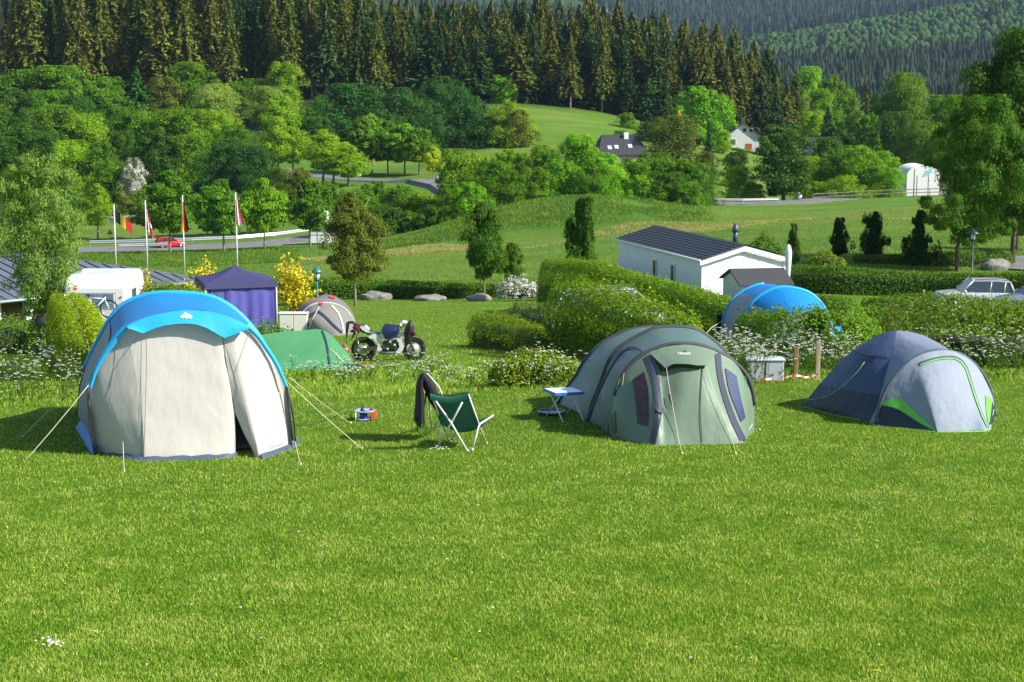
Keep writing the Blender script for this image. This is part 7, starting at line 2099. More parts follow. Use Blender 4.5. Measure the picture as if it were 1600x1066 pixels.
def blue_tent2():
    root = thing('tunnel_tent', 'distant blue and grey tunnel tent half hidden behind the leafy hedge, before the garden shed', 'tent', G(1200, 560))
    P = []
    A = hoop([(1131,540),(1130,515),(1131,496),(1136,482),(1145,468),(1157,458),(1175,448.5),(1196,443.6),(1222,448),(1245,460),(1260,476),(1268,500),(1270,530)], 44.2, 44.6)
    B = hoop([(1150,552),(1153,527),(1162,502),(1174,476),(1190,461),(1212,451),(1230,449),(1258,455),(1275,466),(1288,482),(1298,505),(1302,540)], 42.2, 42.4)
    Cc = hoop([(1205,552),(1208,535),(1214,515),(1225,500),(1240,492),(1258,490),(1275,496),(1288,508),(1294,525),(1297,545)], 40.6, 40.8)
    n = 48; a, b, c = arcl(A, n), arcl(B, n), arcl(Cc, n)
    for A_ in (a, b, c):
        for i in (0, -1): A_[i][2] = h1(A_[i][0], A_[i][1])
    def lf(p, q_, i0, i1, nm, mt): return MB().grid(wrinkle([[p[i] * (1 - f) + q_[i] * f for i in range(i0, i1 + 1)] for f in np.linspace(0, 1, 12)], .03, 55, 2).tolist()).build(nm, mt)
    P += [lf(a, b, 0, 16, 'side_panel', cloth('pale_side_panel', (.30, .34, .42), .3, .1)), lf(a, b, 16, 40, 'roof_panel', C_blue), lf(a, b, 40, n - 1, 'side_panel', C_grey), lf(b, c, 0, 14, 'front_panel', cloth('pale_side_panel', (.30, .34, .42), .3, .1)), lf(b, c, 14, 38, 'front_panel', C_blue), lf(b, c, 38, n - 1, 'front_panel', cloth('pale_tent_panel', (.5, .53, .58), .3, .1))]
    cb = (c[0] + c[-1]) / 2; cb[2] = h1(cb[0], cb[1])
    P.append(MB().grid([[tuple(p) for p in c], [tuple((p + cb) / 2) for p in c], [tuple(cb)] * n]).build('front_panel', C_grey)); P.append(MB().grid([[tuple(p) for p in a], [tuple((p + (a[0] + a[-1]) / 2) / 2 + np.array([0, .6, 0])) for p in a], [tuple((a[0] + a[-1]) / 2 + np.array([0, 1, -.1]))] * n]).build('back_panel', C_blue))
    P.append(MB().tube([Vector(p) for p in a[:24]], .045, 8).build('hoop_sleeve', C_cyan)); P.append(MB().tube([Vector(p) for p in b], .05, 8).build('hoop_sleeve', C_cyan))
    g = G(1108, 545); P.append(MB().tube([W(1131, 500, 44.1), W(1112, 512, 42), W(1095, 530, 41)], .008, 5).build('guy_rope', C_cord))
    fit(root, P)
    # folding chair left of it
    g = G(1138, 552); o = thing('folding_chair', 'black folding camping chair almost hidden left of the distant blue tent', 'chair', g)
    for s in (-.25, .25):
        for k in (0, 1):
            m = MB(); m.tube([(s - .0, -.25 + .5 * k, 0), (s, .25 - .5 * k, .5)], .014, 6); m.build('leg', M_black, o)
    m = MB(); m.tube([(-.25, .25, .45), (-.27, .38, .95)], .014, 6); m.tube([(.25, .25, .45), (.27, .38, .95)], .014, 6); m.tube([(-.25, -.25, 0), (.25, -.25, .5)], .012, 6); m.tube([(.25, -.25, 0), (-.25, -.25, .5)], .012, 6); m.build('frame', M_black, o)
    m = MB(); m.grid([[(x, -.25 + .1 * j, .48 - .04 * math.sin(j / 5 * 3.14)) for x in (-.25, -.1, .1, .25)] for j in range(6)]); m.build('seat', C_dark, o)
    m = MB(); m.grid([[(x, .27 + .02 * j, .55 + .08 * j) for x in (-.26, -.1, .1, .26)] for j in range(6)]); m.build('backrest', C_dark, o)
blue_tent2()
def misc_near():
    for px, top, base, lab in ((1243, 542, 594, 'shorter brown wooden post, left of the pair by the hedge'), (1277, 534, 594, 'taller pale wooden post, right of the pair by the hedge')):
        g = G(px, base); H = W(px, top, g.y).z - g.z
        o = MB(); o.box((0, 0, H / 2 - .1), (.075, .075, H + .2), None, .006); q = o.build('wooden_post', simple('post_brown' if px < 1260 else 'post_pale', (.30, .19, .09) if px < 1260 else (.42, .36, .24), .9, bump=.6, bscale=18, var=.3, vscale=8, stretch=(2, 2, .3)))
        q.location = g; tag(q, lab, 'post')
    g = G(1196, 597); o = thing('electric_box', 'light grey utility box half hidden by white flowers at the hedge foot', 'utility box', g)
    H = W(1196, 564, g.y).z - g.z; wd = 58 * g.y / FPX
    m = MB(); m.box((0, .15, H / 2), (wd, .3, H), None, .01); m.build('housing', simple('pale_grey_metal', (.42, .46, .50), .45, var=.1, vscale=3), o)
    m = MB(); m.box((0, .15, H + .012), (wd + .04, .34, .03), None, .008); m.build('lid', simple('pale_grey_lid', (.5, .54, .58), .45), o)
    m = MB(); m.box((0, -.004, H * .5), (.012, .01, H * .9)); m.build('door_gap', M_black, o)
    # barrier tape
    pts = [G(px, row) + Vector((0, 0, z)) for px, row, z in ((1168,597,.05),(1196,598,.06),(1220,596,.05),(1243,596,.10),(1262,595,.06),(1278,595,.12))]
    C = crs([np.array(p) for p in pts], 60)
    tape = thing('barrier_tape', 'red and white barrier tape strung low between the wooden posts', 'tape', pts[0])
    m = MB(); m.grid([[tuple(Vector(c_) + Vector((0, .012 * e, .03 * e))) for c_ in C] for e in (-.5, .5)])
    q = part(m, 'tape_strip', simple('tape_red', (.7, .06, .03), .5), tape); q.data.materials.append(M_white)
    q.data.polygons.foreach_set('material_index', [(i // 4) % 2 for i in range(59)])
    # blue scrap in the hedge
    p = W(1306, 518, 32.9); o = MB(); r = random.Random(2)
    o.grid([[(.03 * i + r.uniform(-.01, .01), r.uniform(-.03, .03), .03 * j + r.uniform(-.01, .01)) for i in range(5)] for j in range(4)]); q = o.build('plastic_scrap', simple('sky_blue_plastic', (.08, .35, .8), .4)); q.location = p; tag(q, 'scrap of sky-blue plastic caught in the leafy hedge', 'plastic scrap')
misc_near()
def boulder(px0, px1, top, base, label, seed):
    g = G((px0 + px1) / 2, base); s = g.y / FPX
    o = MB(); wd = (px1 - px0) * s; H = (base - top) * s * .85
    r = np.random.default_rng(seed)
    o.ball((0, 0, H * .3), (wd / 2, wd * .3, H * .75), 26, 14)
    A = np.array(o.v); nn = vnoise(A[:, 0] * 1.5 + seed * 3, A[:, 2] * 3 + A[:, 1] * 1.7, .6, seed) - .5
    A = A * (1 + .35 * nn[:, None]) ; A[:, 2] = np.maximum(A[:, 2], -.1)
    o.v = [tuple(x) for x in A]; o.sm = [False] * len(o.sm)
    q = o.build('boulder', simple('lichen_stone', (.24, .235, .21), .95, bump=.9, bscale=5, c2=(.15, .15, .13), vscale=3)); q.location = g; tag(q, label, 'boulder', None)
boulder(563, 614, 453, 469, 'grey boulder right of the olive-brown lime tree trunk', 1)
boulder(646, 696, 459, 470, 'flat grey boulder, middle one of three before the far hedge', 2)
boulder(727, 768, 458, 470, 'pale boulder left of the young maple trunk', 3)
boulder(478, 500, 449, 457, 'small pale stone behind the green lamp', 5)
boulder(1532, 1578, 402, 422, 'mossy tan boulder beside the asphalt lane on the right', 4)
ribbon('lane', [(X_at(1545, 112), 109.5), (X_at(1600, 115), 114), (X_at(1700, 122), 121)], 5.0, M_asph, .06)
ribbon('path', [(X_at(560, 52, 530), 51.6), (X_at(600, 52, 530), 52.2), (X_at(650, 52, 530), 53.4)], .5, simple('gravel', (.30, .26, .20), .95, bump=.8, bscale=20), .03)

# ---- lamps and flags
def lamp(px, top, Y, col, label, headw):
    x = X_at(px, Y, top); g = h1(x, Y); H = rowz(top, Y) - g
    o = thing('street_lamp', label, 'lamp', (x, Y, g))
    M = simple('lamp_' + str(px), col, .4)
    m = MB(); m.tube([(0, 0, -.1), (0, 0, .4), (0, 0, .42), (0, 0, H - .62)], [.07, .07, .045, .045], 10); m.build('pole', M, o)
    w2 = headw / 2
    m = MB(); m.tube([(0, 0, H - .30), (0, 0, H - .27), (0, 0, H - .14), (0, 0, H - .1), (0, 0, H)], [w2, w2, w2 * .45, .07, .02], 16); m.build('shade', M, o)
    m = MB(); m.tube([(0, 0, H - .62), (0, 0, H - .30)], [.10, .14], 12); m.build('globe', simple('lamp_glass', (.75, .78, .8), .25), o)
    m = MB()
    for k in range(4): m.tube([(.11 * math.cos(k * 1.57), .11 * math.sin(k * 1.57), H - .63), (.16 * math.cos(k * 1.57), .16 * math.sin(k * 1.57), H - .28)], .012, 4)
    m.tube([(0, 0, H - .66), (0, 0, H - .61)], .12, 12); m.build('cage', M, o)
lamp(495, 415, 78, (.02, .16, .13), 'green lamp post with a wide conical shade beside the golden bush', .52)
lamp(1521, 357, 98, (.02, .035, .05), 'dark lamp post with a wide conical shade beneath the big maple', .72)
def flag(px, top, Y, base_row, kindf, label, fw, fh):
    x = X_at(px, Y, top); g = h1(x, Y); H = rowz(top, Y) - g
    o = thing('flagpole', label, 'flagpole', (x, Y, g), 0, None)
    m = MB(); m.tube([(0, 0, -.2), (0, 0, H)], [.075, .05], 10); m.ball((0, 0, H + .04), .075); m.build('pole', simple('pole_white', (.72, .74, .76), .35), o)
    s = Y / FPX
    cols_ = {'be': [(.015, .015, .02), (.8, .62, .03), (.62, .02, .03)], 'dk': [(.62, .015, .03), (.8, .8, .8)], 'de': [(.012, .012, .016), (.60, .015, .02), (.85, .6, .02)], 'at': [(.72, .04, .05), (.82, .82, .82)]}[kindf]
    z0 = H - .35
    n, k_ = 18, 27
    def pos(a, b):
        # a along the fly 0..1, b from top 0..1; light wind: the cloth sags down from the hoist
        if kindf == 'be':
            return Vector((.05 + fw * s * a * .95, .14 * math.sin(a * 7 + b), z0 - fh * s * .50 * b * (1 - .15 * a) - fh * s * .58 * a ** 1.1))
        sg = -1 if kindf == 'de' else 1
        xx = fw * s * (a * .55 * (.25 + .75 * b)) * 1.3 * (1 if kindf != 'de' else 1)
        fold = .10 * math.sin(a * 13 + 1) * (.4 + b)
        return Vector((.05 + xx - (.0 if kindf != 'de' else .22 * b), fold, z0 - fh * s * (.70 * b + .30 * a * (1 - .1 * b))))
    def colr(a, b):
        if kindf == 'be': return 0 if a < .333 else (1 if a < .667 else 2)
        if kindf == 'dk': return 1 if (.30 < a < .44 or .42 < b < .58) else 0
        if kindf == 'de': return 0 if b < .333 else (1 if b < .667 else 2)
        return 1 if .333 < b < .667 else 0
    if kindf in ('de', 'at'):
        base_pos = pos
        def pos(a, b, bp=base_pos):      # hanging: stripes fall nearly upright, first stripe farthest out
            d = (1 - b) if kindf != 'at' else (1 - b)
            L = fh * s * (.92 - .18 * abs(d - .5)); 
            xx = fw * s * d * (.12 + .88 * a ** 1.3) - (.30 * a if kindf == 'de' else .10 * a)
            return Vector((.05 + xx, .12 * math.sin(d * 9 + 3 * a), z0 - .25 * b * (1 - a) - L * a))
    verts = [[pos(a / n, b / k_) for a in range(n + 1)] for b in range(k_ + 1)]
    names = {'be': ['black_stripe', 'yellow_stripe', 'red_stripe'], 'dk': ['red_field', 'white_cross'], 'de': ['black_stripe', 'red_stripe', 'gold_stripe'], 'at': ['red_stripe', 'white_stripe']}[kindf]
    me_ = MB(); me_.grid([[tuple(p) for p in r_] for r_ in verts])
    f = me_.build('flag', simple('flagc%s%d' % (kindf, 0), cols_[0], .7, transl=.25), o)
    for i, c in enumerate(cols_[1:]): f.data.materials.append(simple('flagc%s%d' % (kindf, i + 1), c, .7, transl=.25))
    mi = [colr((a + .5) / n, (b + .5) / k_) for b in range(k_) for a in range(n)]
    f.data.polygons.foreach_set('material_index', mi)
flag(178, 321, 176, 392, 'be', 'leftmost flagpole, its black, yellow and red flag blown out sideways', 27, 40)
flag(227, 315, 172, 411, 'dk', 'second flagpole from the left, with a red flag bearing a white cross', 17, 54)
flag(285, 307, 165, 425, 'de', 'third flagpole, its black, red and gold flag hanging limp', 14, 56)
flag(368, 303, 158, 412, 'at', 'rightmost and tallest flagpole, with a red, white and red flag', 15, 48)

# ---- guard rails, fence, shelter
def guardrail(pts, h, label, name='guard_rail', step=4.0, mat=None, post_h=None, rails=1, wd=.32):
    c = Vector((pts[0][0], pts[0][1], h1(*pts[0]))); o = thing(name, label, 'guard rail' if name == 'guard_rail' else 'fence', c)
    mat = mat or simple('galvanised', (.40, .43, .46), .4, .3)
    res = []
    for a, b in zip(pts[:-1], pts[1:]):
        n = max(1, int(math.hypot(b[0] - a[0], b[1] - a[1]) / step))
        for k in range(n): res.append((a[0] + (b[0] - a[0]) * k / n, a[1] + (b[1] - a[1]) * k / n))
    res.append(pts[-1])
    for r_ in range(rails):
        m = MB(); rows_ = []
        for x, y in res:
            z = h1(x, y) + h * (1 - r_ * .45) - c.z
            rows_.append([(x - c.x, y - c.y + d, z + e) for e, d in ((wd / 2, .03), (wd * .25, -.05), (0, .02), (-wd * .25, -.05), (-wd / 2, .03), (0, .06))])
        m.grid(rows_, False, True); m.build('rail', mat, o)
    for x, y in res:
        p = MB(); z = h1(x, y) - c.z; p.box((x - c.x, y - c.y + .09, z + h * .5), (.1, .08, h * 1.05)); p.build('post', mat, o)
gy = lambda px, Y: (X_at(px, Y, 380), Y)
guardrail([gy(140, 243.5), gy(200, 244), gy(300, 245), gy(370, 246.5), gy(430, 250), gy(484, 255)], .95, 'long galvanised guard rail along the far side of the lower road', wd=.5)
guardrail([gy(185, 233.6), gy(225, 234.5), gy(262, 235)], .85, 'short guard rail on the near side of the road, below the red car', wd=.45)
guardrail([gy(112, 292), gy(170, 293), gy(232, 294)], 1.0, 'low guard rail behind the left flagpoles, above the lower road', wd=.35)
guardrail([gy(1268, 288), gy(1330, 288), gy(1400, 287), gy(1500, 286), gy(1590, 284)], 1.25, 'wooden field fence along the far edge of the right-hand field', 'field_fence', 5, simple('grey_wood', (.28, .25, .2), .9), rails=2, wd=.16)
guardrail([gy(1085, 268), gy(1160, 269), gy(1215, 271)], .8, 'grey guard rail beside the far road right of the mound', wd=.35)
def shelter():
    x = X_at(502, 238, 380); g = h1(x, 238); s = 238 / FPX
    o = thing('bus_shelter', 'small flat-roofed bus shelter with white panels by the lower road', 'bus shelter', (x, 238, g))
    wd, H = 36 * s, 32 * s
    for k in range(3):
        m = MB(); m.box((-wd / 2 + wd * (k + .5) / 3, 0, H * .42), (wd / 3 - .08, .06, H * .74)); m.build('wall_panel', simple('panel_white', (.72, .74, .74), .4), o)
    m = MB()
    for k in range(4): m.box((-wd / 2 + wd * k / 3, 0, H * .45), (.09, .1, H * .9))
    m.box((0, -.03, H * .45), (wd, .05, .08)); m.build('frame', simple('dark_frame', (.08, .08, .08), .5), o)
    m = MB(); m.box((wd / 2 - .05, 1, H * .42), (.05, 2, H * .74)); m.box((-wd / 2 + .05, 1, H * .42), (.05, 2, H * .74)); m.build('side_panel', simple('panel_white', (.72, .74, .74), .4), o)
    m = MB(); m.box((0, .9, H * .95), (wd + .7, 2.8, .25), None, .05); m.build('roof', simple('roof_grey', (.30, .29, .25), .8), o)
    x2 = X_at(509, 244, 350); g2 = h1(x2, 244); z = rowz(332, 244) - g2
    o = thing('road_sign', 'white road sign above the roof of the bus shelter', 'sign', (x2, 244, g2))
    m = MB(); m.tube([(0, 0, 0), (0, 0, z)], .05, 6); m.build('pole', M_metal, o)
    m = MB(); m.tube([(0, -.08, z - .1), (0, -.05, z - .1)], .42, 16); m.tube([(.1, -.08, z - .75), (.1, -.05, z - .75)], .36, 16); m.build('sign_plate', M_white, o)
    for px, Y, top, nm in ((562, 340, 268, 'blue-white roadside sign by the upper road'), (172, 262, 366, 'small red-rimmed triangular sign right of the leftmost flagpole')):
        xx = X_at(px, Y, top); g2 = h1(xx, Y); z = max(1.5, rowz(top, Y) - g2)
        o = thing('road_sign', nm, 'sign', (xx, Y, g2))
        m = MB(); m.tube([(0, 0, 0), (0, 0, z)], .05, 6); m.build('pole', M_metal, o)
        m = MB(); m.box((0, -.06, z - .4), (.7, .03, .9)) if px > 400 else m.prism([(-.5, -.06, z - .8), (.5, -.06, z - .8), (0, -.06, z)], (0, 0, 0), (0, .03, 0)); m.build('sign_plate', M_white if px > 400 else simple('sign_red', (.6, .1, .08), .5), o)
shelter()

# ---- houses
def house(px0, px1, eave_row, ridge_row, base_row, Y, depth, label, wallc, roofc, rot=0.0, gable_front=True, wins=(), chim=None, hip=False, name='house', cat='house'):
    X0, X1 = X_at(px0, Y, eave_row), X_at(px1, Y, eave_row); cx = (X0 + X1) / 2; wd = X1 - X0
    g = h1(cx, Y); ze, zr, zb = rowz(eave_row, Y) - g, rowz(ridge_row, Y) - g, min(rowz(base_row, Y) - g, 0) - .5
    o = thing(name, label, cat, (cx, Y, g), rot)
    Mw, Mr = simple('render_' + label[:14], wallc, .8, var=.06, vscale=1), simple('tiles_' + label[:14], roofc, .7, var=.2, vscale=2, bump=.4, bscale=5)
    hw = wd / 2
    m = MB()
    if gable_front: m.prism([(-hw, 0, zb), (hw, 0, zb), (hw, 0, ze), (0, 0, zr), (-hw, 0, ze)], (0, 0, 0), (0, depth, 0))
    else: m.prism([(-hw, 0, zb), (hw, 0, zb), (hw, 0, ze), (-hw, 0, ze)], (0, 0, 0), (0, depth, 0))
    m.build('wall', Mw, o)
    m = MB(); ov = .5
    if gable_front:
        sl = (zr - ze) / hw
        for s in (-1, 1):
            m.prism([(s * (hw + ov), -ov, ze - ov * sl + .02), (0, -ov, zr + .02), (0, -ov, zr + .27), (s * (hw + ov), -ov, ze - ov * sl + .25)], (0, 0, 0), (0, depth + 2 * ov, 0))
    else:
        hi = hw * .35 if hip else 0
        a, b, c, d = (-hw - ov, -ov, ze), (hw + ov, -ov, ze), (hw + ov, depth + ov, ze), (-hw - ov, depth + ov, ze); r0, r1 = (-hw - ov + hi, depth / 2, zr), (hw + ov - hi, depth / 2, zr)
        m.add([a, b, c, d, r0, r1], [(0, 1, 5, 4), (1, 2, 5), (2, 3, 4, 5), (3, 0, 4), (3, 2, 1, 0)])
    rf = m.build('roof', Mr, o)
    if chim:
        for (cxx, cy, cw, ch, cc) in chim:
            m = MB(); m.box((cxx, cy, ch), (cw, cw, 1.6), None, .04); m.build('chimney', simple('chim_' + str(cc[0]), cc, .8), rf)
    for (wx, wz, ww, wh) in wins:
        m = MB(); m.box((wx, -.03, wz), (ww + .2, .08, wh + .2)); f = m.build('window', simple('frame_light', (.65, .65, .63), .5), o)
        m = MB(); m.box((wx, -.08, wz), (ww, .04, wh)); m.build('pane', M_glass, f)
    return o, g
o, g = house(1138, 1186, 212, 193, 236, 448, 9, 'white gabled house with two square windows and an orange basement door', (.74, .76, .80), (.10, .10, .11), -.08, True,
             ((0.2, rowz(204, 448) - h1(X_at(1161, 448), 448), .75, .9), (1.9, rowz(204, 448) - h1(X_at(1161, 448), 448), .75, .9), (-2.6, rowz(222, 448) - h1(X_at(1161, 448), 448), 1.1, 1.1)), [(0, 4.5, 1.0, rowz(190, 452) - h1(X_at(1161, 448), 448), (.07, .07, .08))])
m = MB(); m.box((1.4, -.06, .7), (1.5, .1, 1.6)); m.build('door', simple('orange_door', (.45, .12, .03), .5), o)
o, g = house(938, 1012, 242, 212, 262, 345, 11, 'house with a big dark roof, white chimney and three skylights beyond the mound', (.30, .24, .20), (.035, .038, .045), .12, False,
             ((-2.4, rowz(254, 345) - h1(X_at(975, 345), 345), 1.4, 1.6), (.2, rowz(254, 345) - h1(X_at(975, 345), 345), 1.4, 1.6)), [(1.2, 4.6, .9, rowz(214, 349) - h1(X_at(975, 345), 345), (.7, .7, .7))], True)
for k, (sx, f) in enumerate(((-2.6, .35), (-1.2, .38), (1.6, .42))):
    ze, zr = rowz(242, 345) - g, rowz(212, 345) - g
    m = MB(); y = -.5 + 6 * f; z = ze + (zr - ze) * f + .06; sl = math.atan2(zr - ze, 6)
    m.box((sx, y, z), (.8, 1.2, .06), Matrix.Rotation(sl, 3, 'X')); m.build('skylight', simple('skylight_glass', (.5, .56, .62), .15), o)
o, g = house(1250, 1282, 238, 216, 262, 398, 9, 'house mostly hidden by trees, its plain blue-black roof showing', (.5, .48, .44), (.035, .045, .10), -.3, False, (), None, False)
def marquee():
    x0, x1 = X_at(1417, 305, 280), X_at(1468, 305, 280); cx = (x0 + x1) / 2; hw = (x1 - x0) / 2; g = h1(cx, 305)
    zt = rowz(259, 305) - g; ze = rowz(274, 305) - g
    o = thing('marquee', 'white round-topped marquee with a faint turquoise print behind the field fence', 'marquee', (cx, 305, g))
    prof_ = [(-hw, -.5), (-hw, ze)] + [(hw * math.sin(a), ze + (zt - ze) * math.cos(a)) for a in np.linspace(-1.35, 1.57, 12)] + [(hw, -.5)]
    m = MB(); m.grid([[(x, y, z) for x, z in prof_] for y in np.linspace(0, 9, 8)]); n = len(prof_); m.add([(x, 0, z) for x, z in prof_], [tuple(range(n))]); m.add([(x, 9, z) for x, z in prof_], [tuple(range(n))[::-1]]); m.build('canopy', simple('marquee_white', (.80, .80, .79), .6), o)
    m = MB()
    for x in (-hw * .35, hw * .35): m.box((x, -.04, ze * .5), (.06, .05, ze))
    m.build('seam', simple('pale_seam', (.5, .5, .5), .7), o)
    m = MB(); m.prism([(-.2, -.03, ze * .9), (1.2, -.03, ze * 1.05), (1.6, -.03, ze * 1.35), (.4, -.03, ze * 1.22)], (0, 0, 0), (0, -.02, 0)); m.build('print', simple('turquoise_print', (.30, .58, .66), .6), o)
    for px, Y, r0, r1, lab in ((1428, 287, 264, 305, 'thin dark pole before the left part of the marquee'),):
        xx = X_at(px, Y, 290); gg = h1(xx, Y); q = MB().tube([(0, 0, -.2), (0, 0, rowz(r0, Y) - gg)], .09, 6).build('pole', simple('dark_wood', (.08, .06, .05), .8)); q.location = (xx, Y, gg); tag(q, lab, 'pole')
marquee()
def white_ball(px, row, Y, r, label, name, cat, col=(.8, .8, .8)):
    x = X_at(px, Y, row); g = h1(x, Y); z = rowz(row, Y) - g
    o = thing(name, label, cat, (x, Y, g)); m = MB(); m.tube([(0, 0, 0), (0, 0, max(z, .3))], .05, 6); m.build('pole', M_metal, o)
    m = MB(); m.ball((0, 0, max(z, .3)), r, 12, 8); m.build('globe', simple('globe_' + label[:5], col, .4), o)
white_ball(1248, 306, 284, .55, 'white round garden lamp right of the big roadside tree', 'garden_lamp', 'lamp')
white_ball(683, 286, 336, .5, 'white round marker under the small yellow-green avenue tree', 'marker_stone', 'marker')

# ---- vehicles
def car(name, label, cat, loc, rz, L, Wd, Ht, prof_b, prof_g, paint, lights=True, detail=True, win=True, tail=(.5, .02, .02)):
    """prof_b: (x, z top of body side); prof_g: glasshouse outline (x, z); x 0..1 along length, rear to front"""
    o = thing(name, label, cat, loc, rz)
    m = MB(); hw = Wd / 2
    xs = np.linspace(0, 1, 26)
    bz = np.interp(xs, [p[0] for p in prof_b], [p[1] for p in prof_b]) * Ht
    rows_ = []
    for x, z in zip(xs, bz):
        e = 1 - .14 * abs(2 * x - 1) ** 5; z0 = .17 * Ht * (1 + .25 * abs(2 * x - 1) ** 6)
        X = (x - .5) * L
        rows_.append([(X, -hw * e * .92, z0), (X, -hw * e, z0 + .12), (X, -hw * e, z * .72), (X, -hw * e * .95, z * .96), (X, -hw * e * .80, z + .01), (X, 0, z + .03), (X, hw * e * .80, z + .01), (X, hw * e * .95, z * .96), (X, hw * e, z * .72), (X, hw * e, z0 + .12), (X, hw * e * .92, z0)])
    m.grid(rows_, True, True); m.add(rows_[0], [tuple(range(11))]); m.add(rows_[-1], [tuple(range(11))[::-1]])
    body = m.build('body', paint, o)
    # glasshouse: dark glass shell, painted roof and pillars
    gx = [p[0] for p in prof_g]; gz_ = [p[1] * Ht for p in prof_g]
    x0, xa, xb, x1 = gx; zb0, zt0, zt1, zb1 = gz_
    def ring(t, ww): return None
    tw, bw = hw * .72, hw * .90
    g = MB()
    P = lambda x, s, w_, z: ((x - .5) * L, s * w_, z)
    V = [P(x0, -1, bw, zb0), P(xa, -1, tw, zt0), P(xb, -1, tw, zt1), P(x1, -1, bw, zb1), P(x0, 1, bw, zb0), P(xa, 1, tw, zt0), P(xb, 1, tw, zt1), P(x1, 1, bw, zb1)]
    g.add(V, [(0, 1, 2, 3), (7, 6, 5, 4), (0, 4, 5, 1), (3, 2, 6, 7)]); g.build('window_glass', M_glass, o)
    rf = MB(); rows_ = []
    for k in range(9):
        f = k / 8; x = xa + (xb - xa) * f; z = zt0 + (zt1 - zt0) * f + .05 * Ht * math.sin(math.pi * f) * .6 + .012
        rows_.append([P(x, -1, tw + .025, z - .05), P(x, -1, tw * .9, z + .01), P(x, 0, 0, z + .03), P(x, 1, tw * .9, z + .01), P(x, 1, tw + .025, z - .05)])
    rf.grid(rows_); rf.build('roof', paint, o)
    for s in (-1, 1):
        for (xb_, zb_, xt_, zt_, r_) in ((x0, zb0, xa, zt0, .05), (x1, zb1, xb, zt1, .035), ((x0 + x1) / 2 - .02, (zb0 + zb1) / 2, (xa + xb) / 2, (zt0 + zt1) / 2, .03), (x0 + (x1 - x0) * .2, zb0, xa + (xb - xa) * .12, zt0, .04)):
            pl = MB(); pl.tube([P(xb_, s, bw + .006, zb_), P(xt_, s, tw + .006, zt_)], r_, 6); pl.build('pillar', paint, o)
    if detail:
        for s in (-1, 1):
            rr = MB(); rr.tube([P(xa + .02, s, tw, zt0 + .06), P((xa + xb) / 2, s, tw, (zt0 + zt1) / 2 + .10), P(xb - .02, s, tw, zt1 + .06)], .02, 6); rr.build('roof_rail', M_black, o)
            mr = MB(); mr.ball(P(x1 - .03, s, hw + .08, zb1 + .05), (.09, .08, .07)); mr.build('mirror', paint, o)
    for s in (-1, 1):
        for x in (.18, .81):
            w_ = MB(); c = P(x, s, hw - .08, .21 * Ht); w_.tube([(c[0], c[1] - .1, c[2]), (c[0], c[1] + .1, c[2])], .21 * Ht, 18); wo = w_.build('wheel', M_tyre, o)
            w_ = MB(); w_.tube([(c[0], c[1] + s * .10, c[2]), (c[0], c[1] + s * .115, c[2])], .13 * Ht, 14); w_.build('rim', M_metal, wo)
        t = MB(); t.box(P(.012, s, hw * .72, .52 * Ht), (.06, .25, .2), None, .02); t.build('tail_light', simple('tail_red', tail, .3), o)
        t = MB(); t.box(P(.985, s, hw * .68, .42 * Ht), (.08, .3, .14), None, .03); t.build('headlight', simple('headlight_glass', (.7, .72, .75), .15), o)
    t = MB(); t.box(P(-.004, 0, 0, .38 * Ht), (.02, .52, .11)); t.build('number_plate', M_white, o)
    return o
PB_hatch = [(0, .42), (.03, .60), (.10, .66), (.6, .66), (.72, .63), (.95, .52), (1, .36)]
g = hgt(np.array([X_at(266, 240.4, 385)]), np.array([240.4]))[0] + .1
car('red_car', 'bright red hatchback driving on the lower road behind the flagpoles', 'car', (X_at(266, 240.4, 385), 240.4, g), R(24), 4.1, 1.75, 1.5, PB_hatch, [(.02, .62), (.13, .98), (.55, 1.0), (.74, .64)], simple('red_paint', (.62, .012, .012), .25, coat=.6), detail=False)
PB_suv = [(0, .40), (.02, .60), (.9, .58), (.98, .52), (1, .35)]
x = X_at(1524, 84, 455); car('silver_offroad_car', 'silver off-road car with black roof rails parked before the long hedge', 'car', (x, 84, h1(x, 84)), R(176), 3.9, 1.7, 1.42, [(0, .42), (.02, .62), (.70, .62), (.74, .60), (.96, .54), (1, .36)], [(.06, .60), (.11, .97), (.56, 1.0), (.70, .62)], simple('silver_paint', (.55, .58, .62), .3, .3, coat=.6))
x = X_at(1628, 76, 470); car('blue_grey_car', 'blue-grey car cut off by the right edge of the picture', 'car', (x, 76, h1(x, 76)), R(183), 4.4, 1.75, 1.5, PB_hatch, [(.06, .62), (.16, .98), (.55, 1.0), (.72, .64)], simple('blue_grey_paint', (.22, .27, .36), .3, .3, coat=.6))
x = X_at(968, 53.0, 500); car('silver_estate_car', 'silver car showing only its tail behind the tall dense hedge', 'car', (x, 53.0, h1(x, 53.0)), R(6), 4.4, 1.75, 1.6, PB_hatch, [(.01, .60), (.07, .97), (.6, 1.0), (.76, .64)], simple('silver_paint', (.55, .58, .62), .3, .3, coat=.6))

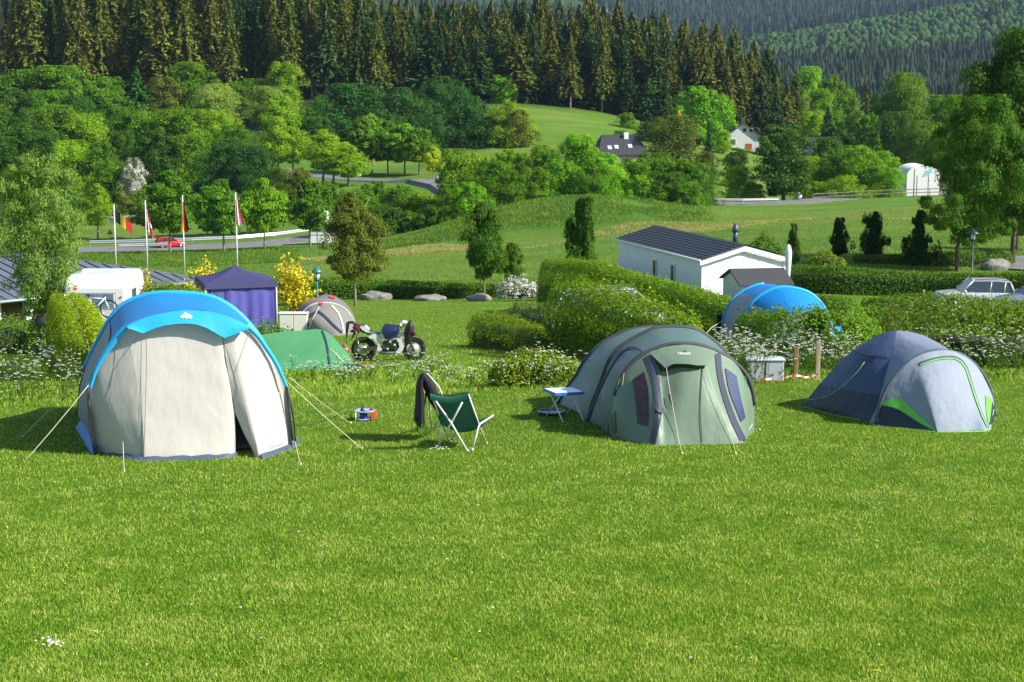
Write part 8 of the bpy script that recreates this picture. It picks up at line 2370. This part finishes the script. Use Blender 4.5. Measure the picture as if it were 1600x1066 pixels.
# ---- motorbike
def motorbike():
    Y = 45.0; rear, front = W(568, 545, Y), W(648, 544, Y)
    g = h1((rear.x + front.x) / 2, Y)
    c = Vector((rear.x, Y, h1(rear.x, Y)))
    o = thing('motorbike', 'white and black sports motorbike parked side-on on the grass', 'motorbike', c)
    s = Y / FPX; ww = (front.x - rear.x)
    def P(zx, zy, y=0.0):   # zoomed-crop coordinates (11.22x, origin 530,490) -> local
        px, row = 530 + zx / 11.22, 490 + zy / 11.22
        v = W(px, row, Y); return (v.x - c.x, y, v.z - c.z)
    Mwh, Mgrey, Mblk, Meng = simple('fairing_white', (.66, .66, .66), .3, coat=.4), simple('swingarm_grey', (.10, .105, .11), .35, .5), M_black, simple('engine_alloy', (.16, .155, .15), .4, .7)
    Rw = .315
    for (zx, zy, nm) in ((428, 622, 0), (1308, 612, 1)):
        cc = Vector(P(zx, zy)); cc.z = Rw
        t = MB(); t.tube([cc + Vector((math.cos(k) * (Rw - .06), 0, math.sin(k) * (Rw - .06))) for k in [6.283 * i / 36 for i in range(37)]], .062 if nm else .075, 10); w0 = t.build('wheel', M_tyre, o)
        t = MB(); t.tube([cc + Vector((math.cos(k) * (Rw - .125), 0, math.sin(k) * (Rw - .125))) for k in [6.283 * i / 30 for i in range(31)]], .022, 8)
        for k in range(5): t.tube([cc, cc + Vector((math.cos(k * 1.257 + .3) * (Rw - .12), 0, math.sin(k * 1.257 + .3) * (Rw - .12)))], .016, 6)
        t.build('rim', simple('rim_' + str(nm), (.10, .10, .10) if nm == 0 else (.62, .64, .60), .35, .4), w0)
        t = MB(); t.tube([cc + Vector((0, -.085, 0)), cc + Vector((0, -.075, 0))], .11 if nm == 0 else .15, 20); t.build('brake_disc', simple('disc_pale', (.62, .62, .58), .3, .6), w0)
        t = MB(); t.tube([cc + Vector((0, -.11, 0)), cc + Vector((0, .11, 0))], .035, 10); t.build('hub', Mblk, w0)
    def plate(poly, y0, y1, name, mat, bev=True):
        m = MB(); m.prism([P(a, b, y0) for a, b in poly], (0, 0, 0), (0, y1 - y0, 0)); return m.build(name, mat, o)
    for y in (-.12, .07):
        plate([(400, 600), (500, 575), (640, 560), (680, 590), (660, 640), (540, 640), (440, 665), (400, 650)], y, y + .05, 'swingarm', Mgrey)
    plate([(520, 390), (600, 345), (700, 370), (760, 430), (730, 480), (720, 560), (760, 620), (700, 660), (665, 620), (690, 540), (650, 480), (600, 420), (540, 430)], -.13, -.07, 'frame', Mwh)
    plate([(520, 390), (600, 345), (700, 370), (760, 430), (730, 480), (720, 560), (760, 620), (700, 660), (665, 620), (690, 540), (650, 480), (600, 420), (540, 430)], .07, .13, 'frame', Mwh)
    plate([(915, 420), (1040, 420), (1140, 430), (1160, 520), (1120, 640), (1040, 690), (1000, 660), (1060, 580), (1060, 500), (1010, 460)], -.15, -.10, 'fairing', Mwh)
    plate([(915, 420), (1040, 420), (1140, 430), (1160, 520), (1120, 640), (1040, 690), (1000, 660), (1060, 580), (1060, 500), (1010, 460)], .10, .15, 'fairing', Mwh)
    plate([(1040, 350), (1150, 300), (1180, 340), (1100, 390), (1040, 400)], -.12, .12, 'frame_spar', Mwh)
    m = MB(); m.box(P(900, 560), (.42, .26, .26), None, .05); m.tube([P(880, 495, -.16), P(880, 495, .1)], .07, 12); m.tube([P(960, 550, -.17), P(960, 550, .1)], .065, 12); m.tube([P(840, 620, -.16), P(840, 620, .1)], .055, 12); m.build('engine', Meng, o)
    m = MB(); m.box(P(900, 600), (.46, .22, .2), None, .05); m.box(P(1000, 480), (.12, .3, .2), None, .03); m.build('crankcase', Mblk, o)
    m = MB(); m.tube([P(700, 670, -.1), P(850, 680, -.12), P(980, 670, -.1), P(1040, 600, -.05)], [.05, .045, .03, .025], 10); m.build('exhaust', simple('exhaust_steel', (.45, .42, .38), .3, .9), o)
    m = MB(); m.grid([[P(zx, zy, y) for y in (-.10, -.06, 0, .06, .10)] for zx, zy in ((330, 195), (440, 205), (560, 300), (680, 330), (780, 320))]); m.grid([[P(zx, zy, y) for y in (-.10, -.06, 0, .06, .10)] for zx, zy in ((340, 290), (440, 300), (560, 360), (680, 350), (780, 345))]); m.build('seat', Mblk, o)
    plate([(360, 215), (470, 210), (530, 270), (540, 330), (480, 320), (400, 270)], -.11, .11, 'tail_fairing', Mwh)
    plate([(250, 200), (340, 190), (400, 260), (520, 330), (530, 370), (430, 330), (330, 290), (260, 250)], -.09, .09, 'rear_subframe', Mblk)
    m = MB(); m.ball(P(900, 300), (.27, .15, .12), 14, 9); m.build('fuel_tank', Mwh, o)
    m = MB()
    for y in (-.11, .11): m.tube([P(1170, 230, y), P(1240, 420, y), P(1308, 612, y)], [.028, .03, .024], 8)
    m.build('front_fork', simple('fork_grey', (.3, .31, .33), .3, .7), o)
    m = MB(); m.grid([[tuple(Vector(P(1308, 612)) + Vector((math.cos(a) * (Rw + .03), y, math.sin(a) * (Rw + .03)))) for y in (-.08, -.03, .03, .08)] for a in np.linspace(.5, 2.3, 9)]); m.build('front_mudguard', Mblk, o)
    m = MB(); m.ball(P(1140, 160), (.10, .09, .06)); m.ball(P(1080, 195), (.04, .16, .05)); m.build('instrument_cluster', Mwh, o)
    m = MB(); m.tube([P(1090, 215, -.33), P(1130, 205, -.12), P(1150, 200, 0), P(1130, 205, .12), P(1090, 215, .33)], .018, 8); m.build('handlebar', Mblk, o)
    m = MB(); m.tube([P(330, 440, -.12), P(365, 590, -.16)], .012, 6); m.tube([P(275, 300, .02), P(300, 440, .02)], .012, 6); m.build('number_plate_bracket', M_metal, o)
    m = MB(); m.tube([P(640, 600, -.16), P(600, 740, -.28)], .014, 6); m.tube([(P(600, 740, -.28)[0], -.28, P(600, 740)[2]), (P(600, 740)[0] - .05, -.3, 0)], .014, 6); m.build('side_stand', Mblk, o)
    # clothes hung on it, each a thing of its own
    def cloth_thing(name, label, cat, cols_, mat, amp=.015, extra=None):
        q = thing(name, label, cat, c + Vector(cols_[0][0]))
        b = c + Vector(cols_[0][0])
        C = [[np.array(c) + np.array(p) for p in cc] for cc in cols_]
        m_ = MB(); m_.grid(wrinkle(surf(C, 22, 20), amp, 61, 8).tolist()); part(m_, 'fabric', mat, q)
        return q
    C_nj = cloth('navy_shell', (.010, .022, .07), .6, 0, .5, 8); C_bj = cloth('charcoal_jacket', (.022, .024, .026), .5, 0, .6, 8); C_mr = cloth('maroon_cloth', (.12, .012, .03), .5, 0, .7)
    cloth_thing('jacket', 'navy blue jacket thrown over the tank of the motorbike', 'jacket',
        [[P(735, 310, -.15), P(745, 270, -.16), P(760, 300, -.19), P(770, 350, -.2), P(790, 400, -.2)], [P(800, 190, .1), P(805, 188, -.05), P(800, 260, -.17), P(810, 350, -.2), P(820, 430, -.2)],
         [P(900, 195, .12), P(900, 195, -.05), P(900, 260, -.19), P(895, 350, -.22), P(890, 432, -.21)], [P(980, 205, .12), P(980, 205, -.05), P(985, 260, -.19), P(975, 350, -.21), P(960, 410, -.2)], [P(1040, 205, .1), P(1050, 215, -.08), P(1060, 270, -.17), P(1055, 330, -.18), P(1010, 400, -.18)]], C_nj)
    q = cloth_thing('jacket', 'charcoal jacket hanging from the front of the motorbike', 'jacket',
        [[P(1245, 95, -.05), P(1200, 160, -.15), P(1160, 240, -.18), P(1145, 350, -.18), P(1150, 480, -.16)], [P(1250, 95, -.1), P(1235, 180, -.2), P(1220, 280, -.22), P(1200, 400, -.2), P(1190, 500, -.18)],
         [P(1255, 95, -.1), P(1265, 180, -.21), P(1262, 280, -.23), P(1255, 400, -.2), P(1255, 530, -.17)], [P(1260, 95, -.05), P(1300, 160, -.15), P(1325, 240, -.16), P(1310, 330, -.16), P(1270, 520, -.14)]], C_bj)
    cloth_thing('glove', 'maroon glove tucked at the front of the motorbike', 'glove', [[P(1270, 285, -.2), P(1280, 330, -.22), P(1295, 375, -.2)], [P(1310, 275, -.2), P(1315, 320, -.24), P(1320, 380, -.2)], [P(1345, 290, -.2), P(1352, 320, -.22), P(1340, 365, -.2)]], C_mr, .01)
    cloth_thing('scarf', 'maroon cloth on the tail of the motorbike', 'scarf', [[P(235, 235, -.1), P(245, 250, -.12), P(260, 270, -.1)], [P(290, 190, -.11), P(300, 240, -.13), P(310, 300, -.12)], [P(340, 200, -.11), P(345, 270, -.13), P(350, 345, -.12)], [P(375, 215, -.11), P(372, 260, -.12), P(368, 310, -.12)]], C_mr, .01)
    cloth_thing('strap_bundle', 'black straps dangling from the tail of the motorbike', 'straps', [[P(120, 190, -.05), P(118, 300, -.05), P(128, 420, -.05), P(135, 530, -.05)], [P(150, 155, -.05), P(140, 300, -.06), P(138, 420, -.06), P(140, 535, -.05)], [P(190, 150, -.05), P(165, 290, -.05), P(146, 420, -.05), P(144, 532, -.05)]], C_dark, .005)
    q = thing('luggage_hook', 'black bag rim behind the seat of the motorbike', 'bag', c + Vector(P(200, 170)))
    m = MB(); m.tube([c + Vector(P(120, 190)), c + Vector(P(160, 155)), c + Vector(P(240, 155)), c + Vector(P(300, 190))], [.02, .03, .04, .04], 8); part(m, 'rim', Mblk, q)
    m = MB(); m.tube([c + Vector(P(200, 310, -.05)), c + Vector(P(250, 300, -.05)), c + Vector(P(275, 330, -.05)), c + Vector(P(215, 460, -.05))], [.03, .045, .035, .008], 8); part(m, 'flap', Mblk, q)
motorbike()

# ---------------------------------------------------------------- the air over the valley
hz = MB(); hz.box((0, 2990, 150), (9000, 6060, 720))
hz.v = [(x, y, -330 if z < 0 else 560) for x, y, z in hz.v]
hm, hn, ho = new_mat('haze')
pv = hn.nodes.new('ShaderNodeVolumePrincipled'); pv.inputs['Color'].default_value = (.48, .70, 1, 1); pv.inputs['Density'].default_value = .000038
hn.links.new(pv.outputs[0], ho.inputs['Volume'])
hob = hz.build('haze', hm); kind(hob, 'stuff'); hob['label'] = 'pale blue haze over the far hills'; hob['category'] = 'haze'
